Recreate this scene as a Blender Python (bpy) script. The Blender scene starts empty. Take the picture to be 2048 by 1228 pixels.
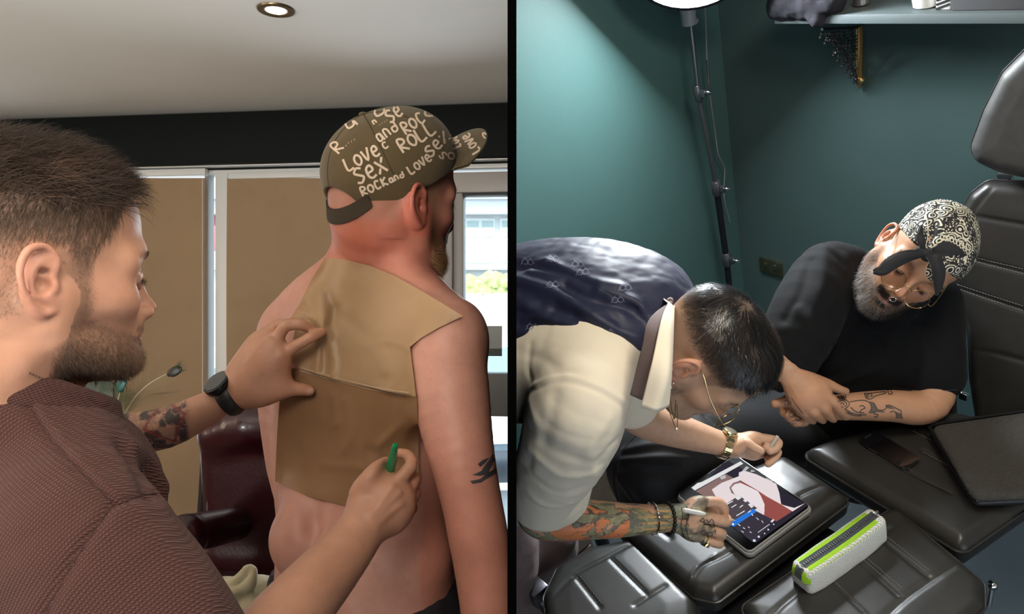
import bpy, bmesh, math, random, os
import numpy as np
from mathutils import Vector, Matrix, noise, bvhtree, geometry
random.seed(7); rng = np.random.default_rng(7)
scene = bpy.context.scene
COL = scene.collection
# ---------------------------------------------------------------- camera, world, exposure
W, H, F, CZ = 2048, 1228, 1500.0, 1.5
cam_data = bpy.data.cameras.new('camera'); cam = bpy.data.objects.new('camera', cam_data)
COL.objects.link(cam); scene.camera = cam
cam_data.sensor_fit = 'HORIZONTAL'; cam_data.sensor_width = 36.0
cam_data.lens = 36.0 * F / W; cam_data.clip_start = 0.05; cam_data.clip_end = 200
cam.location = (0, 0, CZ); cam.rotation_euler = (math.pi / 2, 0, 0)
scene.view_settings.view_transform = 'Standard'; scene.view_settings.look = 'None'
scene.view_settings.gamma = 1; scene.view_settings.exposure = 0.0
scene.view_settings.use_curve_mapping = False
world = bpy.data.worlds.new('world'); scene.world = world; world.use_nodes = True
world.node_tree.nodes['Background'].inputs[0].default_value = (0.75, 0.87, 1.0, 1)
world.node_tree.nodes['Background'].inputs[1].default_value = 2.6

def P(px, py, d):
    """pixel of the 2048x1228 frame + distance along the view axis -> world point"""
    return np.array([(px - 1024) / F * d, d, CZ - (py - 614) / F * d])
def PX(p):
    return (1024 + p[0] / p[1] * F, 614 - (p[2] - CZ) / p[1] * F)
def nrm(v):
    v = np.asarray(v, float); return v / np.linalg.norm(v)
def view_frame(px, py):
    """right, up, away unit vectors as seen along one view ray"""
    a = nrm(P(px, py, 1) - np.array([0, 0, CZ])); r = nrm(np.cross(a, [0, 0, 1])); u = np.cross(r, a)
    return r, u, a
# gravity frame of the right-hand room (its floor, shelf and chair share these directions)
UP = nrm([-0.463, -1, 1.663]); SH = nrm([1, -1.24, -0.468]); MN = -np.cross(UP, SH)   # MN: out of the back wall
HB = 1.30                                     # chair-cushion level below the eye
def onplane(px, py, lift=0.0):
    """point on the plane `lift` above the cushion level of the right room"""
    r = P(px, py, 1) - np.array([0, 0, CZ]); d = -(HB - lift) / (r @ UP)
    return P(px, py, d)
def lift_of(p): return (np.asarray(p) - np.array([0, 0, CZ])) @ UP + HB

def area(name, loc, target, size, power, color, sy=None, spread=None):
    l = bpy.data.lights.new(name, 'AREA'); l.energy = power; l.color = color; l.size = size
    if sy: l.shape = 'RECTANGLE'; l.size_y = sy
    if spread: l.spread = spread
    o = bpy.data.objects.new(name, l); COL.objects.link(o); o.location = Vector(loc)
    o.rotation_euler = (Vector(target) - Vector(loc)).to_track_quat('-Z', 'Y').to_euler()
    return o
area('lamp_left_ceiling', (-.34, -.45, 2.15), (-.65, 1.1, 1.2), .6, 16, (1.0, .86, .72))
area('daylight_door', (-.14, 2.70, 1.40), (-.45, 1.0, 1.2), .5, 11, (.82, .92, 1.0), 1.1, 2.2)
area('warm_side_light', (-2.7, .6, 1.7), (-.6, 1.2, 1.4), 1.0, 17, (1.0, .80, .62))  # added warm light from the left; there is no window on that side
area('work_lamp', P(1385, -72, 2.0), P(1385, -72, 2.0) + np.array([-.08, -.40, -.9]), 0.30, 34, (.90, .96, 1.0)).data.shape = 'DISK'
area("room_lamp_right", (.55, .15, 2.45), P(1500, 800, 1.5), 0.45, 19, (1.0, .92, .78))
sun = bpy.data.lights.new('sun', 'SUN'); sun.energy = 15; sun.angle = .01; sun.color = (1, .97, .92)
sun_o = bpy.data.objects.new('sun', sun); COL.objects.link(sun_o); sun_o.rotation_euler = (math.radians(48), 0, math.radians(-25)); sun_o.location = (0, 0, 6)
area('ceiling_fill', (-1.25, -.75, 1.15), (-1.05, .9, 2.27), .5, 16, (1.0, .97, .90), .5, math.radians(110))  # added unseen fill aimed upward to brighten the left ceiling

# ---------------------------------------------------------------- object helpers
def tag(o, label=None, cat=None, group=None, kind=None):
    if label: o['label'] = label
    if cat: o['category'] = cat
    if group: o['group'] = group
    if kind: o['kind'] = kind
    return o
def thing(name, label, cat, loc=(0, 0, 0), group=None):
    o = bpy.data.objects.new(name, None); COL.objects.link(o); o.location = Vector(loc); o.empty_display_size = .05
    return tag(o, label, cat, group)
def origin(o):
    v = np.zeros(3)
    while o is not None: v = v + np.array(o.location); o = o.parent
    return v
def mesh_obj(name, V, Fs, mat, parent=None, smooth=True, col=None, uv=None):
    """V Nx3 world coords, Fs quads/tris (array or list)"""
    me = bpy.data.meshes.new(name)
    V = np.asarray(V, float)
    org = V.mean(0) if parent is None else origin(parent)
    VV = V - org
    if isinstance(Fs, np.ndarray) and Fs.ndim == 2:
        n, m = Fs.shape
        me.vertices.add(len(VV)); me.vertices.foreach_set('co', VV.ravel())
        me.loops.add(n * m); me.loops.foreach_set('vertex_index', Fs.astype(np.int32).ravel())
        me.polygons.add(n); me.polygons.foreach_set('loop_start', np.arange(n, dtype=np.int32) * m)
        me.update(calc_edges=True)
    else:
        me.from_pydata([tuple(v) for v in VV], [], [tuple(int(i) for i in f) for f in Fs]); me.update()
    if smooth: me.polygons.foreach_set('use_smooth', np.ones(len(me.polygons), bool))
    if col is not None:
        c = np.ones((len(VV), 4), np.float32); c[:, :3] = col
        at = me.color_attributes.new('Col', 'FLOAT_COLOR', 'POINT'); at.data.foreach_set('color', c.ravel())
    if uv is not None:
        u = me.uv_layers.new(name='UVMap'); idx = np.empty(len(me.loops), np.int32); me.loops.foreach_get('vertex_index', idx)
        u.data.foreach_set('uv', np.asarray(uv, np.float32)[idx].ravel())
    if mat is not None: me.materials.append(mat)
    o = bpy.data.objects.new(name, me); COL.objects.link(o)
    if parent is None: o.location = Vector(org)
    else: o.parent = parent
    return o
def link_bm(name, bm, mat, parent=None, smooth=True):
    bmesh.ops.recalc_face_normals(bm, faces=bm.faces)
    bm.verts.index_update()
    V = np.array([v.co[:] for v in bm.verts]); Fs = [[v.index for v in f.verts] for f in bm.faces]
    bm.free(); o = mesh_obj(name, V, Fs, mat, parent, False)
    if smooth:
        me = o.data; me.polygons.foreach_set('use_smooth', np.ones(len(me.polygons), bool)); me.set_sharp_from_angle(angle=math.radians(38))
    return o
class MB:
    """collects shapes (world coordinates) into ONE mesh"""
    def __init__(s): s.bm = bmesh.new()
    def box(s, c, half, R=None, bev=0.0, seg=2):
        R = np.eye(3) if R is None else np.asarray(R)          # rows: local axes
        vs = []
        for x in (-1, 1):
            for y in (-1, 1):
                for z in (-1, 1):
                    vs.append(s.bm.verts.new(Vector(np.asarray(c) + R[0] * half[0] * x + R[1] * half[1] * y + R[2] * half[2] * z)))
        fs = [s.bm.faces.new([vs[i] for i in q]) for q in ((0, 1, 3, 2), (4, 6, 7, 5), (0, 4, 5, 1), (2, 3, 7, 6), (0, 2, 6, 4), (1, 5, 7, 3))]
        if bev > 0:
            es = {e for f in fs for e in f.edges}
            bmesh.ops.bevel(s.bm, geom=list(es), offset=bev, segments=seg, affect='EDGES', profile=.5)
        return s
    def tube(s, pts, r, n=10, cap=True):
        pts = [np.asarray(p, float) for p in pts]; rs = r if hasattr(r, '__len__') else [r] * len(pts)
        rings = []; up = None
        for i, p in enumerate(pts):
            t = nrm(pts[min(i + 1, len(pts) - 1)] - pts[max(i - 1, 0)])
            if up is None: up = np.array([0, 0, 1.]) if abs(t[2]) < .9 else np.array([1., 0, 0])
            a = nrm(np.cross(t, up)); up = np.cross(a, t)
            rings.append([s.bm.verts.new(Vector(p + (a * math.cos(q) + up * math.sin(q)) * rs[i])) for q in np.linspace(0, 2 * math.pi, n, endpoint=False)])
        for A, B in zip(rings, rings[1:]):
            for k in range(n): s.bm.faces.new((A[k], A[(k + 1) % n], B[(k + 1) % n], B[k]))
        if cap: s.bm.faces.new(rings[0][::-1]); s.bm.faces.new(rings[-1])
        return s
    def lathe(s, base, axis, prof, n=24):
        """prof: list of (along, radius)"""
        axis = nrm(axis); a = nrm(np.cross(axis, [0, 0, 1] if abs(axis[2]) < .9 else [1, 0, 0])); b = np.cross(axis, a); rings = []
        for h, r in prof:
            c = np.asarray(base) + axis * h
            rings.append([s.bm.verts.new(Vector(c + (a * math.cos(q) + b * math.sin(q)) * max(r, 1e-5))) for q in np.linspace(0, 2 * math.pi, n, endpoint=False)])
        for A, B in zip(rings, rings[1:]):
            for k in range(n): s.bm.faces.new((A[k], A[(k + 1) % n], B[(k + 1) % n], B[k]))
        s.bm.faces.new(rings[0][::-1]); s.bm.faces.new(rings[-1])
        return s
    def sphere(s, c, r, n=10):
        r = r if hasattr(r, '__len__') else (r, r, r)
        bmesh.ops.create_uvsphere(s.bm, u_segments=n, v_segments=max(5, n // 2 + 1), radius=1, matrix=Matrix.Translation(Vector(c)) @ Matrix.Diagonal((*r, 1)))
        return s
    def poly(s, pts, thick=None, nvec=None):
        vs = [s.bm.verts.new(Vector(p)) for p in pts]; f = s.bm.faces.new(vs)
        if thick:
            e = bmesh.ops.extrude_face_region(s.bm, geom=[f]); d = Vector(nrm(nvec)) * thick
            bmesh.ops.translate(s.bm, verts=[v for v in e['geom'] if isinstance(v, bmesh.types.BMVert)], vec=d)
        return s
    def build(s, name, mat, parent=None, smooth=True): return link_bm(name, s.bm, mat, parent, smooth)

def spline(pts, n=8):
    """Catmull-Rom through points (any dimension)"""
    p = np.asarray(pts, float)
    if len(p) < 3: 
        t = np.linspace(0, 1, n + 1)[:, None]; return p[0] * (1 - t) + p[-1] * t
    q = np.vstack([2 * p[0] - p[1], p, 2 * p[-1] - p[-2]]); out = []
    for i in range(1, len(q) - 2):
        for t in np.linspace(0, 1, n, endpoint=False):
            a, b, c, d = q[i - 1], q[i], q[i + 1], q[i + 2]
            out.append(.5 * ((2 * b) + (c - a) * t + (2 * a - 5 * b + 4 * c - d) * t * t + (3 * b - a - 3 * c + d) * t ** 3))
    out.append(q[-2]); return np.array(out)

# ---------------------------------------------------------------- materials
def mat(name, color=(.5, .5, .5), rough=.5, metal=0., attr=False, bump=0., bscale=200., sss=0., spec=.5, coat=0., emit=None, alpha=None,
        trans=0., var=0., vscale=6., sheen=0., weave=None, aniso=None, hue2=None):
    m = bpy.data.materials.new(name); m.use_nodes = True; nt = m.node_tree; b = nt.nodes['Principled BSDF']; N = nt.nodes.new; L = nt.links.new
    b.inputs['Base Color'].default_value = (*color, 1); b.inputs['Roughness'].default_value = rough; b.inputs['Metallic'].default_value = metal
    b.inputs['Specular IOR Level'].default_value = spec; b.inputs['Coat Weight'].default_value = coat
    b.inputs['Transmission Weight'].default_value = trans
    if sheen: b.inputs['Sheen Weight'].default_value = sheen
    src = None
    if attr:
        a = N('ShaderNodeAttribute'); a.attribute_name = 'Col'; src = a.outputs['Color']
    tc = N('ShaderNodeTexCoord')
    if var:
        nz = N('ShaderNodeTexNoise'); nz.inputs['Scale'].default_value = vscale; nz.inputs['Detail'].default_value = 6; L(tc.outputs['Object'], nz.inputs['Vector'])
        if hue2:
            mx = N('ShaderNodeMix'); mx.data_type = 'RGBA'; rp = N('ShaderNodeMapRange'); rp.inputs[1].default_value = .35; rp.inputs[2].default_value = .65
            L(nz.outputs['Fac'], rp.inputs[0]); L(rp.outputs[0], mx.inputs['Factor'])
            if src: L(src, mx.inputs['A'])
            else: mx.inputs['A'].default_value = (*color, 1)
            mx.inputs['B'].default_value = (*hue2, 1); src = mx.outputs['Result']
        else:
            rp = N('ShaderNodeMapRange'); rp.inputs[1].default_value = .25; rp.inputs[2].default_value = .75; rp.inputs[3].default_value = 1 - var; rp.inputs[4].default_value = 1 + var
            L(nz.outputs['Fac'], rp.inputs[0]); vm = N('ShaderNodeVectorMath'); vm.operation = 'SCALE'
            if src: L(src, vm.inputs[0])
            else: vm.inputs[0].default_value = color
            L(rp.outputs[0], vm.inputs['Scale']); src = vm.outputs[0]
    if src: L(src, b.inputs['Base Color'])
    if sss:
        b.inputs['Subsurface Weight'].default_value = sss; b.inputs['Subsurface Radius'].default_value = (1, .35, .2); b.inputs['Subsurface Scale'].default_value = .008
    h = None
    if bump:
        nz = N('ShaderNodeTexNoise'); nz.inputs['Scale'].default_value = bscale; nz.inputs['Detail'].default_value = 4; L(tc.outputs['Object'], nz.inputs['Vector']); h = nz.outputs['Fac']
        bp = N('ShaderNodeBump'); bp.inputs['Strength'].default_value = bump; bp.inputs['Distance'].default_value = .002; L(h, bp.inputs['Height']); L(bp.outputs[0], b.inputs['Normal'])
    if weave:                      # (scale, strength, angle, kind): woven relief, the same pattern also darkens the base colour in the grooves
        sc, st, ang = weave[:3]; mp = N('ShaderNodeMapping'); mp.inputs['Rotation'].default_value = ang; L(tc.outputs['Object'], mp.inputs['Vector'])
        ws = []
        for ax in ('X', 'Z'):
            w = N('ShaderNodeTexWave'); w.wave_type = 'BANDS'; w.bands_direction = ax; w.inputs['Scale'].default_value = sc; w.inputs['Distortion'].default_value = .6; w.inputs['Detail'].default_value = 1
            L(mp.outputs[0], w.inputs['Vector']); ws.append(w.outputs['Fac'])
        mm = N('ShaderNodeMath'); mm.operation = 'MULTIPLY'; L(ws[0], mm.inputs[0]); L(ws[1], mm.inputs[1])
        bp = N('ShaderNodeBump'); bp.inputs['Strength'].default_value = st; bp.inputs['Distance'].default_value = .003; L(mm.outputs[0], bp.inputs['Height']); L(bp.outputs[0], b.inputs['Normal'])
        if len(weave) > 3:
            mr = N('ShaderNodeMapRange'); mr.inputs[3].default_value = 1 - weave[3]; mr.inputs[4].default_value = 1 + weave[3] * .6; L(mm.outputs[0], mr.inputs[0])
            vm = N('ShaderNodeVectorMath'); vm.operation = 'SCALE'
            if src: L(src, vm.inputs[0])
            else: vm.inputs[0].default_value = color
            L(mr.outputs[0], vm.inputs['Scale']); L(vm.outputs[0], b.inputs['Base Color'])
    if emit: b.inputs['Emission Color'].default_value = (*emit[0], 1); b.inputs['Emission Strength'].default_value = emit[1]
    if alpha is not None: b.inputs['Alpha'].default_value = alpha
    return m

# ---------------------------------------------------------------- signed distance modelling
class SDF:
    def __init__(s): s.pr = []
    def add(s, fn, lo, hi, k, op): s.pr.append((fn, np.asarray(lo, float), np.asarray(hi, float), k, op)); return s
    def rc(s, a, b, ra, rb, k=.01, op='u'):
        a = np.asarray(a, float); b = np.asarray(b, float); ab = b - a; l2 = max(ab @ ab, 1e-12)
        def fn(p):
            q = p - a; t = np.clip(q @ ab / l2, 0, 1); return np.linalg.norm(q - t[:, None] * ab, axis=1) - (ra + (rb - ra) * t)
        r = max(ra, rb); return s.add(fn, np.minimum(a, b) - r, np.maximum(a, b) + r, k, op)
    def chain(s, pts, k=.01, op='u', n=0):
        """pts: (point, radius) list; n>0 resamples a smooth spline"""
        A = np.array([[*p, r] for p, r in pts])
        if n: A = spline(A, n)
        segs = [(A[i], A[i + 1]) for i in range(len(A) - 1)]
        def fn(p):
            best = None
            for u, v in segs:
                a, b, ra, rb = u[:3], v[:3], u[3], v[3]; ab = b - a; l2 = max(ab @ ab, 1e-12); q = p - a; t = np.clip(q @ ab / l2, 0, 1)
                d = np.linalg.norm(q - t[:, None] * ab, axis=1) - (ra + (rb - ra) * t)
                best = d if best is None else np.minimum(best, d)
            return best
        r = A[:, 3].max(); return s.add(fn, A[:, :3].min(0) - r, A[:, :3].max(0) + r, k, op)
    def ell(s, c, r, R=None, k=.01, op='u'):
        c = np.asarray(c, float); r = np.asarray(r, float); R = np.eye(3) if R is None else np.asarray(R)
        def fn(p):
            q = (p - c) @ R.T; k0 = np.linalg.norm(q / r, axis=1); k1 = np.linalg.norm(q / r ** 2, axis=1) + 1e-9; return k0 * (k0 - 1) / k1
        m = r.max(); return s.add(fn, c - m, c + m, k, op)
    def loft(s, st, k=.02, op='u', n=6):
        """st: (center, width radius, thickness radius, side vector) -> smooth elliptical loft"""
        A = np.array([[*c, w, t, *sd] for c, w, t, sd in st]); A = spline(A, n)
        def fn(p):
            best = None
            for u, v in zip(A, A[1:]):
                a, b = u[:3], v[:3]; ab = b - a; L = math.sqrt(ab @ ab) + 1e-9; ax = ab / L; q = p - a; t = np.clip(q @ ax / L, 0, 1)
                w = u[3] + (v[3] - u[3]) * t; th = u[4] + (v[4] - u[4]) * t
                sd = nrm(u[5:8] + v[5:8]); sd = nrm(sd - ax * (sd @ ax)); tv = np.cross(ax, sd)
                d = q - t[:, None] * ab; x = d @ sd; y = d @ tv; z = d @ ax; m = np.minimum(w, th)
                k0 = np.sqrt((x / w) ** 2 + (y / th) ** 2 + (z / m) ** 2); k1 = np.sqrt((x / w ** 2) ** 2 + (y / th ** 2) ** 2 + (z / m ** 2) ** 2) + 1e-9
                e = k0 * (k0 - 1) / k1; best = e if best is None else np.minimum(best, e)
            return best
        r = A[:, 3:5].max(); return s.add(fn, A[:, :3].min(0) - r, A[:, :3].max(0) + r, k, op)
    def box(s, c, half, R=None, rad=.005, k=.005, op='u'):
        c = np.asarray(c, float); h = np.asarray(half, float) - rad; R = np.eye(3) if R is None else np.asarray(R)
        def fn(p):
            q = np.abs((p - c) @ R.T) - h; return np.linalg.norm(np.maximum(q, 0), axis=1) + np.minimum(q.max(1), 0) - rad
        m = np.linalg.norm(half); return s.add(fn, c - m, c + m, k, op)
    def half(s, pt, n, k=.002):
        """keep the side the normal n points to"""
        pt = np.asarray(pt, float); n = nrm(n); return s.add(lambda p: -((p - pt) @ n), [-9] * 3, [9] * 3, k, 'i')
    def disp(s, fn, lo=(-9,) * 3, hi=(9,) * 3): return s.add(fn, lo, hi, .02, 'd')
    def fold(s, pts, amp, wid, n=6):
        """ridge (amp>0) or crease (amp<0) along a 3-D polyline"""
        A = spline(pts, n) if len(pts) > 2 else np.asarray(pts, float)
        def fn(p):
            best = np.full(len(p), 1e9); 
            for i in range(len(A) - 1):
                a = A[i]; ab = A[i + 1] - a; q = p - a; t = np.clip(q @ ab / max(ab @ ab, 1e-12), 0, 1); best = np.minimum(best, ((q - t[:, None] * ab) ** 2).sum(1))
            return -amp * np.exp(-best / wid ** 2)
        return s.add(fn, A.min(0) - wid * 2.2, A.max(0) + wid * 2.2, 0, 'd')
    def place(s, other, M3, off, sc=1.0, lower=1.0):
        """insert another SDF with rotation (rows = images of its axes), offset, scale"""
        M3 = np.asarray(M3, float); off = np.asarray(off, float)
        for fn, lo, hi, k, op in other.pr:
            cs = np.array([[(lo, hi)[i >> j & 1][j] for j in range(3)] for i in range(8)]) * sc @ M3 + off
            s.pr.append(((lambda f: lambda p: f(zwarp(((p - off) @ M3.T) / sc, lower)) * sc * (.5 + .5 * lower))(fn), cs.min(0), cs.max(0), k * sc, op))
        return s
    def field(s, p):
        """evaluate at N points"""
        f = np.full(len(p), .2)
        for fn, lo, hi, k, op in s.pr:
            mg = k + (.02 if op != 'd' else 0); m = np.all((p > lo - mg) & (p < hi + mg), axis=1)
            if not m.any(): continue
            f[m] = s._mix(f[m], fn(p[m]), k, op)
        return f
    @staticmethod
    def _mix(a, d, k, op):
        if op == 'd': return a + d
        if op == 'u':
            h = np.maximum(k - np.abs(a - d), 0) / max(k, 1e-9); return np.minimum(a, d) - h * h * k * .25
        if op == 's': d = -d
        h = np.maximum(k - np.abs(a - d), 0) / max(k, 1e-9); return np.maximum(a, d) + h * h * k * .25
    def mesh(s, res=.002, lo=None, hi=None, smooth=1):
        B = 8; bs = res * B; ub = [x for x in s.pr if x[4] == 'u']
        l = np.min([x[1] for x in ub], 0) - .02 if lo is None else np.asarray(lo); h = np.max([x[2] for x in ub], 0) + .02 if hi is None else np.asarray(hi)
        nb = np.ceil((h - l) / bs).astype(int); D = nb * B + 1
        ii = np.stack(np.meshgrid(*[np.arange(x) for x in nb], indexing='ij'), -1).reshape(-1, 3)
        act = []
        for i in range(0, len(ii), 400000):
            c = ii[i:i + 400000]; v = s.field(l + (c + .5) * bs); act.append(c[np.abs(v) < bs * 1.25 + .004])
        blk = np.vstack(act)
        g = np.stack(np.meshgrid(*[np.arange(B + 1)] * 3, indexing='ij'), -1).reshape(-1, 3)
        VI = []; VP = []; Q = []
        sy, sx = D[2], D[1] * D[2]
        gid = lambda c: c[..., 0].astype(np.int64) * sx + c[..., 1] * sy + c[..., 2]
        off = np.array([[i >> 2 & 1, i >> 1 & 1, i & 1] for i in range(8)])
        for i0 in range(0, len(blk), 1500):
            b = blk[i0:i0 + 1500]; nodes = b[:, None, :] * B + g[None]
            f = s.field((l + nodes * res).reshape(-1, 3)).reshape(len(b), B + 1, B + 1, B + 1)
            ins = f < 0; base = b * B
            cnt = sum(ins[:, o[0]:B + o[0], o[1]:B + o[1], o[2]:B + o[2]].astype(np.int8) for o in off)
            w = np.argwhere((cnt > 0) & (cnt < 8))
            if not len(w): continue
            fc = np.stack([f[w[:, 0], w[:, 1] + o[0], w[:, 2] + o[1], w[:, 3] + o[2]] for o in off], 1)
            acc = np.zeros((len(w), 3)); num = np.zeros(len(w))
            for a in range(8):
                for ax in (4, 2, 1):
                    if a & ax: continue
                    c = a | ax; fa, fb = fc[:, a], fc[:, c]; m = (fa < 0) != (fb < 0); t = np.where(m, fa / np.where(m, fa - fb, 1), 0)
                    acc += m[:, None] * (off[a] + (off[c] - off[a]) * t[:, None]); num += m
            cell = base[w[:, 0]] + w[:, 1:]; VI.append(gid(cell)); VP.append(l + (cell + acc / num[:, None]) * res)
            for ax in range(3):
                e = np.zeros(3, int); e[ax] = 1
                A = ins[:, :B, :B, :B]; C = ins[:, e[0]:B + e[0], e[1]:B + e[1], e[2]:B + e[2]]
                w = np.argwhere(A != C)
                if not len(w): continue
                fl = A[w[:, 0], w[:, 1], w[:, 2], w[:, 3]]; c = base[w[:, 0]] + w[:, 1:]
                u = np.zeros(3, int); u[(ax + 1) % 3] = 1; v = np.zeros(3, int); v[(ax + 2) % 3] = 1
                q = np.stack([gid(c - u - v), gid(c - v), gid(c), gid(c - u)], 1); q[~fl] = q[~fl][:, ::-1]; Q.append(q)
        VI = np.concatenate(VI); VP = np.concatenate(VP); Q = np.concatenate(Q)
        o = np.argsort(VI); VI = VI[o]; VP = VP[o]
        j = np.clip(np.searchsorted(VI, Q), 0, len(VI) - 1); ok = (VI[j] == Q).all(1); Fq = j[ok]
        for _ in range(smooth): VP = relax(VP, Fq, .5)
        # drop small loose islands is left to the modeller
        return VP, Fq
def zwarp(q, lower):
    """shorten the face below the nose"""
    if lower == 1.0: return q
    q = q.copy(); m = q[:, 2] < -.026; q[m, 2] = -.026 + (q[m, 2] + .026) / lower; return q
def relax(V, Fq, w=.5):
    n = len(V); acc = np.zeros((n, 3)); c = np.zeros(n)
    for a, b in ((0, 1), (1, 2), (2, 3), (3, 0)):
        for s_, t_ in ((a, b), (b, a)):
            for k in range(3): acc[:, k] += np.bincount(Fq[:, s_], V[Fq[:, t_], k], n)
            c += np.bincount(Fq[:, s_], minlength=n)
    c[c == 0] = 1; return V * (1 - w) + w * acc / c[:, None]
def normals(V, Fq):
    fn = np.cross(V[Fq[:, 2]] - V[Fq[:, 0]], V[Fq[:, 3]] - V[Fq[:, 1]]) if Fq.shape[1] == 4 else np.cross(V[Fq[:, 1]] - V[Fq[:, 0]], V[Fq[:, 2]] - V[Fq[:, 0]])
    n = np.zeros_like(V)
    for i in range(Fq.shape[1]):
        for k in range(3): n[:, k] += np.bincount(Fq[:, i], fn[:, k], len(V))
    return n / (np.linalg.norm(n, axis=1)[:, None] + 1e-12)
def tree_of(V, Fq):
    return bvhtree.BVHTree.FromPolygons([tuple(v) for v in V], [tuple(int(i) for i in f) for f in Fq])
EYE = Vector((0, 0, CZ))
def hit(trees, px, py, off=.0, bk=None):
    """where the sight line of a pixel meets a surface, lifted off along its normal"""
    d = Vector(P(px, py, 1)) - EYE; best = None
    for t in (trees if isinstance(trees, (list, tuple)) else [trees]):
        h = t.ray_cast(EYE, d.normalized())
        if h[0] is not None and (best is None or h[3] < best[3]): best = h
    if best is None: return None
    n = best[1] if best[1].dot(d) < 0 else -best[1]
    return np.array(best[0] + n * off), np.array(n)
def stroke(trees, pts, w, off=.0006, n=5, bm=None, taper=False, closed=False, step=4.0):
    """a ribbon laid ON a surface through a list of picture points, w px wide; returns quads into (V,F) lists"""
    A = np.asarray(pts, float)
    if n and len(A) > 2: A = spline(A, n)
    V, Fs = bm; prev = None
    for i in range(len(A)):
        t = A[min(i + 1, len(A) - 1)] - A[max(i - 1, 0)]; L = math.hypot(*t) + 1e-9; nx, ny = -t[1] / L, t[0] / L
        ww = w * .5 * (1 if not taper else (1 - .85 * abs(2 * i / (len(A) - 1) - 1) ** 2))
        a = hit(trees, A[i][0] + nx * ww, A[i][1] + ny * ww, off); b = hit(trees, A[i][0] - nx * ww, A[i][1] - ny * ww, off)
        c = hit(trees, A[i][0], A[i][1], off * 1.15)
        if a is None or b is None or c is None: prev = None; continue
        if abs(a[0][1] - b[0][1]) > .03: prev = None; continue
        V += [a[0], c[0], b[0]]; cur = len(V) - 3
        if prev is not None: Fs += [(prev, prev + 1, cur + 1, cur), (prev + 1, prev + 2, cur + 2, cur + 1)]
        prev = cur
def strokes(name, trees, lst, w, m, parent=None, off=.0006, n=5, taper=False):
    V, Fs = [], []
    for s_ in lst:
        ww = w
        if isinstance(s_, tuple) and not hasattr(s_[0], '__len__'): ww, s_ = s_
        stroke(trees, s_, ww, off, n, (V, Fs), taper)
    if not Fs: return None
    return mesh_obj(name, V, np.array(Fs), m, parent)
def patch(V, Fs, trees, poly, step=6, off=.0005, dz=.03):
    """filled outline laid on a surface"""
    A = [Vector((x, y)) for x, y in poly]; xs = [p[0] for p in poly]; ys = [p[1] for p in poly]
    pts = list(A); n = len(A)
    for x in np.arange(min(xs) + step / 2, max(xs), step):
        for y in np.arange(min(ys) + step / 2, max(ys), step):
            if inside(poly, x, y): pts.append(Vector((x, y)))
    r = geometry.delaunay_2d_cdt(pts, [(i, (i + 1) % n) for i in range(n)], [], 0, 1e-6)
    h = [hit(trees, p.x, p.y, off) for p in r[0]]; base = len(V)
    V += [np.zeros(3) if q is None else q[0] for q in h]
    for f in r[2]:
        if all(h[i] is not None for i in f):
            cx = sum(r[0][i].x for i in f) / len(f); cy = sum(r[0][i].y for i in f) / len(f)
            if inside(poly, cx, cy):
                ds = [h[i][0][1] for i in f]
                if max(ds) - min(ds) < dz: Fs.append(tuple(base + i for i in f))
def patches(name, trees, polys, m, parent=None, step=6, off=.0005, smooth=True, dz=.03):
    V, Fs = [], []
    for p in polys: patch(V, Fs, trees, p, step, off, dz)
    return mesh_obj(name, V, Fs, m, parent, smooth) if Fs else None
def inside(poly, x, y):
    c = False; j = len(poly) - 1
    for i in range(len(poly)):
        xi, yi = poly[i]; xj, yj = poly[j]
        if (yi > y) != (yj > y) and x < (xj - xi) * (y - yi) / (yj - yi) + xi: c = not c
        j = i
    return c
def inpoly(poly, x, y):
    """vectorised inside()"""
    c = np.zeros(x.shape, bool); j = len(poly) - 1
    for i in range(len(poly)):
        xi, yi = poly[i]; xj, yj = poly[j]
        if yi != yj: c ^= ((yi > y) != (yj > y)) & (x < (xj - xi) * (y - yi) / (yj - yi) + xi)
        j = i
    return c
def fbm(p, sc, seed=0., oct=3):
    """cheap smooth value noise, vectorised, -1..1"""
    out = np.zeros(len(p)); a = 1; t = 0
    for o in range(oct):
        q = p * sc * 2 ** o + seed * 13.7 + o * 5.1; i = np.floor(q).astype(np.int64); f = q - i; f = f * f * (3 - 2 * f); v = 0
        for c in range(8):
            d = np.array([c >> 2 & 1, c >> 1 & 1, c & 1]); n = (i + d); hsh = (n[:, 0] * 73856093) ^ (n[:, 1] * 19349663) ^ (n[:, 2] * 83492791)
            hsh = ((hsh ^ (hsh >> 13)) * 1274126177) & 0x7fffffff; r = hsh / 0x3fffffff - 1
            wt = np.prod(np.where(d, f, 1 - f), axis=1); v = v + r * wt
        out += a * v; t += a; a *= .5
    return out / t
def sstep(x, a, b): t = np.clip((x - a) / (b - a), 0, 1); return t * t * (3 - 2 * t)

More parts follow.
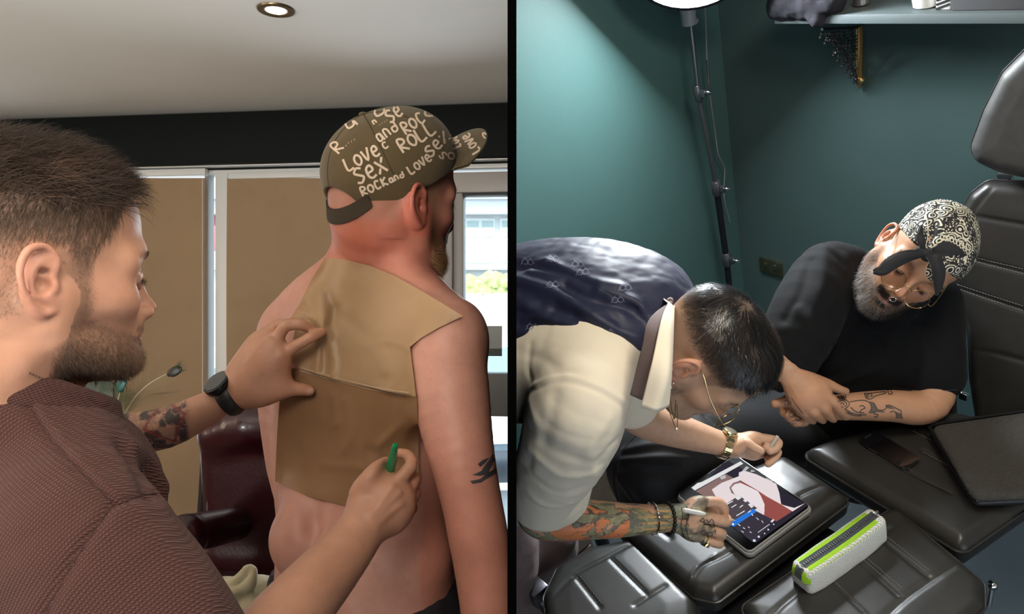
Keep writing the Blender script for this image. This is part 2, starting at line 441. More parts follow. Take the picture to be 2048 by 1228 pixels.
def hair(name, roots, nrms, dirs, length, width, m, parent, seg=3, bend=.35, lift=.3, jit=.25, col=None, cvar=.25, clump=None):
    """one mesh of tapered hair strands; dirs per root = combing direction"""
    n = len(roots); length = np.broadcast_to(length, (n,)) * rng.uniform(.75, 1.2, n)
    d = dirs + rng.normal(0, jit, (n, 3)); d /= np.linalg.norm(d, axis=1)[:, None]
    d -= nrms * (d * nrms).sum(1)[:, None]; d /= np.linalg.norm(d, axis=1)[:, None] + 1e-9
    side = np.cross(d, nrms); side /= np.linalg.norm(side, axis=1)[:, None] + 1e-9
    lf = lift * rng.uniform(.6, 1.4, n); P0 = roots - nrms * .0015; V = []; step = length / seg; cur = P0.copy()
    wv = rng.normal(0, .22, (n, 3))
    for i in range(seg + 1):
        w = width * (1 - i / (seg + .15)) ** .7
        V.append(cur - side * w * .5); V.append(cur + side * w * .5)
        t = (i + 1) / seg; dd = d * (1 - lf[:, None] * (1 - t * bend)) + nrms * (lf * (1.3 - t * bend * 2))[:, None] + wv * t * .5
        dd /= np.linalg.norm(dd, axis=1)[:, None]; cur = cur + dd * step[:, None]
    V = np.stack(V, 1); k = 2 * (seg + 1); base = np.arange(n)[:, None] * k
    q = np.concatenate([base + np.array([2 * i, 2 * i + 1, 2 * i + 3, 2 * i + 2]) for i in range(seg)], 0)
    c = None
    if col is not None:
        cc = np.broadcast_to(np.asarray(col, float), (n, 3)) * rng.uniform(1 - cvar, 1 + cvar, (n, 1)); c = np.repeat(cc, k, axis=0)
    return mesh_obj(name, V.reshape(-1, 3), q, m, parent, True, c)
def pick(V, N, weight, count):
    """random surface points with given per-vertex weight"""
    w = np.clip(weight, 0, None); w = w / w.sum(); i = rng.choice(len(V), count, p=w); t = rng.normal(0, .0009, (count, 3)); t -= N[i] * (t * N[i]).sum(1)[:, None]
    return V[i] + t, N[i], i

# ---------------------------------------------------------------- a human head (metres; +x face, +y its left, +z up; origin between the ears)
def head_sdf(nose=1., jaw=1., open_mouth=0., eye_shut=.7, chin=0., width=1., neck=None, nosedrop=0.):
    s = SDF(); w = width
    s.ell((-.014, 0, .040), (.094, .074 * w, .083), k=.01)
    s.ell((.034, 0, .055), (.060, .064 * w, .060), k=.03)
    s.ell((.040, 0, -.020), (.048, .056 * w, .062), k=.03)
    s.ell((.052, 0, -.062), (.036, .038 * w, .045), k=.03)
    for y in (-1, 1):
        s.chain([((.000, y * .058 * w, -.020), .017), ((.004, y * .054 * w * jaw, -.062), .017), ((.045, y * .034 * w * jaw, -.092), .017), ((.072, y * .012, -.100), .018)], k=.03, n=3)
        s.ell((.052, y * .043 * w, -.018), (.024, .020, .018), k=.025)
        s.chain([((.086, y * .010, .022), .008), ((.082, y * .036, .027), .008), ((.066, y * .053 * w, .018), .008)], k=.018)
    s.ell((.074 + chin, 0, -.100), (.018, .022, .017), k=.02)
    for y in (-1, 1): s.ell((.1, y * .033, .002), (.024, .018, .0145), k=.014, op='s')
    # nose
    s.chain([((.084, 0, .018), .007), ((.094, 0, .004), .0065), ((.104 + .006 * nose, 0, -.016), .0072), ((.110 + .006 * nose, 0, -.030 - nosedrop), .0095)], k=.012, n=3)
    for y in (-1, 1):
        s.ell((.100, y * .0125, -.036 - nosedrop * .7), (.011, .0070, .0072), k=.006)
        s.ell((.106, y * .0068, -.0430 - nosedrop * .8), (.0055, .0034, .0040), k=.003, op='s')
    s.ell((.088, 0, -.050), (.012, .020, .016), k=.015)
    # mouth
    g = open_mouth
    s.chain([((.082, -.024, -.066), .0030), ((.0945, -.010, -.0610), .0045), ((.0965, 0, -.0622), .0044), ((.0945, .010, -.0610), .0045), ((.082, .024, -.066), .0030)], k=.006, n=3)
    s.chain([((.081, -.021, -.069 - g * .3), .0032), ((.092, -.009, -.0735 - g), .0060), ((.092, .009, -.0735 - g), .0060), ((.081, .021, -.069 - g * .3), .0032)], k=.006, n=3)
    s.chain([((.086, -.022, -.0672), .0008 + g * .1), ((.100, -.008, -.0670 - g * .5), .0009 + g * .4), ((.1005, 0, -.0674 - g * .5), .0009 + g * .45), ((.100, .008, -.0670 - g * .5), .0009 + g * .4), ((.086, .022, -.0672), .0008 + g * .1)], k=.003, op='s', n=3)
    s.ell((.094, 0, -.0835 - g), (.010, .014, .0045), k=.006, op='s')
    # eyes: ball, upper and lower lid
    for y in (-1, 1):
        c = np.array([.0755, y * .032, .001]); s.ell(c, (.0122, .0125, .0122), k=.001)
        zl = .007 - .0115 * eye_shut
        s.chain([(c + (.003, -y * .0145, -.001), .0022), (c + (.0105, -y * .006, zl + .001), .0024), (c + (.0112, y * .003, zl + .0012), .0024), (c + (.004, y * .0145, .0005), .0022)], k=.003, n=3)
        s.chain([(c + (.003, -y * .0140, .003), .0030), (c + (.0085, -y * .005, zl + .0048), .0032), (c + (.0090, y * .004, zl + .0048), .0032), (c + (.003, y * .0150, .004), .0030)], k=.005, n=3)
        s.chain([(c + (.003, -y * .0140, -.002), .0020), (c + (.0100, -y * .004, -.0078), .0022), (c + (.0100, y * .004, -.0078), .0022), (c + (.003, y * .0140, -.001), .0020)], k=.004, n=3)
    for y in (-1, 1): ear_sdf(s, y, w)
    return s
def ear_sdf(s, y, w=1.):
    o = np.array([-.010, y * .0715 * w, -.004])
    def q(x, z, out=0.): return o + np.array([x, y * (.004 + out + max(0, -x - .002) * .38), z])
    s.chain([(q(.006, .012, -.004), .006), (q(-.010, .012, -.002), .006), (q(-.010, -.008, -.002), .005), (q(.002, -.016, -.002), .005)], k=.006)
    s.ell(q(-.007, .008, .000), (.0145, .0042, .027), k=.004)                     # plate
    rim = [(q(.004, .006, .002), .0022), (q(.008, .020, .003), .0030), (q(-.002, .0315, .005), .0034), (q(-.016, .029, .006), .0036), (q(-.0235, .015, .006), .0034),
           (q(-.0215, -.002, .005), .0030), (q(-.014, -.016, .004), .0030), (q(-.004, -.0265, .002), .0045), (q(.004, -.024, .000), .0042)]
    s.chain(rim, k=.0025, n=5)
    s.chain([(q(-.001, .021, .002), .0020), (q(-.011, .014, .003), .0026), (q(-.0145, .002, .003), .0027), (q(-.010, -.010, .003), .0026), (q(-.002, -.013, .003), .0022)], k=.0025, n=5)
    s.ell(q(.0055, -.002, .003), (.0040, .0035, .0060), k=.003)                   # tragus
    s.ell(q(-.004, -.001, .004), (.0062, .0075, .0082), k=.003, op='s')            # concha
    s.ell(q(-.003, .010, .004), (.0050, .0055, .0035), k=.003, op='s')
    s.chain([(q(.000, .025, .0055), .0010), (q(-.012, .0235, .006), .0018), (q(-.0185, .012, .006), .0018), (q(-.0175, -.001, .006), .0014)], k=.002, op='s', n=4)
def head_axes(fwd, up):
    f = nrm(fwd); u = nrm(np.asarray(up) - f * (np.asarray(up) @ f)); l = np.cross(u, f); return np.array([f, l, u])
def smear(c, base, colr, w): return base * (1 - w[:, None]) + np.asarray(colr) * w[:, None]
def head_colors(L, base, lips=(.45, .2, .17), red=(.72, .33, .24), earred=.5):
    """skin tone by anatomy: lips, ears, cheeks, lids; L = points in head coordinates"""
    c = np.tile(np.asarray(base, float), (len(L), 1)); x, y, z = L.T
    def g(cx, cy, cz, rx, ry, rz, m=1.): return m * np.exp(-(((x - cx) / rx) ** 2 + ((np.abs(y) - cy) / ry) ** 2 + ((z - cz) / rz) ** 2))
    c = smear(0, c, red, .40 * g(.07, .045, -.022, .03, .022, .02)); c = smear(0, c, red, .5 * g(.112, 0, -.032, .014, .016, .014))
    c = smear(0, c, red, earred * sstep(np.abs(y), .074, .082) * (np.abs(x + .012) < .035) * (np.abs(z) < .05))
    c = smear(0, c, np.asarray(base) * (.7, .55, .5), .5 * g(.086, .033, 0, .012, .018, .012))
    lip = sstep(x, .080, .086) * np.exp(-((z + .0665) / .0105) ** 4) * np.exp(-(np.abs(y) / .024) ** 6)
    c = smear(0, c, lips, np.clip(lip, 0, .85))
    return c
SKIN = mat('skin', rough=.48, attr=True, bump=.10, bscale=420, sss=.12, spec=.4, var=.07, vscale=60)
HAIRM = mat('hair_strands', rough=.6, attr=True, spec=.25)
EYEM = mat('eye', (.75, .72, .68), .15, coat=.5)

# ================================================================ LEFT ROOM: shell
def prism_obj(name, pts2d_px, plane_pt, n, thick, m, parent=None, both=False):
    """polygon given by picture points on a plane, extruded away from the eye"""
    n = nrm(n); pts = [plane_hit(x, y, plane_pt, n) for x, y in pts2d_px]
    mb = MB(); mb.poly(pts, thick, -n); return mb.build(name, m, parent, False)
def plane_hit(px, py, pt, n):
    r = P(px, py, 1) - np.array([0, 0, CZ]); d = ((np.asarray(pt) - np.array([0, 0, CZ])) @ n) / (r @ n); return P(px, py, d)
WAN = nrm([-.1235, -1, 0]); WAX = nrm([1, -.1235, 0]); WA0 = np.array([0, 2.848, CZ])
ZC = CZ + .768
def wa(px, py, off=0.): return plane_hit(px, py, WA0 + WAN * off, WAN)
def wabox(name, x0, y0, x1, y1, off, depth, m, parent=None, bev=.002, mb=None, ref=None):
    """box on the window wall: picture rectangle, front face `off` before the wall plane"""
    a = wa(x0, y0, off); b = wa(x1, y0, off); c = wa(ref if ref else x0, y1, off); z0, z1 = c[2], wa(ref if ref else x0, y0, off)[2]
    ctr = (a + b) / 2; ctr[2] = (z0 + z1) / 2; ctr = ctr - WAN * depth / 2; L = np.linalg.norm((b - a)[:2]) / 2
    q = MB() if mb is None else mb
    q.box(ctr, (L, depth / 2, (z1 - z0) / 2), [WAX, WAN, [0, 0, 1]], bev)
    return q.build(name, m, parent) if mb is None else q
m_ceil = mat('ceiling_paint', (.88, .86, .80), .9, bump=.15, bscale=60, var=.03, vscale=3)
m_darkpaint = mat('dark_green_paint', (.003, .006, .006), .7, spec=.2, bump=.1, bscale=80)
m_upvc = mat('white_window_plastic', (.72, .74, .74), .35)
m_greyplastic = mat('grey_door_plastic', (.42, .40, .385), .4)
m_blind = mat('blind_fabric', (.35, .24, .14), .85, bump=.2, bscale=900, var=.05, vscale=9)
m_carpet = mat('floor_boards', (.10, .07, .05), .6, bump=.2, bscale=40)
m_wallA = mat('wall_paint', (.42, .38, .33), .85)
def struct(o): o['kind'] = 'structure'; return o
def slab(name, c, half, m, R=None, bev=0): return struct(MB().box(c, half, R, bev).build(name, m, None, False))
ceiling = slab('ceiling', (-1.9, .3, ZC + .06), (1.9, 3.3, .06), m_ceil)
slab('floor', (-1.9, .3, -.05), (1.9, 3.3, .05), m_carpet)
slab('wall_left', (-3.45, .3, 1.75), (.05, 3.3, 1.85), m_wallA)
slab('wall_rear', (0, -2.0, 1.7), (3.4, .05, 1.9), m_wallA)
# the thin dark board between the two rooms, seen end-on
m_div = mat('divider_black', (.001, .001, .001), 1, spec=0)
slab('wall_divider', (0, 1.775, .9), (.0033, 1.225, 2.1), m_div)
# dark boxed beam over the windows
bm_ = MB(); wabox('', -700, 230, 1040, 331, .10, .25, None, mb=bm_, ref=280)
struct(bm_.build('trim_1', m_darkpaint))
win = thing('window_1', None, None, wa(400, 1000, 0)); win['kind'] = 'structure'
m_track = mat('track_white', (.75, .77, .77), .3)
wabox('window_frame', -700, 331, 1040, 336, .07, .05, m_track, win, ref=280)
wabox('window_frame', -700, 336, 1040, 343, .03, .05, m_darkpaint, win, ref=280)
wabox('window_frame', -700, 343, 1040, 352, .02, .07, m_upvc, win, ref=280)
wabox('window_frame', 430, 345, 455, 1240, .03, .07, m_upvc, win, .004)
wabox('window_frame', 409, 350, 416, 1240, .00, .05, m_greyplastic, win, .003)
wabox('window_frame', 850, 345, 868, 1240, .02, .07, m_upvc, win, .004)
wabox('window_frame', 866, 345, 1040, 386, .035, .08, m_greyplastic, win, .005)
wabox('window_frame', 868, 380, 905, 1240, .035, .08, m_greyplastic, win, .008)
wabox('window_frame', 905, 386, 926, 1240, .015, .06, m_greyplastic, win, .004)
wabox('window_frame', 924, 386, 1040, 391, .018, .06, mat('gasket', (.02, .02, .022), .5), win, .001, )
wabox('window_frame', 922, 746, 1040, 832, .03, .07, mat('grey_letterbox_panel', (.20, .21, .22), .45), win, .006)
wabox('window_frame', 868, 1185, 1040, 1240, .03, .07, m_upvc, win, .006)
wabox('window_frame', 30, 343, 44, 1240, .0, .05, m_upvc, win, .004)
wb_ = MB(); wabox('', -700, 1058, 868, 1700, .0, .12, None, mb=wb_, ref=400); struct(wb_.build('wall_window', m_wallA))
wabox('window_sill', -700, 1052, 866, 1062, .08, .14, m_upvc, win, .004, ref=400)
# glass
m_glass = bpy.data.materials.new('window_glass'); m_glass.use_nodes = True; nt = m_glass.node_tree; nt.nodes.clear()
o_ = nt.nodes.new('ShaderNodeOutputMaterial'); mx = nt.nodes.new('ShaderNodeMixShader'); tr = nt.nodes.new('ShaderNodeBsdfTransparent'); gl = nt.nodes.new('ShaderNodeBsdfGlossy')
gl.inputs['Roughness'].default_value = .02; tr.inputs[0].default_value = (.93, .97, .97, 1); mx.inputs[0].default_value = .06
nt.links.new(tr.outputs[0], mx.inputs[1]); nt.links.new(gl.outputs[0], mx.inputs[2]); nt.links.new(mx.outputs[0], o_.inputs[0])
wabox('pane', 412, 350, 436, 1240, -.02, .006, m_glass, win, 0)
wabox('pane', 924, 390, 1040, 750, -.01, .006, m_glass, win, 0)
wabox('pane', 924, 828, 1040, 1190, -.01, .006, m_glass, win, 0)
wabox('pane', 864, 350, 872, 1190, -.01, .006, m_glass, win, 0)
# two roller blinds
def blind(x0, x1, label):
    t = thing('roller_blind', label, 'blind', wa((x0 + x1) / 2, 1045, .04), 'brown roller blinds')
    wabox('head_box', x0 + 2, 345, x1 - 1, 358, .055, .03, m_upvc, t, .003)
    nx, nz = 40, 30; V = []; 
    for j in range(nz + 1):
        for i in range(nx + 1):
            a = wa(x0 + (x1 - x0) * i / nx, 356, .045); b = wa(x0 + (x1 - x0) * i / nx, 1046, .045); z = a[2] + (b[2] - a[2]) * j / nz
            p = np.array([a[0], a[1], z]) + WAN * (.006 * math.sin(i * .31 + 1) * math.sin(j * .13 + i * .02)); V.append(p)
    Fs = [(j * (nx + 1) + i, j * (nx + 1) + i + 1, (j + 1) * (nx + 1) + i + 1, (j + 1) * (nx + 1) + i) for j in range(nz) for i in range(nx)]
    n = len(V); V2 = V + [p - WAN * .0015 for p in V]; Fs2 = Fs + [tuple(n + k for k in f[::-1]) for f in Fs]
    mesh_obj('fabric', V2, np.array(Fs2), m_blind, t)
    wabox('bottom_bar', x0 + 1, 1044, x1 - 1, 1056, .052, .016, m_upvc, t, .003)
    MB().tube([wa(x1 - 6, 357, .06), wa(x1 - 6, 700, .062), wa(x1 - 6, 1100, .06)], .0012, 6).build('cord', m_upvc, t)
    return t
blind(38, 411, 'brown roller blind pulled down behind the bearded man in maroon')
blind(454, 850, 'brown roller blind pulled down behind the shirtless man in the cap')
# ceiling downlight
dl = 0.768 * F / (614 - 19); c = P(552, 19, dl); c[2] = ZC
t = thing('downlight', 'round brass recessed ceiling spotlight above the two men', 'ceiling light', c)
MB().lathe(c, (0, 0, -1), [(-.02, .028), (.001, .028), (.004, .030), (.006, .038), (.004, .046), (.0, .048), (-.001, .048)], 40).build('ring', mat('antique_brass', (.20, .16, .10), .35, .9), t)
MB().lathe(c, (0, 0, -1), [(-.015, .02), (.003, .0265), (.0045, .022), (.005, .012)], 32).build('bulb', mat('lamp_glass', (.9, .9, .9), .2, emit=((1, .96, .9), 2.2)), t)
# ---------------------------------------------------------------- street outside
m_tarmac = mat('tarmac', (.42, .42, .43), .9, bump=.2, bscale=30)
struct(MB().box((-6, 20, -.35), (30, 17, .05)).build('floor_street', m_tarmac, None, False))
house = thing('terraced_house', 'pale terraced house across the street with white windows', 'house', P(960, 600, 14))
m_ren = mat('render_white', (.80, .82, .82), .8); m_slate = mat('slate', (.34, .38, .42), .7); m_ww = mat('window_white', (.85, .88, .88), .4); m_wg = mat('window_dark', (.45, .55, .54), .1)
def pbox(name, x0, y0, x1, y1, d, dep, m, parent, bev=0.01):
    a = P(x0, y0, d); b = P(x1, y1, d); return MB().box([(a[0] + b[0]) / 2, d + dep / 2, (a[2] + b[2]) / 2], [abs(b[0] - a[0]) / 2, dep / 2, abs(a[2] - b[2]) / 2], None, bev).build(name, m, parent)
pbox('wall', 300, 395, 1200, 812, 14, 3, m_ren, house); pbox('roof', 280, 330, 1220, 398, 13.8, 3.4, m_slate, house)
pbox('gutter', 290, 418, 1210, 428, 13.7, .3, m_slate, house); pbox('sill_band', 300, 528, 1200, 540, 13.8, .3, m_slate, house)
for k, (a, b) in enumerate(((400, 440), (560, 640), (930, 990), (1000, 1060))):
    w_ = pbox('window', a, 436, b, 526, 13.95, .1, m_ww, house); 
    for q in range(2): pbox('pane', a + 4 + q * (b - a) / 2, 442, a + (q + 1) * (b - a) / 2 - 3, 474, 13.93, .05, m_wg, w_); pbox('pane', a + 4 + q * (b - a) / 2, 480, a + (q + 1) * (b - a) / 2 - 3, 520, 13.93, .05, m_wg, w_)
pbox('door', 414, 420, 436, 500, 13.9, .1, mat('red_door', (.45, .10, .12), .5), house)
tag(pbox('garden_wall', 300, 585, 1200, 846, 12.2, .25, mat('garden_stone', (.34, .33, .31), .9), None), 'low stone garden wall in front of the pale house', 'wall')
# hedge
s = SDF()
for i in range(26): s.ell(P(890 + i * 9 + rng.uniform(-4, 4), 572 + rng.uniform(-12, 8), 12.32), (.13, .12, .16), k=.06)
V, Q = s.mesh(.03); V = V + normals(V, Q) * (fbm(V, 12, 3) * .06)[:, None]
tag(mesh_obj('hedge', V, Q, mat('hedge_leaf', (.30, .36, .14), .9, var=.5, vscale=12, bump=.8, bscale=25)), 'sunlit green hedge beyond the parked cars', 'hedge')
# cars
def car(label, ox, oy, oz, sgn, paint, yaw=0.):
    t = thing('car', label, 'car', (ox, oy, oz), None); ca, sa = math.cos(yaw), math.sin(yaw)
    def T(x, y, z): return np.array([ox + (x * ca - y * sa) * sgn, oy + (x * sa + y * ca), oz + z])
    side = [(-2.1, .35), (-2.15, .75), (-1.9, .92), (-1.1, 1.02), (-.35, 1.45), (1.0, 1.47), (1.75, 1.1), (2.1, 1.0), (2.15, .4)]
    mb = MB(); mb.poly([T(x, -.85, z) for x, z in side], 1.7, T(0, 1, 0) - T(0, 0, 0)); bmesh.ops.bevel(mb.bm, geom=list(mb.bm.edges), offset=.08, segments=3, affect='EDGES'); mb.build('bodywork', paint, t)
    gm = mat('car_glass', (.25, .36, .40), .08, coat=1)
    for q in ([(-1.0, 1.03), (-.38, 1.38), (.25, 1.4), (.25, 1.02)], [(.33, 1.02), (.33, 1.4), (.95, 1.4), (1.55, 1.1)]):
        MB().poly([T(x, -.87, z) for x, z in q], .03, T(0, 1, 0) - T(0, 0, 0)).build('side_window', gm, t, False)
    MB().poly([T(-1.12, -.68, 1.06), T(-1.12, .68, 1.06), T(-.42, .6, 1.47), T(-.42, -.6, 1.47)], .03, T(-.5, 0, 1) - T(0, 0, 0)).build('windscreen', gm, t, False)
    for x in (-1.35, 1.4):
        for y in (-.86, .76):
            w_ = MB().lathe(T(x, y, .32), T(0, 1, 0) - T(0, 0, 0), [(0, .3), (.02, .33), (.1, .33), (.12, .3)], 24).build('wheel', mat('tyre', (.03, .03, .03), .8), t)
            MB().lathe(T(x, y - .02, .32), T(0, 1, 0) - T(0, 0, 0), [(0, .16), (.01, .22), (.03, .22)], 16).build('hub_cap', mat('hub', (.6, .62, .64), .3, .8), w_)
    for y in (-.6, .6): MB().sphere(T(-2.14, y, .68), (.05, .16, .09), 12).build('headlamp', mat('headlamp', (.9, .92, .95), .1, coat=1), t)
    return t
car('pale blue car parked across the street behind the glass door', .05, 8.1, -.27, 1, mat('car_paint_pale', (.55, .66, .74), .25, coat=.8), .12)
car('dark blue car parked behind the pale one, roof rising above it', .95, 10.4, -.27, 1, mat('car_paint_blue', (.05, .12, .32), .25, coat=.8), .05)
car('silver car parked beyond the gap between the two blinds', -4.45, 8.6, -.27, -1, mat('car_paint_silver', (.6, .63, .65), .25, coat=.8))
# sticker on the door glass (its code is left out)
stk = wabox('window_sticker', 958, 652, 1004, 712, .006, .001, mat('sticker_grey', (.45, .50, .50), .6), None, 0); tag(stk, 'small square pale sticker stuck on the glass door', 'sticker')
wabox('caption_band', 958, 697, 1004, 712, .0068, .0008, mat('sticker_band', (.10, .12, .12), .6), stk, 0)

RIGHT_FROM = set(bpy.data.objects)
# ================================================================ RIGHT ROOM: shell
m_teal = mat('teal_wall_paint', (.056, .120, .115), .55, bump=.12, bscale=300, var=.04, vscale=5, spec=.35)
m_teal2 = mat('grey_teal_wall_paint', (.060, .105, .105), .55, bump=.12, bscale=300, var=.04, vscale=5, spec=.35)
C0 = P(1465, 330, 2.8)                                   # a point on the corner line
def rwall(name, pt, along, nin, ext, up0, up1, m):
    """wall slab behind plane (pt, nin) in the tilted gravity frame"""
    c = np.asarray(pt) + along * (ext[0] + ext[1]) / 2 + UP * (up0 + up1) / 2 - nin * .03
    o = MB().box(c, ((ext[1] - ext[0]) / 2, .03, (up1 - up0) / 2), [along, nin, UP]).build(name, m, None, False); return struct(o)
rwall('wall_back', C0, SH, MN, (-.05, 2.6), -2.4, 1.6, m_teal2)
LW = -MN                                                    # along the left wall, away from the corner is MN
rwall('wall_side', C0, MN, SH, (0, 2.6), -2.4, 1.6, m_teal)
fl = np.array([0, 0, CZ]) - UP * (HB + .52)
m_rfloor = mat('right_floor_vinyl', (.03, .045, .055), .5, var=.1)
struct(MB().box(fl + SH * .9 + nrm([.5, 1, .3]) * .9 - UP * .03, (2.4, 2.4, .03), [SH, MN, UP]).build('floor_right', m_rfloor, None, False))
# point on the side wall near the corner
p0 = plane_hit(1441, 40, C0, SH); 
slab('ceiling_right', (.1, .6, 3.60), (3.6, 2.8, .05), m_ceil)
slab('wall_right', (3.6, .6, 1.5), (.05, 2.7, 2.2), m_wallA)
def onback(px, py, off=0.): return plane_hit(px, py, C0 + MN * off, MN)
def onside(px, py, off=0.): return plane_hit(px, py, C0 + SH * off, SH)
# shelf
m_shelf = mat('painted_shelf', (.105, .13, .135), .5, var=.04)
a = onback(1552, 34, .0); 
def shelfpt(px, py, off): return plane_hit(px, py, C0 + MN * off, MN)
SD = .20; zt = shelfpt(1552, 34, SD); 
# front edge plane SD before the wall
fl_ = shelfpt(1549, 48, SD); fr_ = fl_ + SH * 1.7
th = .024
ctr = (fl_ + fr_) / 2 + UP * th / 2 - MN * SD / 2
shelf = MB().box(ctr, (.85, SD / 2, th / 2), [SH, MN, UP], .002).build('wall_shelf', m_shelf); tag(shelf, 'long grey-green painted shelf high on the teal wall', 'shelf')
SHT = fl_ + UP * th                                        # a point on the shelf top, front edge
def ontop(px, py, lift=0.): return plane_hit(px, py, SHT + UP * lift, UP)
# fine: things on the shelf stand at `back` behind its front edge
def shelfspot(px, back=.06):
    q = plane_hit(px, 36, SHT - MN * back, MN); q = q - UP * ((q - SHT) @ UP); return q
# bracket
m_gold = mat('brass_gold', (.60, .42, .20), .3, .9); m_iron = mat('dark_scroll_iron', (.05, .045, .045), .35, .7)
bt = plane_hit(1719, 51, C0 + MN * .012, MN)
br = thing('shelf_bracket', 'ornate scrolled iron bracket with a gilded upright under the shelf', 'bracket', bt)
Lb = np.linalg.norm(plane_hit(1720, 165, C0 + MN * .012, MN) - bt)
MB().box(bt - UP * Lb * .48, (.009, .006, Lb * .48), [SH, MN, UP], .002).box(bt - UP * Lb * .48 + MN * .008, (.003, .004, Lb * .46), [SH, MN, UP], .001).build('upright', m_gold, br)
MB().sphere(bt - UP * Lb * .95 + SH * .004, .013, 14).lathe(bt - UP * Lb * .985, -UP, [(0, .009), (.012, .007), (.022, .002)], 12).build('finial', m_gold, br)
mb = MB(); q_ = plane_hit(1644, 54, C0 + MN * (.012 + SD * .8), MN) - bt; reach = np.linalg.norm(q_); RV = q_ / reach
mb.tube([bt - UP * .006, bt - UP * .006 + RV * reach], .004, 6)
for i in range(9):
    for j in range(9 - i):
        if rng.random() < .16: continue
        c = bt + RV * (.018 + i * reach / 9) - UP * (.02 + j * Lb * .92 / 9); r = .0085
        a0 = rng.uniform(0, 6.28); sg = rng.choice((-1, 1))
        mb.tube([c + (RV * math.cos(a0 + sg * q) + UP * math.sin(a0 + sg * q)) * r * (1 - q / 7.5) for q in np.linspace(0, 5.6, 12)], .0022, 5)
        if (i + j) % 2 == 0: mb.sphere(c + RV * .009 - UP * .009, .0042, 6)
for j in range(6): mb.tube([bt + RV * (.02 + (5 - j) * reach / 8) - UP * (.01 + j * Lb * .14), bt + RV * (.01 + (5 - j) * reach / 12) - UP * (.05 + j * Lb * .145)], .002, 5)
mb.build('scrollwork', m_iron, br)
# things on the shelf
m_cloth = mat('dark_cloth', (.014, .013, .02), .9, bump=.4, bscale=300)
s = SDF()
for px, r, b in ((1565, .035, .03), (1590, .045, .05), (1615, .04, .04), (1640, .045, .05), (1662, .035, .04)): s.ell(shelfspot(px, b - .02) + UP * .03, (r * 1.1, .06, r * 1.1), k=.03)
s.chain([(shelfspot(1625, .01) + UP * .02, .025), (shelfspot(1632, -.012) - UP * .012, .018), (shelfspot(1640, -.01) - UP * .02, .012)], k=.02)
s.disp(lambda p: fbm(p, 40, 2, 2) * .006)
V, Q = s.mesh(.004); tag(mesh_obj('folded_cloth', V, Q, m_cloth), 'crumpled dark cloth hanging over the left end of the shelf', 'cloth')
q = shelfspot(1722, .08); tag(MB().lathe(q, UP, [(0, .012), (.004, .02), (.012, .02), (.03, .016)], 20).build('small_tin', mat('tin', (.35, .33, .33), .3, .8), None), 'small dark round tin standing on the shelf above the bracket', 'tin')
q = shelfspot(1850, .06); cup = MB().lathe(q, UP, [(0, .022), (.003, .028), (.03, .033), (.06, .036)], 28).build('white_cup', mat('cup_white', (.75, .72, .68), .3), None); tag(cup, 'white cup standing on the shelf right of the bracket', 'cup')
q = shelfspot(1893, .05); pb = MB().box(q + UP * .03, (.018, .02, .03), [SH, MN, UP], .003).build('patterned_box', mat('pb_white', (.7, .7, .7), .5), None); tag(pb, 'small black and white striped box beside the white cup', 'box')
mb = MB()
for i in range(6): mb.box(q + UP * (.008 + i * .010) + MN * .0205, (.017, .0006, .0028), [nrm(SH + UP * .35), MN, nrm(UP - SH * .35)])
mb.build('stripe', mat('pb_black', (.02, .02, .02), .5), pb)
q = shelfspot(2000, .07); tag(MB().box(q + UP * .05 + SH * .05, (.14, .05, .05), [SH, MN, UP], .004).build('storage_box', mat('dark_box', (.07, .07, .075), .6), None), 'long dark grey box at the right end of the shelf', 'box')
# brass double socket
sc = onback(1542, 534, .006)
sk = thing('wall_socket', 'brushed brass double wall socket on the teal wall', 'socket', sc)
MB().box(sc, (.050, .004, .030), [SH, MN, UP], .002).build('plate', mat('aged_brass', (.32, .27, .16), .28, .95, var=.2, vscale=30), sk)
for dx in (-.02, .02): MB().box(sc + SH * dx + MN * .004 + UP * .012, (.006, .003, .005), [SH, MN, UP], .001).build('switch', mat('brass_switch', (.5, .43, .28), .25, .95), sk)
for dx in (-.02, .02): MB().box(sc + SH * dx + MN * .0042 - UP * .008, (.004, .0006, .0015), [SH, MN, UP]).box(sc + SH * (dx - .007) + MN * .0042 - UP * .014, (.0025, .0006, .001), [SH, MN, UP]).box(sc + SH * (dx + .007) + MN * .0042 - UP * .014, (.0025, .0006, .001), [SH, MN, UP]).build('socket_slots', m_iron, sk)
# lamp stand
pole = [onside(1378, 20, .10), onside(1397, 190, .10), onside(1432, 370, .09), onside(1453, 520, .08), onside(1466, 640, .08), onside(1508, 1000, .08)]
ls = thing('lamp_stand', 'tall black telescopic lamp stand in the corner of the teal room', 'lamp stand', onside(1508, 1000, .08))
m_blk = mat('black_metal', (.02, .021, .024), .35, .5); m_grey = mat('grey_metal', (.16, .16, .18), .3, .8); m_chrome = mat('chrome', (.7, .7, .72), .18, 1)
MB().tube([pole[0] + UP * .05, pole[0], pole[1]], .0065, 12).build('pole_section', m_grey, ls); MB().tube(pole[1:3], .0075, 12).build('pole_section', m_grey, ls)
MB().tube(pole[2:6], .0115, 14).build('pole_section', m_blk, ls)
def clampc(p, q, r, n):
    ax = nrm(np.asarray(q) - p); c = MB().lathe(p - ax * .028, ax, [(0, r), (.004, r + .003), (.05, r + .003), (.056, r)], 18).box(p + SH * (r + .008), (.012, .006, .012), [SH, MN, UP], .002).build('clamp_collar', m_grey, ls)
    MB().tube([p + SH * (r + .006), p + SH * (r + .03) + UP * .006], .004, 8).sphere(p + SH * (r + .034) + UP * .006, (.012, .006, .006), 10).build('clamp_lever', m_chrome, c)
clampc(onside(1396, 186, .10), pole[2], .010, 1); clampc(onside(1433, 376, .09), pole[3], .014, 1); clampc(onside(1453, 518, .08), pole[4], .015, 1)
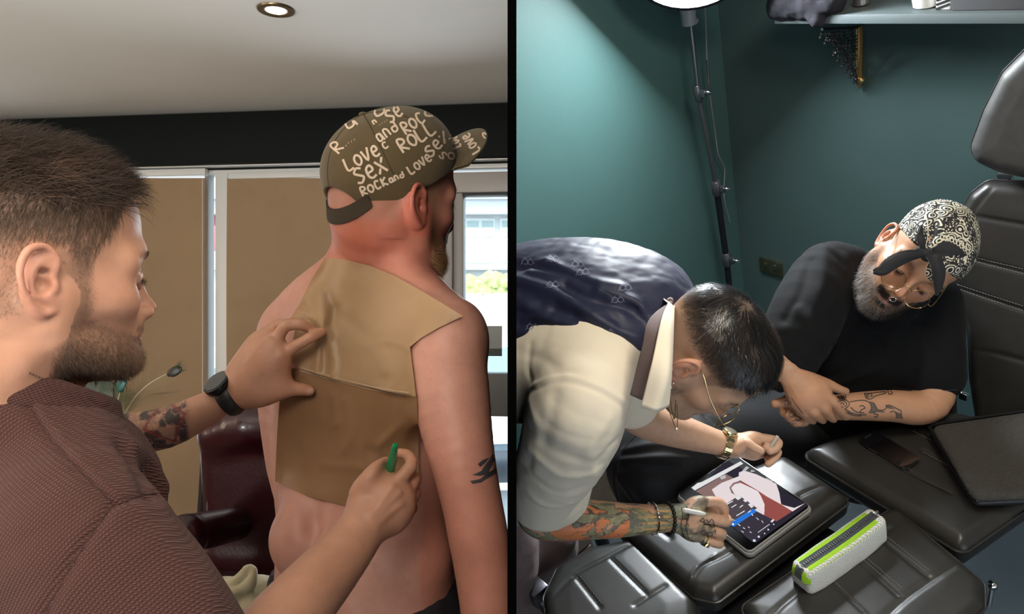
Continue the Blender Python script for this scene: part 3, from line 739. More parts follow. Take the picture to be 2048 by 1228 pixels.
MB().lathe(onside(1379, 52, .10), nrm(pole[0] - pole[1]), [(0, .012), (.004, .022), (.05, .024), (.06, .016)], 18).sphere(onside(1390, 42, .10), .011, 10).build('lamp_joint', mat('grey_plastic', (.35, .35, .38), .4), ls)
lh = P(1385, -72, 2.0); LN = nrm([-.08, -.40, -.9])
MB().lathe(lh - LN * .06, LN, [(0, .03), (.01, .14), (.03, .17), (.05, .172)], 40).build('lamp_head', m_blk, ls)
cable = [onside(x_, y_, o_) for x_, y_, o_ in ((1408, -30, .05), (1412, 60, .05), (1414, 120, .05), (1420, 190, .05), (1431, 270, .04), (1437, 310, .04), (1449, 335, .03), (1448, 372, .03), (1449, 400, .03), (1460, 445, .02))]
MB().tube(spline(cable, 5), .0022, 6).build('cable', mat('cable_grey', (.22, .22, .25), .4), ls)
MB().tube(cable[2:4], .004, 8).build('cable_plug', mat('cable_black', (.05, .05, .06), .3), ls)
MB().tube([lh - LN * .05, pole[0]], .008, 10).build('lamp_arm', m_grey, ls)
MB().lathe(lh - LN * .010, LN, [(0, .16), (.002, .16)], 40).build('lamp_diffuser', mat('lamp_diffuser', (1, 1, 1), .5, emit=((.93, .96, 1), 7)), ls)
# the lower left of the right room: drawer unit, clamp of the chair, mesh chair
m_wood = mat('grey_wood', (.16, .13, .10), .6, var=.25, vscale=3)
dq = P(1020, 1150, 2.05); dt = thing('drawer_unit', 'grey-brown wooden drawer unit behind the leaning man', 'drawer unit', dq)
R_ = [SH, MN, UP]
MB().box(dq, (.20, .16, .22), R_, .004).build('body', m_wood, dt)
for k in (-.10, .0, .10): MB().box(dq + UP * k + MN * .164, (.19, .005, .045), R_, .003).build('drawer_front', m_wood, dt)
for k in (-.10, .0, .10): MB().box(dq + UP * k + SH * .203, (.003, .15, .045), R_, .002).build('side_panel', m_wood, dt)
m_mesh = mat('beige_mesh', (.62, .54, .42), .8, weave=(75, .8, (0, .5, 0), .5))
cq = P(1175, 930, 2.12)
ms = thing('mesh_chair', 'beige mesh-backed chair half hidden behind the white shirt sleeve', 'chair', cq - UP * .45)
s = SDF(); s.box(cq, (.20, .012, .17), [nrm(SH), nrm(MN + UP * .2), nrm(UP - MN * .2)], .01)
V, Q = s.mesh(.006); mesh_obj('mesh_back', V, Q, m_mesh, ms)
rx, ry = nrm(SH), nrm(UP - MN * .2)
MB().tube(spline([cq - rx * .22 - ry * .17, cq - rx * .225 + ry * .15, cq - rx * .19 + ry * .185, cq + rx * .19 + ry * .185, cq + rx * .225 + ry * .15, cq + rx * .22 - ry * .17], 6), .014, 10).build('back_frame', m_blk, ms)
MB().tube([cq - ry * .16, cq - UP * .45], .02, 10).build('post', m_blk, ms)
pk = P(1278, 858, 1.95)
pkt = MB().box(pk, (.03, .012, .022), R_, .002).build('paper_packet', mat('packet_white', (.75, .72, .70), .5), None); tag(pkt, 'small red and white packet lying beside the mesh chair', 'packet')
MB().box(pk + MN * .0125 + UP * .004, (.022, .001, .012), R_).build('red_panel', mat('packet_red', (.6, .02, .02), .4), pkt)

# ================================================================ PEOPLE: helpers
LEFT_MARK = set(bpy.data.objects)
def px3(*pts):
    """(px,py,depth,radius in picture px) list -> (point, metres)"""
    return [(P(a, b, d), r * d / F) for a, b, d, r in pts]
def head_place(earpx, yaw, pitch, roll, side, sc=1., width=1.):
    """put a head so its ear sits at a picture point; yaw: degrees turned away from pure profile (facing picture-right)"""
    r, u, a = view_frame(*earpx[:2]); y, p, ro = map(math.radians, (yaw, pitch, roll))
    f = r * math.cos(y) + a * math.sin(y); up = u * math.cos(p) + f * math.sin(p); f = f * math.cos(p) - u * math.sin(p)
    A = head_axes(f, up); up = A[2] * math.cos(ro) + A[1] * math.sin(ro); A = head_axes(A[0], up)
    org = P(*earpx) - (A[0] * -.010 + A[1] * side * .0755 * width) * sc
    return A, org
def hand_prims(s, wrist, mcp, fingers, thumb, k=.010, kf=.004, palm_r=.011):
    """wrist: (pt,r) ; mcp: four (pt,r); fingers: four lists of (pt,r) starting after the MCP; thumb: list (pt,r)"""
    w = np.asarray(wrist[0])
    for (p, r) in mcp:                                    # palm: fan of bones
        s.chain([(w * .75 + p * .25, palm_r * 1.25), (w * .4 + p * .6, palm_r * 1.08), (p, r)], k=k)
    for a, b in zip(mcp, mcp[1:]): s.rc(a[0] * .8 + w * .2, b[0] * .8 + w * .2, palm_r, palm_r, k)
    t = SDF(); 
    s.chain([(w * .8 + thumb[0][0] * .2, palm_r * 1.2)] + thumb, k=k, n=3)
    for m, f in zip(mcp, fingers): s.chain([m] + f, k=kf, n=3)
def nail(t, pts, parent, m): pass
def head_mask_hair(L, line):
    x, y, z = L.T; xs, zs = zip(*line); return sstep(z - np.interp(x, xs, zs), -.003, .008)
M_nail = None
# ================================================================ PERSON 1: bearded man in the maroon top
A1, O1 = head_place((92, 559, .640), 18, 0, 0, -1, .99)
hs = head_sdf(nose=-.2, jaw=1.02, eye_shut=.45, chin=.002, nosedrop=-.002)
s = SDF(); s.place(hs, A1, O1, .99, .74)
nb = O1 - A1[2] * .06 - A1[0] * .035
s.chain([(O1 - A1[2] * .035 - A1[0] * .030, .060), (O1 - A1[2] * .10 - A1[0] * .036, .057), (P(28, 800, .74), .060), (P(22, 880, .76), .07)], k=.03, n=3)
s.chain([(O1 - A1[1] * .052 - A1[0] * .022 - A1[2] * .07, .010), (P(125, 800, .73), .010)], k=.02)   # neck muscle
s.loft([(P(25, 890, .78), .06, .045, A1[1]), (P(10, 990, .80), .12, .07, A1[1]), (P(0, 1200, .82), .14, .09, A1[1]), (P(0, 1500, .84), .14, .10, A1[1])], k=.03)
# right arm with the pen
s.chain(px3((110, 1000, .68, 120), (180, 1150, .66, 125), (300, 1340, .66, 115), (395, 1440, .70, 100), (480, 1350, .75, 88), (590, 1220, .82, 72), (660, 1140, .87, 60), (705, 1085, .90, 51), (728, 1050, .915, 47)), k=.02, n=3)
w_ = px3((735, 1045, .92, 42))[0]
hand_prims(s, w_, px3((782, 962, .930, 17), (806, 980, .940, 15), (806, 1004, .940, 15), (800, 1028, .945, 14)),
           [px3((821, 934, .935, 13.5), (817, 912, .955, 11.5), (800, 906, .968, 9.5)), px3((829, 958, .955, 13), (815, 955, .980, 11), (795, 955, .985, 10)),
            px3((829, 986, .957, 13), (815, 985, .985, 11), (795, 980, .985, 10)), px3((823, 1016, .960, 12), (810, 1012, .983, 10), (795, 1005, .985, 9))],
           px3((720, 988, .920, 19), (738, 955, .918, 16), (754, 937, .925, 14.5), (772, 925, .945, 12)), k=.012, palm_r=.015)
s.ell(P(764, 1008, .935), (.034, .018, .034), k=.025)
s.chain([(P(752, 985, .893), .002), (P(764, 965, .903), .0055), (P(777, 944, .918), .008), (P(786, 930, .935), .008)], k=.010, op='s', n=3)
for a, b in (((745, 1040), (800, 985)), ((752, 1048), (802, 1008)), ((742, 1030), (785, 975))): s.fold([P(*a, .897), P(*b, .912)], .0028, .005)
for a, b in (((790, 992), (820, 975)), ((788, 1010), (822, 1002))): s.fold([P(*a, .925), P(*b, .935)], -.0016, .005)
# left arm reaching to the paper
s.chain(px3((60, 900, .98, 75), (150, 890, 1.0, 58), (240, 872, 1.02, 43), (330, 856, 1.03, 41), (400, 825, 1.035, 35), (450, 797, 1.035, 28), (475, 783, 1.035, 27)), k=.02, n=3)
w_ = px3((485, 780, 1.035, 27))[0]
hand_prims(s, w_, px3((563, 708, 1.032, 14), (549, 690, 1.032, 13.5), (541, 676, 1.045, 11), (536, 668, 1.055, 10)),
           [px3((592, 691, 1.03, 12), (605, 684, 1.03, 11.2), (624, 673, 1.035, 11), (643, 664, 1.048, 9)), px3((567, 656, 1.028, 12), (585, 650, 1.03, 10.8), (604, 650, 1.035, 10.8), (630, 662, 1.052, 8.6)),
            px3((550, 653, 1.045, 9.5), (580, 644, 1.05, 8.5), (604, 645, 1.065, 7.5)), px3((541, 655, 1.06, 9), (560, 645, 1.07, 8), (578, 648, 1.08, 7))],
           px3((520, 785, 1.035, 18), (557, 781, 1.035, 15), (584, 779, 1.042, 12.2), (604, 779, 1.048, 12.4), (618, 781, 1.054, 11)), k=.022, palm_r=.0145)
s.ell(P(520, 750, 1.04), (.034, .018, .034), k=.03)
for a, b in (((500, 740), (545, 690)), ((508, 752), (560, 712)), ((498, 725), (538, 676))): s.fold([P(*a, 1.012), P(*b, 1.018)], .0030, .0045)
for a in ((563, 704), (549, 684), (569, 650), (592, 688), (584, 776)): s.fold([P(*a, 1.018), P(a[0] + 3, a[1] + 3, 1.018)], .0016, .006)
V, Q = s.mesh(.0018, lo=(-.80, .35, .70)); L = zwarp((V - O1) @ A1.T / .99, .74); N = normals(V, Q)
SK1 = np.array((.52, .27, .175))
dh = sstep(np.linalg.norm(L * (1, 1, .8), axis=1), .15, .19)
c = head_colors(L, SK1) * (1 - dh[:, None]) + SK1 * dh[:, None]
bx, by, bz = L.T
# beard + cropped hair shadow on the skin (the stubble's own colour)
beard1 = lambda L: np.clip(sstep(-(L[:, 2] + np.interp(L[:, 0], [-.02, .02, .05, .08, .10], [.035, .030, .048, .060, .066])), -.004, .008), 0, 1) * sstep(L[:, 2], -.128, -.114) * sstep(L[:, 0], -.004, .010) * (1 - np.exp(-((L[:, 2] + .067) / .006) ** 4) * (np.abs(L[:, 1]) < .02) * (L[:, 0] > .085))
moust = lambda L: np.exp(-((L[:, 2] + .056) / .006) ** 2) * (np.abs(L[:, 1]) < .028) * (L[:, 0] > .07)
side = lambda L: sstep(L[:, 0] + .006 * fbm(L, 90, 3, 2), -.002, .016) * sstep(-L[:, 0], -.034, -.024) * (L[:, 2] > -.06) * (L[:, 2] < .03)
line1 = [(-.13, -.052), (-.05, -.048), (-.022, -.020), (-.018, .032), (.012, .030), (.018, .004), (.030, .004), (.036, .030), (.052, .050), (.062, .072), (.075, .086), (.10, .098)]
nd = (np.linalg.norm(L, axis=1) < .19)
wh = head_mask_hair(L, line1) * nd * (1 - (np.abs(L[:, 1]) > .074) * (L[:, 2] < .034) * (L[:, 2] > -.034) * (np.abs(L[:, 0] + .01) < .04))
wb = np.clip(np.maximum(beard1(L), np.maximum(moust(L), side(L))), 0, 1) * nd * (np.abs(L[:, 1]) < .073)
c = smear(0, c, (.16, .10, .075), np.clip(wh * (.35 + .5 * sstep(L[:, 2], .02, .07)), 0, 1)); c = smear(0, c, (.15, .09, .065), wb * .6)
# brow
# forearm tattoo (left forearm): ink in arm coordinates
a0, a1 = P(235, 875, 1.02), P(470, 785, 1.035); ax = nrm(a1 - a0); La = np.linalg.norm(a1 - a0)
q = V - a0; t = (q @ ax) / La; rad = np.linalg.norm(q - (q @ ax)[:, None] * ax, axis=1); up_ = nrm(np.cross(ax, [0, 1, 0])) ; up_ = up_ if up_[2] > 0 else -up_
h = (q @ up_) / .03
arm = (t > -.35) & (t < .95) & (rad < .05) & (V[:, 1] > .9)
ink = fbm(np.stack([t * 9, h * 2.2, np.zeros(len(t))], 1), 1.0, 3, 4); ink2 = np.abs(fbm(np.stack([t * 14, h * 3.4, np.ones(len(t))], 1), 1.0, 9, 2))
cover = sstep(.66 - t - .10 * np.abs(h), -.02, .03) + sstep(h, .55, .8) * sstep(.93 - t, 0, .05)
dark = np.clip(cover, 0, 1) * np.clip(.35 + .75 * sstep(ink, -.12, .10) - .9 * sstep(.06 - ink2, 0, .03) * .7, 0, 1) * arm
c = smear(0, c, (.030, .026, .028), np.clip(dark, 0, .93))
dd = np.abs(np.abs(t - .44) * 3.4 + np.abs(h + .1) * .55 - .55); c = smear(0, c, (.22, .035, .035), sstep(.07 - dd, 0, .03) * arm * (t < .66) * .8)
nl = np.exp(-(((V - P(620, 783, 1.042)) / (.006, .02, .0045)) ** 2).sum(1) ** 2); c = smear(0, c, (.72, .47, .38), .7 * nl)
p1 = thing('person', 'bearded man in a maroon waffle top, drawing with a green pen, seen in profile', 'person', P(20, 1500, .82))
body = mesh_obj('body', V, Q, SKIN, p1, col=c); T1 = tree_of(V, Q); V1, N1, Q1 = V, N, Q
# hair
hw = wh * (L[:, 2] > -.06)
top = sstep(L[:, 2], .062, .090)
R, RN, ri = pick(V, N, hw * (1 - top), 15000); LL = L[ri]
dr = A1[2] * -1.0 - A1[0] * .35 + 0 * R
gcol = np.array([.13, .088, .060]) * (1 - .55 * sstep(LL[:, 2], .03, .075))[:, None] + np.array([.05, .04, .03]) * (1 - sstep(LL[:, 2], -.01, .03))[:, None]
hair('hair', R, RN, np.tile(-A1[2] - A1[0] * .35, (len(R), 1)), .005 + .013 * sstep(LL[:, 2], .01, .075), .00042, HAIRM, p1, lift=.35, jit=.22, col=gcol)
R, RN, ri = pick(V, N, hw * top, 11000); LL = L[ri]
dirs = A1[0] * 1.0 + np.tile(A1[2] * .15, (len(R), 1)) - A1[1] * (LL[:, 1] * -2)[:, None] + (fbm(R, 28, 4, 2) * 1.0)[:, None] * A1[1] + (fbm(R, 40, 8, 2) * .5)[:, None] * A1[2]
hc = np.array([.028, .015, .009]) * (1 + 1.3 * sstep(fbm(R, 50, 2, 2), .1, .5))[:, None]
hair('hair', R, RN, dirs, .036, .00062, HAIRM, p1, seg=4, lift=.85, bend=.75, jit=.36, col=hc, cvar=.5)
R, RN, ri = pick(V, N, wb * (.35 + 1.0 * sstep(-LL[0, 0] * 0 - L[:, 2], .03, .08)), 11000); LL = L[ri]
bc = np.array([.10, .062, .040]) * (1 + .9 * sstep(LL[:, 0], .06, .1))[:, None]
hair('beard', R, RN, np.tile(-A1[2] + A1[0] * .35, (len(R), 1)), .005 + .004 * sstep(-LL[:, 2], .05, .10), .00036, HAIRM, p1, lift=.45, jit=.35, col=bc)
def brow(name, A, O, V, N, sd, parent, colr, n=500, ln=.007):
    L = (V - O) @ A.T; w = np.exp(-((L[:, 2] - .026 + np.abs(np.abs(L[:, 1]) - .038) * .22) / .0036) ** 2) * (L[:, 0] > .05) * (L[:, 1] * sd > .013) * (L[:, 1] * sd < .054)
    R, RN, ri = pick(V, N, w, n); hair(name, R, RN, np.tile(A[1] * sd + A[2] * .15, (n, 1)), ln, .0004, HAIRM, parent, lift=.2, jit=.2, col=colr)
brow('eyebrow', A1, O1, V, N, -1, p1, (.02, .012, .008), 900); brow('eyebrow', A1, O1, V, N, 1, p1, (.02, .012, .008))
def lashes(A, O, V, N, sd, parent, colr=(.01, .007, .005), zc=.000, n=140):
    L = (V - O) @ A.T; w = np.exp(-((L[:, 2] - zc) / .0018) ** 2) * (L[:, 0] > .080) * (np.abs(L[:, 1] * sd - .032) < .013)
    if w.sum() < 1: return
    R, RN, ri = pick(V, N, w, n); hair('eyelashes', R, RN, np.tile(A[0] - A[2] * .6 + A[1] * sd * .3, (n, 1)), .008, .00035, HAIRM, parent, lift=.8, jit=.15, col=colr)
lashes(A1, O1, V, N, -1, p1)
# arm hair on the near forearm
q = V - P(620, 1190, .85); w = (V[:, 1] > .72) & (V[:, 1] < .90) & (V[:, 2] < 1.25) & (N[:, 1] < 0)
R, RN, ri = pick(V, N, w.astype(float), 900); hair('arm_hair', R, RN, np.tile(nrm([.8, .3, .1]), (900, 1)), .009, .00018, HAIRM, p1, lift=.25, jit=.4, col=(.12, .07, .04))
# maroon waffle top
m_top = mat('maroon_waffle', (.132, .058, .050), .9, var=.06, vscale=4, sheen=.06, spec=.2, weave=(115, .8, (.2, -.5, .25), .45))
m_rib = mat('maroon_rib', (.115, .050, .044), .9, sheen=.06, spec=.2, weave=(150, .7, (0, .4, 0), .35))
cc = P(18, 728, .718)
m_seam = mat('maroon_seam', (.05, .022, .022), .9)
s = SDF()
s.loft([(P(8, 850, .775), .10, .050, A1[1]), (P(5, 920, .78), .17, .080, A1[1]), (P(5, 1010, .79), .19, .102, A1[1]), (P(0, 1150, .80), .18, .118, A1[1]), (P(-10, 1500, .84), .17, .115, A1[1])], k=.03)
s.chain(px3((75, 905, .72, 98), (112, 985, .67, 140), (150, 1080, .64, 172), (225, 1215, .635, 190), (330, 1370, .64, 185), (420, 1470, .68, 150)), k=.06, n=3)
s.rc(P(95, 860, .76), P(190, 930, .80), .030, .035, .05); s.chain([(cc + A1[1] * -.018 - A1[2] * .066 - A1[0] * .01, .056), (cc - A1[2] * .11, .072)], k=.04)
s.chain([(cc + v * .086 - A1[2] * (.056 + .034 * (v @ A1[0])), .022) for v in [nrm(A1[0] * math.cos(q) + A1[1] * math.sin(q)) for q in np.linspace(0, 2 * math.pi, 17)]], k=.04, n=2)
s.chain(px3((200, 925, .83, 62), (255, 960, .80, 60), (250, 1050, .78, 75)), k=.04, n=3)
s.chain(px3((60, 905, .98, 100), (140, 895, 1.0, 76), (205, 868, 1.015, 50)), k=.02, n=3)      # far sleeve
s.ell(P(250, 868, 1.02), (.05, .03, .034), k=.004, op='s')
for pts, am, wd in (([(52, 800), (105, 880), (165, 945), (228, 1008)], -.004, .006), ([(232, 1010), (285, 990), (330, 985)], -.0035, .006), ([(228, 1008), (165, 1095), (100, 1205)], -.004, .006),
                    ([(260, 900), (300, 935), (322, 975), (300, 940)], .006, .012), ([(245, 1020), (330, 1110), (420, 1215)], .006, .022)):
    pass
V, Q = s.mesh(.0035, lo=(-.95, .35, .72)); T = tree_of(V, Q)
def crease(V, Q, T, pts, amp, wid):
    """press a crease / raise a fold into a finished surface along picture points (only where they meet it)"""
    A = spline(pts, 8); H = [hit(T, x, y) for x, y in A]; H = [h[0] for h in H if h is not None]
    if len(H) < 2: return V
    N = normals(V, Q); best = np.full(len(V), 1e9)
    lo = np.min(H, 0) - wid * 3; hi = np.max(H, 0) + wid * 3; m = np.where(np.all((V > lo) & (V < hi), 1))[0]; p = V[m]; b = best[m]
    for a, e in zip(H, H[1:]):
        ab = np.asarray(e) - a; 
        if np.linalg.norm(ab) > .06: continue
        q = p - a; t = np.clip(q @ ab / max(ab @ ab, 1e-12), 0, 1); b = np.minimum(b, ((q - t[:, None] * ab) ** 2).sum(1))
    V = V.copy(); V[m] += N[m] * (amp * np.exp(-b / wid ** 2))[:, None]; return V
for pts, am, wd in (([(52, 800), (105, 880), (165, 945), (228, 1008)], -.0035, .004), ([(232, 1010), (285, 992), (332, 985)], -.003, .004), ([(228, 1008), (165, 1095), (100, 1205), (90, 1228)], -.0035, .004),
                    ([(60, 795), (115, 872), (175, 937), (238, 1000)], .0025, .006), ([(262, 895), (300, 930), (325, 975)], .006, .012), ([(250, 900), (285, 945), (300, 980)], -.006, .012), ([(250, 1030), (330, 1115), (420, 1215)], .004, .02)):
    V = crease(V, Q, T, pts, am, wd)
V = V + normals(V, Q) * (fbm(V, 14, 6, 2) * .003)[:, None]
shirt = mesh_obj('shirt', V, Q, m_top, p1); T = tree_of(V, Q)
strokes('seam', T, [[(52, 800), (105, 880), (165, 945), (228, 1008)], [(232, 1010), (285, 990), (330, 986)], [(228, 1008), (165, 1095), (100, 1205), (90, 1228)]], 2.6, m_seam, shirt, .0008)
cr = [nrm(A1[0] * math.cos(q) + A1[1] * math.sin(q)) for q in np.linspace(0, 2 * math.pi, 17)]
s = SDF(); s.chain([(cc + v * (.086) - A1[2] * (.012 + .038 * (v @ A1[0])), .010) for v in cr], k=.004, n=2); s.chain([(cc + v * (.0905) - A1[2] * (.030 + .038 * (v @ A1[0])), .010) for v in cr], k=.012, n=2)
V, Q = s.mesh(.0022); mesh_obj('collar', V, Q, m_rib, shirt)
strokes('neck_tattoo', T1, [[(58 + i * 6, 748 + i * 2.6), (60 + i * 6, 744 + i * 2.6), (62 + i * 6, 749 + i * 2.6)] for i in range(9)], 1.2, mat('ink', (.03, .03, .035), .6), p1, n=2)
# watch on his left wrist
wt = thing('wristwatch', 'black round smartwatch on the reaching wrist of the maroon-topped man', 'watch', P(455, 785, 1.035))
m_wb = mat('black_silicone', (.012, .012, .014), .45)
s = SDF(); wc = P(460, 792, 1.035); ax = nrm(P(475, 783, 1.035) - P(440, 803, 1.035)); u1 = nrm(np.cross(ax, [0, 1, 0])); u1 = u1 if u1[2] > 0 else -u1; u2 = nrm(np.cross(ax, u1))
u2 = u2 if u2[1] < 0 else -u2
for q in np.linspace(0, 2 * math.pi, 40, endpoint=False): s.ell(wc + (u1 * math.cos(q) * .0235 + u2 * math.sin(q) * .0225), np.array([.011, .0045, .0045]), [ax, nrm(-u1 * math.sin(q) + u2 * math.cos(q)), nrm(u1 * math.cos(q) + u2 * math.sin(q))], k=.003)
V, Q = s.mesh(.0014); mesh_obj('strap', V, Q, m_wb, wt)
dn = nrm(u1 * .80 + u2 * .55); MB().lathe(wc + dn * .020, dn, [(0, .0150), (.002, .0195), (.007, .0205), (.0105, .0195), (.0115, .0175)], 36).build('case', m_blk, wt)
MB().lathe(wc + dn * .0312, dn, [(0, .0175), (.0008, .0172), (.0012, .015)], 36).build('face', mat('watch_glass', (.004, .004, .005), .06, coat=1), wt)
# green pen in his right hand
pa, pb = P(791, 889, .905), P(775, 965, .960); pd = nrm(pb - pa); Lp = np.linalg.norm(pb - pa)
pn = thing('green_pen', 'green felt pen held by the maroon-topped man against the tracing paper', 'pen', pa)
MB().lathe(pa, pd, [(0, .0024), (.001, .0034), (.006, .0040), (.010, .0042), (.025, .0058), (.045, .0062), (.085, .0058)], 20).build('barrel', mat('green_plastic', (.002, .26, .10), .25, coat=.5), pn)
MB().lathe(pa + pd * .085, pd, [(0, .0052), (.010, .0045), (.014, .002), (.018, .001)], 16).build('tip', mat('pen_tip', (.02, .02, .02), .6), pn)

# ================================================================ PERSON 2: shirtless man in the cap
A2, O2 = head_place((836, 408, 1.06), 37, 2, 0, -1, .95)
hs = head_sdf(nose=.2, jaw=1.1, eye_shut=.3, width=1.04)
s = SDF(); s.place(hs, A2, O2, .95, .9)
SV = nrm([.82, -.57, 0]); 
s.chain([(O2 - A2[2] * .03 - A2[0] * .028, .068), (P(752, 500, 1.125), .063), (P(752, 560, 1.14), .070), (P(748, 600, 1.16), .08)], k=.035, n=3)
s.chain([(O2 - A2[1] * .050 - A2[2] * .075 - A2[0] * .015, .010), (P(805, 530, 1.075), .012), (P(835, 580, 1.06), .014)], k=.03)
s.loft([(P(742, 590, 1.165), .075, .07, SV), (P(738, 640, 1.17), .150, .082, SV), (P(728, 710, 1.175), .180, .105, SV), (P(722, 800, 1.18), .172, .115, SV), (P(718, 920, 1.18), .160, .112, SV), (P(722, 1040, 1.17), .152, .108, SV), (P(726, 1130, 1.165), .158, .112, SV), (P(728, 1300, 1.16), .165, .118, SV)], k=.04, n=5)
s.chain([(P(760, 560, 1.14), .045), (P(830, 600, 1.09), .040), (P(900, 665, 1.03), .050)], k=.05, n=3)
s.chain([(P(735, 555, 1.15), .045), (P(660, 590, 1.20), .042), (P(590, 655, 1.25), .050)], k=.05, n=3)
s.chain(px3((892, 715, 1.03, 78), (900, 770, 1.0, 78), (912, 850, .98, 72), (928, 930, .96, 64), (945, 1010, .955, 60), (956, 1070, .95, 60), (966, 1130, .95, 58), (975, 1240, .94, 52), (975, 1400, .93, 42)), k=.03, n=3)
s.chain(px3((592, 690, 1.25, 70), (575, 770, 1.24, 60), (572, 860, 1.23, 46), (590, 960, 1.24, 42), (640, 1060, 1.27, 38)), k=.03, n=3)
s.ell(P(835, 730, 1.08), (.05, .05, .07), k=.05); s.ell(P(640, 740, 1.12), (.06, .04, .09), k=.05)          # shoulder blades
s.ell(P(610, 1080, 1.09), (.05, .04, .05), k=.05); s.ell(P(820, 1110, 1.07), (.05, .04, .05), k=.05)
s.fold([P(645, 700, 1.06), P(640, 850, 1.065), P(634, 1000, 1.065), P(628, 1100, 1.07)], -.012, .02)
s.fold([P(918, 1062, .89), P(940, 1070, .885), P(960, 1075, .885)], -.003, .008)
s.fold([P(556, 1050, 1.13), P(600, 1040, 1.09), P(640, 1052, 1.075)], -.003, .016)
V, Q = s.mesh(.0019, lo=(-.6, .7, .75)); L = zwarp((V - O2) @ A2.T / .95, .9); N = normals(V, Q)
SK2 = np.array((.52, .26, .195)); RED = np.array((.52, .14, .08))
dh = sstep(np.linalg.norm(L * (1, 1, .8), axis=1), .15, .19)
c = head_colors(L, SK2 * (1.0, .9, .88), red=(.62, .17, .12), earred=.7) * (1 - dh[:, None]) + SK2 * dh[:, None]
# weathered neck and forearm skin
neck = np.exp(-(((V - P(745, 480, 1.08)) / (.085, .2, .05)) ** 2).sum(1)); c = smear(0, c, RED, np.clip(neck * .85, 0, .8))
c = smear(0, c, RED, .30 * sstep(V[:, 1], 1.3, 1.0) * sstep(P(800, 700, 1)[2] - V[:, 2], 0, .25) * (V[:, 0] > P(850, 800, 1.0)[0] - .01))
fre = fbm(V, 330, 3, 1); c = smear(0, c, (.40, .18, .12), .30 * sstep(fre, .5, .8) * (V[:, 2] < 1.6) * (V[:, 0] > -.19)); c *= (1 + .06 * fbm(V, 30, 5, 3))[:, None]
nd = np.linalg.norm(L, axis=1) < .19
wb2 = np.clip(np.maximum(beard1(L), np.maximum(moust(L), side(L))), 0, 1) * nd * (np.abs(L[:, 1]) < .077)
c = smear(0, c, (.50, .28, .16), wb2 * .5)
line2 = [(-.13, -.03), (-.05, -.028), (-.022, -.01), (-.018, .035), (.012, .030), (.018, .0), (.030, .0), (.04, .035), (.06, .07), (.075, .086), (.10, .098)]
wh2 = head_mask_hair(L, line2) * nd * (1 - (np.abs(L[:, 1]) > .076) * (L[:, 2] < .036) * (L[:, 2] > -.036) * (np.abs(L[:, 0] + .01) < .04))
c = smear(0, c, (.36, .20, .13), wh2 * .35)
p2 = thing('person', 'shirtless man in a scrawled olive cap, seen from behind with tracing paper on his back', 'person', P(728, 1400, 1.16))
mesh_obj('body', V, Q, SKIN, p2, col=c); T2 = tree_of(V, Q); V2, N2 = V, N
R, RN, ri = pick(V, N, wb2, 9000); LL = L[ri]
hair('beard', R, RN, np.tile(-A2[2] + A2[0] * .3, (len(R), 1)), .004 + .007 * sstep(-LL[:, 2], .05, .10), .00034, HAIRM, p2, lift=.5, jit=.35, col=(.62, .38, .20), cvar=.4)
R, RN, ri = pick(V, N, wh2 * (L[:, 2] < .07), 9000)
hair('hair', R, RN, np.tile(-A2[2] - A2[0] * .3, (len(R), 1)), .0032, .0003, HAIRM, p2, lift=.5, jit=.3, col=(.40, .27, .17), cvar=.4)
brow('eyebrow', A2, O2, V, N, -1, p2, (.35, .2, .1), 350)
lashes(A2, O2, V, N, -1, p2, (.25, .15, .08))
w = ((V[:, 2] < 1.40) & (V[:, 0] > P(860, 800, 1.0)[0]) & (V[:, 2] > 1.08)).astype(float) + 2.0 * (np.linalg.norm(V - P(545, 660, 1.22), axis=1) < .08)
R, RN, ri = pick(V, N, w, 2600); hair('body_hair', R, RN, np.tile(nrm([.2, 0, -1]), (2600, 1)), .008, .00014, HAIRM, p2, lift=.35, jit=.5, col=(.62, .42, .28))
m_ink = mat('tattoo_ink', (.055, .05, .055), .55)
tt = patches('tattoo', T2, [[(940, 962), (960, 958), (975, 945), (990, 938), (992, 946), (978, 955), (962, 965), (945, 968)], [(944, 950), (962, 942), (970, 930), (984, 908), (990, 910), (990, 920), (982, 932), (975, 948), (960, 952)],
     [(955, 928), (965, 920), (978, 915), (970, 926), (960, 934)], [(968, 952), (990, 934), (991, 940), (972, 956)]], m_ink, p2, 4, .0005)
# dark patterned waistband
m_tr = mat('dark_patterned_cloth', (.010, .010, .012), .85, bump=.6, bscale=120)
s = SDF()
s.loft([(P(722, 1155, 1.172), .166, .121, SV), (P(728, 1300, 1.16), .185, .135, SV), (P(728, 1500, 1.16), .19, .14, SV)], k=.02)
s.add(lambda p: p[:, 2] - (P(722, 1168, 1.17)[2] - .010 + .055 * np.cos((p[:, 0] - P(735, 0, 1.17)[0]) * 9 + .35) * -1 * .9 + .04), [-9] * 3, [9] * 3, .004, 'i')
V, Q = s.mesh(.004, lo=(-.6, .7, .85)); V = V + normals(V, Q) * (fbm(V, 40, 3, 2) * .003)[:, None]
mesh_obj('trousers', V, Q, m_tr, p2)
T = tree_of(V, Q)
mb = MB()
for i in range(34):
    h_ = hit(T, rng.uniform(545, 600), rng.uniform(1120, 1228), .0004)
    if h_ is not None: mb.lathe(h_[0], h_[1], [(0, .0022), (.0006, .0022)], 6)
mb.build('cloth_pattern', mat('pattern_grey', (.10, .10, .11), .8), p2)

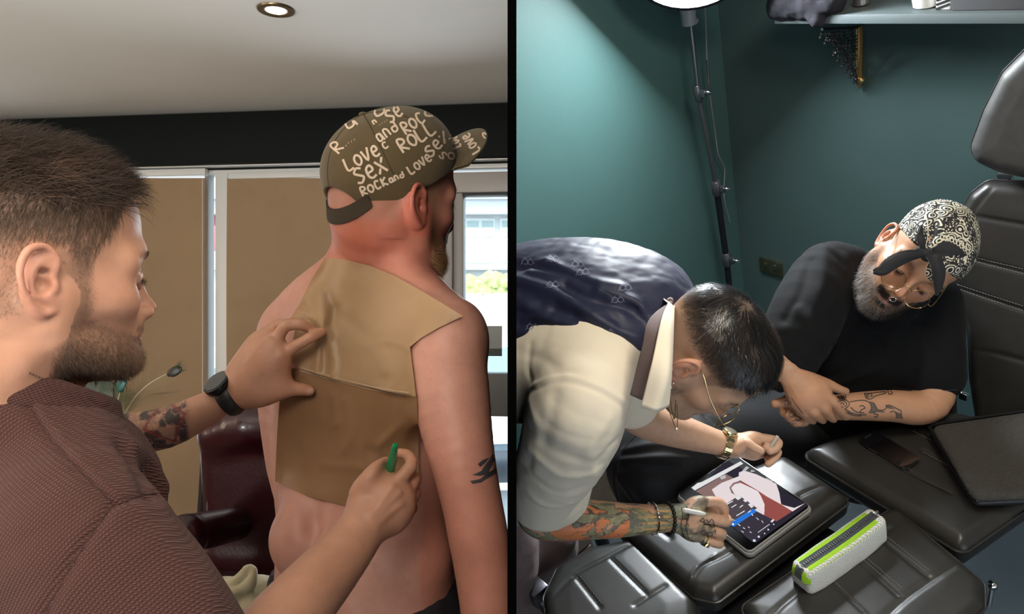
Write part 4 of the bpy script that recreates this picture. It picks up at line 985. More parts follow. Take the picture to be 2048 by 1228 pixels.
# ================================================================ LEFT ROOM: paper, cap, chair, clothes, plant
def drape(name, poly, T, off, m, parent=None, step=7, ridges=(), relaxn=40, seed=0, thick=.0003, stiff=1.0):
    """a sheet hanging over a body: outline in picture points, depth kept off the surface below"""
    A = [Vector(q) for q in poly]; n = len(A); B = []
    for i in range(n):
        a, b = A[i], A[(i + 1) % n]; k = max(1, int((b - a).length / step))
        B += [a.lerp(b, t / k) for t in range(k)]
    pp = [(v.x, v.y) for v in B]; pts = list(B); xs = [q[0] for q in pp]; ys = [q[1] for q in pp]
    for x in np.arange(min(xs) + step / 2, max(xs), step):
        for y in np.arange(min(ys) + step / 2, max(ys), step):
            if inside(pp, x, y) and min((x - q[0]) ** 2 + (y - q[1]) ** 2 for q in pp) > (step * .6) ** 2: pts.append(Vector((x, y)))
    r = geometry.delaunay_2d_cdt(pts, [(i, (i + 1) % len(B)) for i in range(len(B))], [], 0, 1e-6)
    uv = np.array([[v.x, v.y] for v in r[0]]); fs = [f for f in r[2] if inside(pp, *(sum(uv[i] for i in f) / len(f)))]
    lim = np.full(len(uv), np.nan)
    for i, (x, y) in enumerate(uv):
        h = hit(T, x, y, 0)
        if h is not None: lim[i] = h[0][1] - off
    ok = ~np.isnan(lim); lim2 = np.where(ok, lim, 9.0); lim2[ok & (lim > np.nanmedian(lim) + .25)] = 9.0
    d = np.where(lim2 < 5, lim2, np.nanmedian(lim[ok]))
    E_ = np.array(sorted({tuple(sorted((f[i], f[(i + 1) % len(f)]))) for f in fs for i in range(len(f))}))
    c = np.bincount(E_.ravel(), minlength=len(uv)); c[c == 0] = 1
    for _ in range(relaxn):
        a = np.bincount(E_[:, 0], d[E_[:, 1]], len(uv)) + np.bincount(E_[:, 1], d[E_[:, 0]], len(uv)); d = np.minimum(d * .4 + a / c * .6, lim2)
    for pl, amp, wid in ridges:
        pl = spline(pl, 6) if len(pl) > 2 else np.array(pl, float); b = np.full(len(uv), 1e9)
        for a, e in zip(pl, pl[1:]):
            ab = e - a; q = uv - a; t = np.clip(q @ ab / max(ab @ ab, 1e-9), 0, 1); b = np.minimum(b, ((q - t[:, None] * ab) ** 2).sum(1))
        d -= amp * np.exp(-b / wid ** 2)
    d = np.minimum(d, lim2 + off * .6)
    d -= .0012 * fbm(np.column_stack([uv / 40, np.zeros(len(uv))]), 1.0, seed, 3) 
    V = np.array([P(x, y, q) for (x, y), q in zip(uv, d)])
    V2 = np.vstack([V, V + np.array([0, thick, 0])]); nv = len(V)
    F2 = [tuple(f) for f in fs] + [tuple(i + nv for i in f[::-1]) for f in fs]
    return mesh_obj(name, V2, F2, m, parent), V, fs
def paper_mat(name, colr, tr=.25):
    m = mat(name, colr, .42, spec=.45, var=.08, vscale=14, bump=.35, bscale=60); nt = m.node_tree; b = nt.nodes['Principled BSDF']; out = nt.nodes['Material Output']
    t = nt.nodes.new('ShaderNodeBsdfTransparent'); t.inputs[0].default_value = (.9, .75, .55, 1); mx = nt.nodes.new('ShaderNodeMixShader'); mx.inputs[0].default_value = tr
    nt.links.new(b.outputs[0], mx.inputs[1]); nt.links.new(t.outputs[0], mx.inputs[2]); nt.links.new(mx.outputs[0], out.inputs[0]); return m
lower, PV, PF = drape('tracing_paper', [(566, 735), (600, 738), (700, 768), (834, 792), (837, 880), (838, 960), (800, 1002), (700, 1014), (620, 994), (550, 962), (554, 870), (560, 790)], T2, .004,
    paper_mat('kraft_tracing_paper', (.33, .19, .098)), ridges=[([(560, 800), (600, 745)], .003, 8), ([(668, 790), (672, 850)], .003, 6), ([(690, 800), (700, 870), (690, 900)], .0025, 7), ([(760, 890), (800, 850)], .003, 8), ([(740, 900), (780, 930)], -.003, 8), ([(770, 880), (812, 900)], .0025, 7), ([(650, 930), (810, 945)], .002, 9)], seed=2)
tag(lower, 'lower sheet of brown tracing paper taped across the shirtless man’s back'.replace('’', "'"), 'tracing paper', 'tracing paper on the back')
TL = tree_of(PV, PF)
upper, UV_, UF_ = drape('tracing_paper', [(650, 515), (690, 519), (740, 532), (790, 552), (850, 586), (926, 632), (880, 654), (842, 676), (820, 694), (826, 740), (830, 772), (832, 792), (770, 782), (690, 765), (598, 738), (580, 722), (584, 690), (592, 650), (578, 640), (600, 606), (622, 560)], [T2, TL], .0055,
    paper_mat('pale_tracing_paper', (.44, .285, .155)), ridges=[([(640, 590), (645, 630), (648, 662)], .016, 15), ([(600, 612), (630, 640), (648, 664)], .007, 7), ([(610, 640), (648, 664)], -.005, 6), ([(652, 664), (668, 720), (664, 760)], .006, 6), ([(648, 670), (650, 740)], -.004, 6), ([(642, 675), (632, 745)], .005, 7), ([(672, 620), (655, 660)], -.006, 9), ([(740, 690), (780, 680), (822, 692)], .004, 10), ([(770, 745), (750, 700)], .003, 9), ([(650, 600), (700, 640), (760, 690)], -.003, 14)], seed=5)
tag(upper, 'upper sheet of brown tracing paper over the shirtless man\'s shoulders, pinched by fingers', 'tracing paper', 'tracing paper on the back')
TU = tree_of(UV_, UF_)
strokes('tape_edge', [TU, TL], [[(600, 741), (690, 766), (770, 784), (833, 793)], [(602, 735), (690, 760), (770, 778), (832, 787)]], 1.6, mat('tape', (.55, .42, .28), .3), upper, .0015)
# ---- cap
CA = A2; CO = O2 + CA[2] * .046 - CA[0] * .010
tilt = math.radians(31); f2 = CA[0] * math.cos(tilt) + CA[2] * math.sin(tilt); CB = head_axes(f2, CA[2])     # cap axes, front tipped up
cap = thing('baseball_cap', 'olive cap scrawled all over with white handwriting, worn by the shirtless man', 'cap', CO)
m_cap = mat('olive_cotton', (.115, .080, .032), .85, bump=.3, bscale=900, var=.10, vscale=25, sheen=.2)
m_capt = mat('cap_print', (.78, .62, .47), .8)
s = SDF()
s.ell(CO + CB[0] * .004 + CB[2] * .002, (.104, .084, .082), CB, k=.01); s.ell(CO + CB[0] * .028 + CB[2] * .010, (.078, .079, .068), CB, k=.02); s.ell(CO - CB[0] * .016 + CB[2] * .018, (.078, .076, .068), CB, k=.02)
sub = SDF()
base = CO - CB[2] * .026
s.half(base, CB[2] + CB[0] * .02, .003)
s.ell(CO - CB[2] * .02 + CB[0] * .002, (.098, .079, .084), CB, k=.002, op='s')
bk = CO - CB[0] * .105 - CB[2] * .004
s.ell(bk, (.05, .036, .030), CB, k=.004, op='s')                   # opening over the strap
V, Q = s.mesh(.0016, lo=(-.45, .9, 1.5)); crown = mesh_obj('crown', V, Q, m_cap, cap); TC = tree_of(V, Q)
# seams of the six panels
mb = MB()
for az in (0, 60, 120, 180, 240, 300):
    pts = []
    for el in np.linspace(5, 88, 16):
        d_ = CB[0] * math.cos(math.radians(az)) * math.cos(math.radians(el)) + CB[1] * math.sin(math.radians(az)) * math.cos(math.radians(el)) + CB[2] * math.sin(math.radians(el))
        h_ = TC.ray_cast(Vector(CO + d_ * .2), Vector(-d_))
        if h_[0] is not None and (Vector(CO + d_ * .2) - h_[0]).length < .15: pts.append(np.array(h_[0]))
    if len(pts) > 3: mb.tube(pts, .0009, 5)
mb.build('seams', mat('olive_seam', (.07, .048, .02), .9), crown)
h_ = TC.ray_cast(Vector(CO + CB[2] * .2), Vector(-CB[2])); MB().sphere(np.array(h_[0]), (.0065, .0065, .0035), 14).build('button', m_cap, cap)
mb = MB()
for k, sx in ((0, 1), (1, -1)):
    pts = [bk + CB[1] * y * .0375 + CB[2] * (math.sqrt(max(0, 1 - y * y)) * .0312) for y in np.linspace(-.98, .98, 20)]
    pr = []
    for q_ in pts:
        dd = nrm(q_ - CO); h_ = TC.ray_cast(Vector(CO + dd * .2), Vector(-dd)); pr.append(np.array(h_[0]) + dd * .001 if h_[0] is not None else q_)
mb.tube(pr, .0024, 8); mb.build('back_trim', mat('dark_olive', (.03, .022, .012), .9), cap)
m_strap = mat('olive_strap', (.040, .028, .014), .85)
V = []; 
nA, nB = 26, 5
for i in range(nA + 1):
    az = math.radians(180 - 35 + 69 * i / nA)
    for j in range(nB + 1):
        z = -.022 + .019 * j / nB + .010 * (abs(i / nA * 2 - 1)) ** 2
        o_ = CO + CB[2] * z; d_ = nrm(CB[0] * math.cos(az) + CB[1] * math.sin(az)); hs_ = [t_.ray_cast(Vector(o_ + d_ * .2), Vector(-d_)) for t_ in (T2, )]; dist = max([.2 - h_[3] for h_ in hs_ if h_[0] is not None] + [.09]); V.append(o_ + d_ * (max(dist + .003, .0985)))
Fs = [(i * (nB + 1) + j, (i + 1) * (nB + 1) + j, (i + 1) * (nB + 1) + j + 1, i * (nB + 1) + j + 1) for i in range(nA) for j in range(nB)]
n_ = len(V); cen = CO; V2 = V + [v - nrm(v - cen) * .002 for v in V]; mesh_obj('strap', V2, np.array(Fs + [tuple(n_ + k for k in f[::-1]) for f in Fs]), m_strap, cap)
# brim: curved plate
V = []; nu, nv = 30, 12
for i in range(nu + 1):
    ph = math.radians(-62 + 124 * i / nu)
    for j in range(nv + 1):
        t_ = j / nv; r0 = np.array([.004 + .1040 * math.cos(ph), .085 * math.sin(ph)]); ext = .080 * max(0, math.cos(ph * 1.38)) ** .40
        x, y = r0[0] + ext * t_, r0[1] * (1 + .02 * t_); z = -.022 - .006 * (y / .085) ** 2 - .008 * t_ * (y / .085) ** 2 + .006 * math.cos(ph)
        V.append(CO + CB[0] * x + CB[1] * y + CB[2] * z)
Fs = [(i * (nv + 1) + j, (i + 1) * (nv + 1) + j, (i + 1) * (nv + 1) + j + 1, i * (nv + 1) + j + 1) for i in range(nu) for j in range(nv)]
n_ = len(V); V2 = V + [v - CB[2] * .003 for v in V]
side_ = [(i * (nv + 1) + nv, (i + 1) * (nv + 1) + nv, n_ + (i + 1) * (nv + 1) + nv, n_ + i * (nv + 1) + nv) for i in range(nu)]
brim = mesh_obj('brim', V2, np.array(Fs + [tuple(n_ + k for k in f[::-1]) for f in Fs] + side_), m_cap, cap); TB = tree_of(V2, Fs + [tuple(n_ + k for k in f[::-1]) for f in Fs])
# handwriting: small stroke alphabet, laid on the cap cloth
GL = {'L': [[(0, 0), (0, 1), (.55, 1)]], 'O': [[(.3, .1), (.05, .35), (.05, .75), (.3, 1), (.55, .75), (.55, .35), (.3, .1)]], 'V': [[(0, .1), (.28, 1), (.6, 0)]],
      'E': [[(.08, .6), (.5, .5), (.4, .15), (.1, .3), (.08, .8), (.3, 1), (.6, .9)]], 'S': [[(.6, .12), (.3, 0), (.05, .25), (.3, .48), (.55, .7), (.3, 1), (0, .9)]],
      'X': [[(0, .1), (.6, 1)], [(.6, 0), (0, 1)]], 'R': [[(.05, 1), (.1, 0), (.5, .1), (.5, .4), (.1, .5), (.6, 1)]], 'C': [[(.55, .15), (.2, .05), (.05, .5), (.2, .95), (.6, .85)]],
      'K': [[(.05, 0), (.05, 1)], [(.55, .05), (.08, .55), (.6, 1)]], 'A': [[(.5, .2), (.15, .2), (.1, .8), (.45, .8), (.5, .2), (.6, 1)]], 'N': [[(.05, 1), (.1, .2), (.45, .3), (.5, 1)]],
      'D': [[(.5, .5), (.1, .5), (.1, .95), (.5, .9), (.55, 0)]], '.': [[(.1, .92), (.2, .95)]], 'I': [[(.2, 0), (.2, 1)]]}
def write(word, x0, y0, x1, y1, h, lst, w=5.0):
    """word from its baseline start to its baseline end (picture px), letter height h"""
    d_ = np.array([x1 - x0, y1 - y0], float); Lw = np.linalg.norm(d_); d_ /= Lw; up_ = np.array([d_[1], -d_[0]]); adv = Lw / len(word)
    for i, ch in enumerate(word):
        jt = rng.normal(0, .03)
        for st in GL[ch]:
            lst.append((w * .86, [tuple(np.array([x0, y0]) + d_ * adv * (i + a * 1.25) + up_ * h * (1 - b + jt)) for a, b in st]))
def cq_(x, y): return 620 + x / 2.924, 180 + y / 2.924
lst = []
for wd, a, b, h, w in (('LOVE', (225, 470), (425, 372), 72, 5.2), ('SEX', (285, 552), (470, 462), 88, 5.6), ('ROLL', (545, 372), (752, 232), 80, 5.4), ('ROCK', (560, 262), (730, 150), 70, 5.2), ('SEX', (470, 195), (600, 108), 72, 5.2),
                       ('AND', (408, 312), (530, 222), 60, 4.6), ('SEX', (700, 392), (830, 278), 62, 5.0), ('LOVE', (590, 490), (720, 402), 50, 4.6), ('ROCK', (310, 622), (470, 548), 52, 4.8), ('AND', (470, 548), (560, 500), 34, 4.2), ('D', (388, 165), (470, 110), 70, 5),
                       ('R', (175, 380), (215, 330), 70, 4.6), ('....', (210, 330), (275, 285), 50, 4), ('A', (225, 245), (300, 195), 66, 4.8), ('N', (375, 205), (400, 185), 26, 4), ('....', (405, 208), (460, 172), 28, 3.4), ('D', (640, 110), (700, 130), 46, 4.6), ('C', (436, 350), (470, 330), 40, 4), ('ET', (0, 0), (1, 1), 1, 1)):
    if wd == 'ET': continue
    p_, q_ = cq_(*a), cq_(*b); write(wd, *p_, *q_, h / 2.924, lst, w)
strokes('lettering', TC, lst, 5, m_capt, crown, .0007, n=4)
lst = []
for wd, a, b, h, w in (('LOVE', (880, 330), (850, 240), 48, 4.2), ('LOVE', (995, 350), (925, 245), 52, 4.4), ('R', (1060, 260), (1020, 222), 40, 4), ('A', (1075, 330), (1060, 290), 30, 3.6), ('O', (850, 385), (810, 350), 40, 4.2), ('S', (800, 380), (770, 350), 40, 4)):
    p_, q_ = cq_(*a), cq_(*b); write(wd, *p_, *q_, -h / 2.924 if False else h / 2.924, lst, w)
strokes('lettering', [TB, TC], lst, 4, m_capt, brim, .0008, n=4)
# ---- burgundy leather armchair
m_burg = mat('burgundy_leather', (.028, .003, .005), .32, coat=.25, bump=.25, bscale=120)
m_frm = mat('dark_wood', (.012, .008, .007), .35)
ch = thing('armchair', 'burgundy leather chair standing behind the shirtless man', 'chair', P(480, 1500, 1.9))
s = SDF(); cb = P(482, 900, 1.62); Rb = [nrm([1, -.10, 0]), nrm([.10, 1, .10]), nrm([0, -.1, 1])]
s.chain([(P(438, 868, 1.62), .040), (P(500, 850, 1.60), .048), (P(600, 850, 1.62), .045)], k=.03, n=3)
s.box(P(510, 980, 1.66), (.115, .045, .17), Rb, .04, .03)
s.box(P(520, 1180, 1.70), (.15, .06, .12), Rb, .03, .03)
V, Q = s.mesh(.005); mesh_obj('backrest', V, Q, m_burg, ch)
s = SDF(); s.chain([(P(372, 1062, 1.38), .030), (P(400, 1062, 1.45), .036), (P(470, 1048, 1.62), .036)], k=.02, n=3); s.chain([(P(372, 1068, 1.38), .028), (P(380, 1250, 1.42), .03)], k=.02)
V, Q = s.mesh(.004); mesh_obj('armrest', V, Q, m_burg, ch)
s = SDF(); s.box(P(470, 1235, 1.50), (.17, .16, .05), None, .035, .02); V, Q = s.mesh(.006); mesh_obj('seat', V, Q, m_burg, ch)
MB().tube(spline([P(408, 838, 1.66), P(412, 900, 1.66), P(408, 980, 1.66), P(405, 1060, 1.66), P(410, 1300, 1.66)], 5), .012, 8).build('side_frame', m_frm, ch)
MB().tube(spline([P(417, 850, 1.63), P(421, 900, 1.63), P(416, 980, 1.63), P(413, 1060, 1.63)], 5), .0016, 6).build('trim_line', mat('silver_piping', (.3, .3, .32), .3, .7), ch)
mb_ = MB().box(P(470, 1330, 1.55), (.19, .19, .02), None, .01).build('seat_frame', m_frm, ch)
for a, b in ((-.15, -.15), (.15, -.15), (-.15, .17), (.15, .17)):
    q_ = P(470, 1330, 1.55) + np.array([a, b, 0]); MB().tube([q_, np.array([q_[0], q_[1], .0])], .02, 8).build('leg', m_frm, ch)
# ---- cream shirt on the seat
s = SDF()
s.ell(P(490, 1205, 1.33), (.062, .045, .030), k=.02); s.ell(P(462, 1185, 1.34), (.040, .04, .026), k=.02); s.ell(P(520, 1190, 1.35), (.034, .04, .032), k=.02)
s.chain([(P(448, 1180, 1.32), .012), (P(470, 1168, 1.31), .012), (P(488, 1150, 1.31), .011), (P(500, 1138, 1.32), .010), (P(506, 1152, 1.31), .010), (P(496, 1170, 1.305), .012), (P(470, 1185, 1.30), .012)], k=.012, n=4)
s.disp(lambda p: fbm(p, 30, 3, 2) * .006)
V, Q = s.mesh(.0028, lo=(-.7, 1.0, .8)); V = V + normals(V, Q) * (fbm(V, 60, 9, 2) * .0015)[:, None]
m_cream = mat('cream_cotton', (.52, .47, .30), .85, bump=.2, bscale=500, sheen=.2)
tag(mesh_obj('crumpled_shirt', V, Q, m_cream), 'crumpled cream shirt lying on the burgundy chair', 'shirt')
# ---- plant and peacock feathers on the sill behind the bearded man
pt = thing('potted_plant', 'dark green broad-leaved plant behind the bearded man\'s chin', 'plant', P(205, 1000, 1.75))
m_leaf = mat('dark_leaf', (.010, .025, .014), .4, var=.5, vscale=22, hue2=(.035, .055, .028))
def leaf(base, tip, w, m, parent, bendv=(0, -.04, 0)):
    A_ = spline([base, (np.asarray(base) + tip) / 2 + np.asarray(bendv), tip], 8); V = []; sd = nrm(np.cross(np.asarray(tip) - base, [0.1, 1, 0]))
    for i, p_ in enumerate(A_):
        t_ = i / (len(A_) - 1); ww = w * math.sin(math.pi * min(1, t_ * .86 + .12)) ** .8
        for k in (-1, -.5, 0, .5, 1): V.append(p_ + sd * ww * k + np.array([0, 1, 0]) * (-abs(k)) * ww * -.35)
    Fs = [(i * 5 + j, i * 5 + j + 1, (i + 1) * 5 + j + 1, (i + 1) * 5 + j) for i in range(len(A_) - 1) for j in range(4)]
    n_ = len(V); mesh_obj('leaf', V + [v + np.array([0, .0015, 0]) for v in V], np.array(Fs + [tuple(n_ + k for k in f[::-1]) for f in Fs]), m, parent)
for a, b, w in (((178, 900), (172, 725), .040), ((205, 905), (214, 735), .036), ((190, 905), (150, 760), .03), ((232, 900), (250, 748), .016), ((215, 900), (232, 760), .022), ((200, 900), (190, 770), .045)):
    leaf(P(*a, 1.75 + rng.uniform(-.03, .03)), P(*b, 1.72 + rng.uniform(-.04, .04)), w, m_leaf, pt)
MB().lathe(P(205, 990, 1.75), (0, 0, 1), [(0, .05), (.01, .055), (.1, .068), (.12, .066), (.121, .05)], 28).build('pot', mat('pot_dark', (.05, .035, .03), .5), pt)
def feather(label, stem, eye, bars, colr, eyec, L0=.10):
    t = thing('peacock_feather', label, 'feather', P(*stem[0]), 'peacock feathers')
    S_ = spline([P(*q) for q in stem], 10); MB().tube(S_, [.0022 - .0014 * i / (len(S_) - 1) for i in range(len(S_))], 6).build('stem', mat('quill', (.55, .46, .32), .5), t)
    mb = MB(); n = len(S_)
    for i in range(2, n - 1):
        for sgn in (-1, 1):
            for k in range(2):
                tn = nrm(S_[i] - S_[i - 1]); sd = nrm(np.cross(tn, [0, 1, 0])) * sgn; L_ = L0 * (1 - .55 * i / n) * rng.uniform(.7, 1.1); p_ = S_[i] + (S_[i - 1] - S_[i]) * k * .5
                mb.tube([p_, p_ + (tn * .65 + sd * .5) * L_ * .5, p_ + (tn * .95 + sd * .75) * L_ + np.array([0, rng.uniform(-.01, .01), -.1 * L_])], [.0006, .0005, .0002], 4)
    mb.build('barbs', mat('barb', colr, .6), t)
    e = P(*eye); tn = nrm(S_[-1] - S_[-3])
    s = SDF(); R_ = [tn, nrm(np.cross(tn, [0, 1, 0])), np.array([0, 1., 0])]; s.ell(e, (.019, .011, .003), R_, k=.001); V, Q = s.mesh(.0012); mesh_obj('eye', V, Q, mat('eye_dark', eyec, .4), t)
    mb = MB()
    for k in range(26): mb.tube([e + tn * rng.uniform(-.015, .012) + R_[1] * rng.uniform(-.008, .008), e + tn * rng.uniform(.02, .034) + R_[1] * rng.uniform(-.012, .018)], [.0006, .0002], 4)
    mb.build('eye_fringe', mat('eye_green', (.03, .045, .02), .5), t)
feather('pale-stemmed peacock feather curving right, its dark eye against the blind', [(248, 830, 1.72), (270, 795, 1.72), (298, 768, 1.71), (332, 748, 1.70)], (349, 743, 1.70), 0, (.26, .19, .11), (.010, .012, .006))
feather('peacock feather with a blue-green eye beside the dark plant', [(225, 860, 1.70), (232, 815, 1.70), (240, 785, 1.69)], (243, 768, 1.69), 0, (.12, .12, .06), (.01, .09, .075), .07)
RIGHT_FROM |= set(bpy.data.objects) - LEFT_MARK

# ================================================================ PERSON 3: leaning man drawing on the tablet
def VF(px, py, r_, u_, a_):
    R3 = view_frame(px, py); return nrm(R3[0] * r_ + R3[1] * u_ + R3[2] * a_)
F3 = VF(1372, 745, .52, -.80, .30); U3 = VF(1372, 745, .74, .38, -.50); A3 = head_axes(F3, U3); SC3 = .97
O3 = P(1372, 742, 1.19) + (A3[0] * .010 + A3[1] * .0755) * SC3
hs = head_sdf(nose=-.2, jaw=1.05, eye_shut=1.0, width=1.0)
s = SDF(); s.place(hs, A3, O3, SC3, .85)
TX = nrm(P(1250, 660, 1.30) - P(950, 700, 1.50)); SD3 = nrm([-.28, -.80, -.52])
nb3 = P(1290, 680, 1.29)
s.chain([(O3 - A3[2] * .035 - A3[0] * .03, .057), (O3 - A3[2] * .09 - A3[0] * .055, .055), (P(1300, 672, 1.30), .060)], k=.03, n=3)
s.loft([(P(1290, 672, 1.31), .10, .055, SD3), (P(1240, 662, 1.34), .16, .085, SD3), (P(1150, 660, 1.40), .16, .105, SD3), (P(980, 690, 1.52), .14, .10, SD3)], k=.03)
# near arm
s.chain([(P(1190, 790, 1.22), .052), (P(1160, 850, 1.27), .048), (P(1110, 950, 1.36), .044), (P(1078, 1012, 1.42), .040), (P(1085, 1035, 1.43), .041), (P(1150, 1038, 1.44), .0395), (P(1230, 1040, 1.455), .034), (P(1300, 1038, 1.47), .028), (P(1342, 1036, 1.48), .0265)], k=.02, n=3)
def q3(cx, cy, d, r): return (P(1350 + cx / 7.673, 960 + cy / 7.673, d), r / 7.673 * d / F)
w_ = (P(1352, 1036, 1.48), .024)
hand_prims(s, w_, [q3(400, 330, 1.475, 80), q3(330, 540, 1.462, 84), q3(300, 720, 1.462, 82), q3(300, 860, 1.470, 76)],
           [[q3(660, 345, 1.475, 84), q3(755, 460, 1.485, 74), q3(742, 560, 1.495, 60)], [q3(700, 620, 1.470, 88), q3(800, 640, 1.490, 76), q3(790, 575, 1.503, 60)],
            [q3(660, 800, 1.475, 86), q3(720, 850, 1.50, 74), q3(640, 860, 1.515, 60)], [q3(620, 960, 1.485, 80), q3(680, 985, 1.505, 70), q3(600, 980, 1.515, 58)]],
           [q3(330, 420, 1.50, 90), q3(560, 480, 1.510, 80), q3(740, 590, 1.505, 70), q3(800, 580, 1.497, 58)], k=.014, palm_r=.0145, kf=.003)
for pl in ([(250, 630), (500, 680), (740, 740)], [(220, 850), (480, 870), (700, 900)]): s.fold([q3(a, b, 1.452, 1)[0] for a, b in pl], -.0035, .0045)
# far arm
s.chain([(P(1290, 640, 1.46), .050), (P(1262, 740, 1.50), .046), (P(1262, 810, 1.53), .042), (P(1300, 842, 1.545), .040), (P(1370, 866, 1.56), .034), (P(1425, 882, 1.575), .027), (P(1445, 888, 1.58), .0255)], k=.02, n=3)
def q5(cx, cy, d, r): return (P(1420 + cx / 10.23, 840 + cy / 10.23, d), r / 10.23 * d / F)
w_ = (P(1458, 890, 1.58), .024)
hand_prims(s, w_, [q5(980, 370, 1.575, 105), q5(1010, 470, 1.59, 100), q5(1020, 590, 1.60, 100), q5(1000, 690, 1.605, 90)],
           [[q5(1260, 400, 1.565, 95), q5(1400, 470, 1.565, 90), q5(1330, 590, 1.56, 85), q5(1230, 640, 1.56, 75)], [q5(1190, 470, 1.585, 85), q5(1250, 540, 1.57, 85), q5(1150, 560, 1.56, 78)],
            [q5(1250, 590, 1.60, 85), q5(1390, 660, 1.585, 82), q5(1300, 800, 1.575, 80), q5(1190, 900, 1.575, 72)], [q5(1180, 700, 1.61, 80), q5(1260, 740, 1.60, 76), q5(1180, 800, 1.595, 68)]],
           [q5(560, 600, 1.560, 130), q5(740, 470, 1.548, 100), q5(890, 560, 1.542, 92), q5(1040, 635, 1.540, 80)], k=.014, palm_r=.0150, kf=.003)
V, Q = s.mesh(.0018, lo=(-.12, .9, .75)); N = normals(V, Q); L = zwarp((V - O3) @ A3.T / SC3, .85)
SK3 = np.array((.58, .35, .235)); dh = sstep(np.linalg.norm(L * (1, 1, .8), axis=1), .15, .19)
c = head_colors(L, SK3, red=(.66, .27, .18)) * (1 - dh[:, None]) + SK3 * dh[:, None]
nd = np.linalg.norm(L, axis=1) < .19
goat = lambda L: np.exp(-((np.abs(L[:, 1]) - .0) / .024) ** 4) * sstep(-L[:, 2], .078, .090) * (L[:, 0] > .05) * (L[:, 2] > -.128)
wb3 = np.clip(goat(L) + .35 * beard1(L) + side(L) * .7, 0, 1) * nd
line3 = [(-.13, -.050), (-.05, -.048), (-.022, -.025), (-.018, .032), (.012, .030), (.020, .010), (.030, .010), (.040, .035), (.055, .062), (.066, .082), (.078, .094), (.11, .10)]
wh3 = head_mask_hair(L, line3) * nd * (1 - (np.abs(L[:, 1]) > .074) * (L[:, 2] < .034) * (L[:, 2] > -.034) * (np.abs(L[:, 0] + .01) < .04))
topm = sstep(L[:, 2] - .12 * np.clip(-L[:, 0], 0, 1), .058, .082)
c = smear(0, c, (.085, .062, .048), np.clip(wh3 * (.35 + .6 * sstep(L[:, 2], .02, .07)), 0, 1)); c = smear(0, c, (.20, .13, .09), wb3 * .4)
# sleeve tattoo on the near forearm: green scales, orange flames, dark outlines
a0, a1 = P(1050, 1035, 1.42), P(1345, 1037, 1.48); ax = nrm(a1 - a0); La = np.linalg.norm(a1 - a0); q = V - a0; t = (q @ ax) / La
rad = np.linalg.norm(q - (q @ ax)[:, None] * ax, axis=1); up_ = nrm(np.array([0, 0, 1]) - ax * ax[2]); sd_ = np.cross(ax, up_); th_ = np.arctan2(q @ sd_, q @ up_)
arm = (t > -.3) & (t < 1.36) & (rad < .062) & (V[:, 1] > 1.3) & (V[:, 2] < 1.27) & (V[:, 0] < P(1440, 0, 1.48)[0])
pc = np.stack([t * 5.0, np.sin(th_) * 1.1, np.cos(th_) * 1.1], 1)
wv = np.stack([fbm(pc, 1.2, 5, 2), fbm(pc, 1.2, 6, 2), fbm(pc, 1.2, 7, 2)], 1) * .8
n1 = fbm(pc + wv, 1.1, 11, 3); n2 = fbm(pc * (1.0, 1.5, 1.5) + wv * 1.4, 1.6, 12, 2); n3 = fbm(pc, 9, 13, 2)
ink = np.tile([.20, .21, .13], (len(V), 1)); ink = smear(0, ink, (.30, .31, .19), sstep(n3, 0, .3)); ink = smear(0, ink, (.10, .12, .10), sstep(n2, .12, .3))
ink = smear(0, ink, (.62, .20, .07), sstep(n1, .10, .15) * (t < .66)); ink = smear(0, ink, (.62, .34, .10), sstep(np.sin(th_ * 15 + t * 3), .2, .7) * np.exp(-((t - .86) / .11) ** 4))
ink = smear(0, ink, (.55, .30, .20), sstep(-n1, .22, .30)); ol = np.minimum(np.abs(n1 - .125), np.minimum(np.abs(n1 + .25), np.abs(n2 - .18))); ink = smear(0, ink, (.035, .03, .03), sstep(.030 - ol, 0, .02))
hb = sstep(1.30 - t, .0, .08) * sstep(t, -.12, -.04); fade = np.where(t > 1.06, .75 * sstep(n1, -.1, .05), .92)
c = smear(0, c, ink, 0) if False else c * (1 - (arm * hb * fade)[:, None]) + ink * (arm * hb * fade)[:, None]
p3 = thing('person', 'leaning man in a navy waistcoat and white shirt, drawing on a tablet', 'person', P(1060, 1500, 1.8))
mesh_obj('body', V, Q, SKIN, p3, col=c); T3 = tree_of(V, Q); V3, N3, Q3 = V, N, Q
ink_m = mat('black_tattoo_line', (.035, .028, .026), .55)
def p3c(pl): return [(1350 + a / 7.673, 960 + b / 7.673) for a, b in pl]
strokes('knuckle_tattoo', T3, [p3c(x) for x in ([(380, 640), (430, 580), (450, 640), (400, 640)], [(480, 600), (520, 650), (560, 600), (600, 650)], [(430, 690), (520, 690), (570, 730), (610, 700), (580, 650)], [(390, 800), (450, 770), (480, 830), (430, 850)],
    [(500, 800), (560, 800), (570, 850), (500, 850), (500, 800)], [(580, 800), (620, 770), (610, 830)], [(400, 960), (440, 930), (440, 980)], [(180, 400), (210, 560), (170, 700), (210, 900)], [(100, 420), (120, 560), (90, 700), (150, 880)], [(210, 560), (180, 640), (210, 700)])], 1.6, ink_m, p3, n=4)
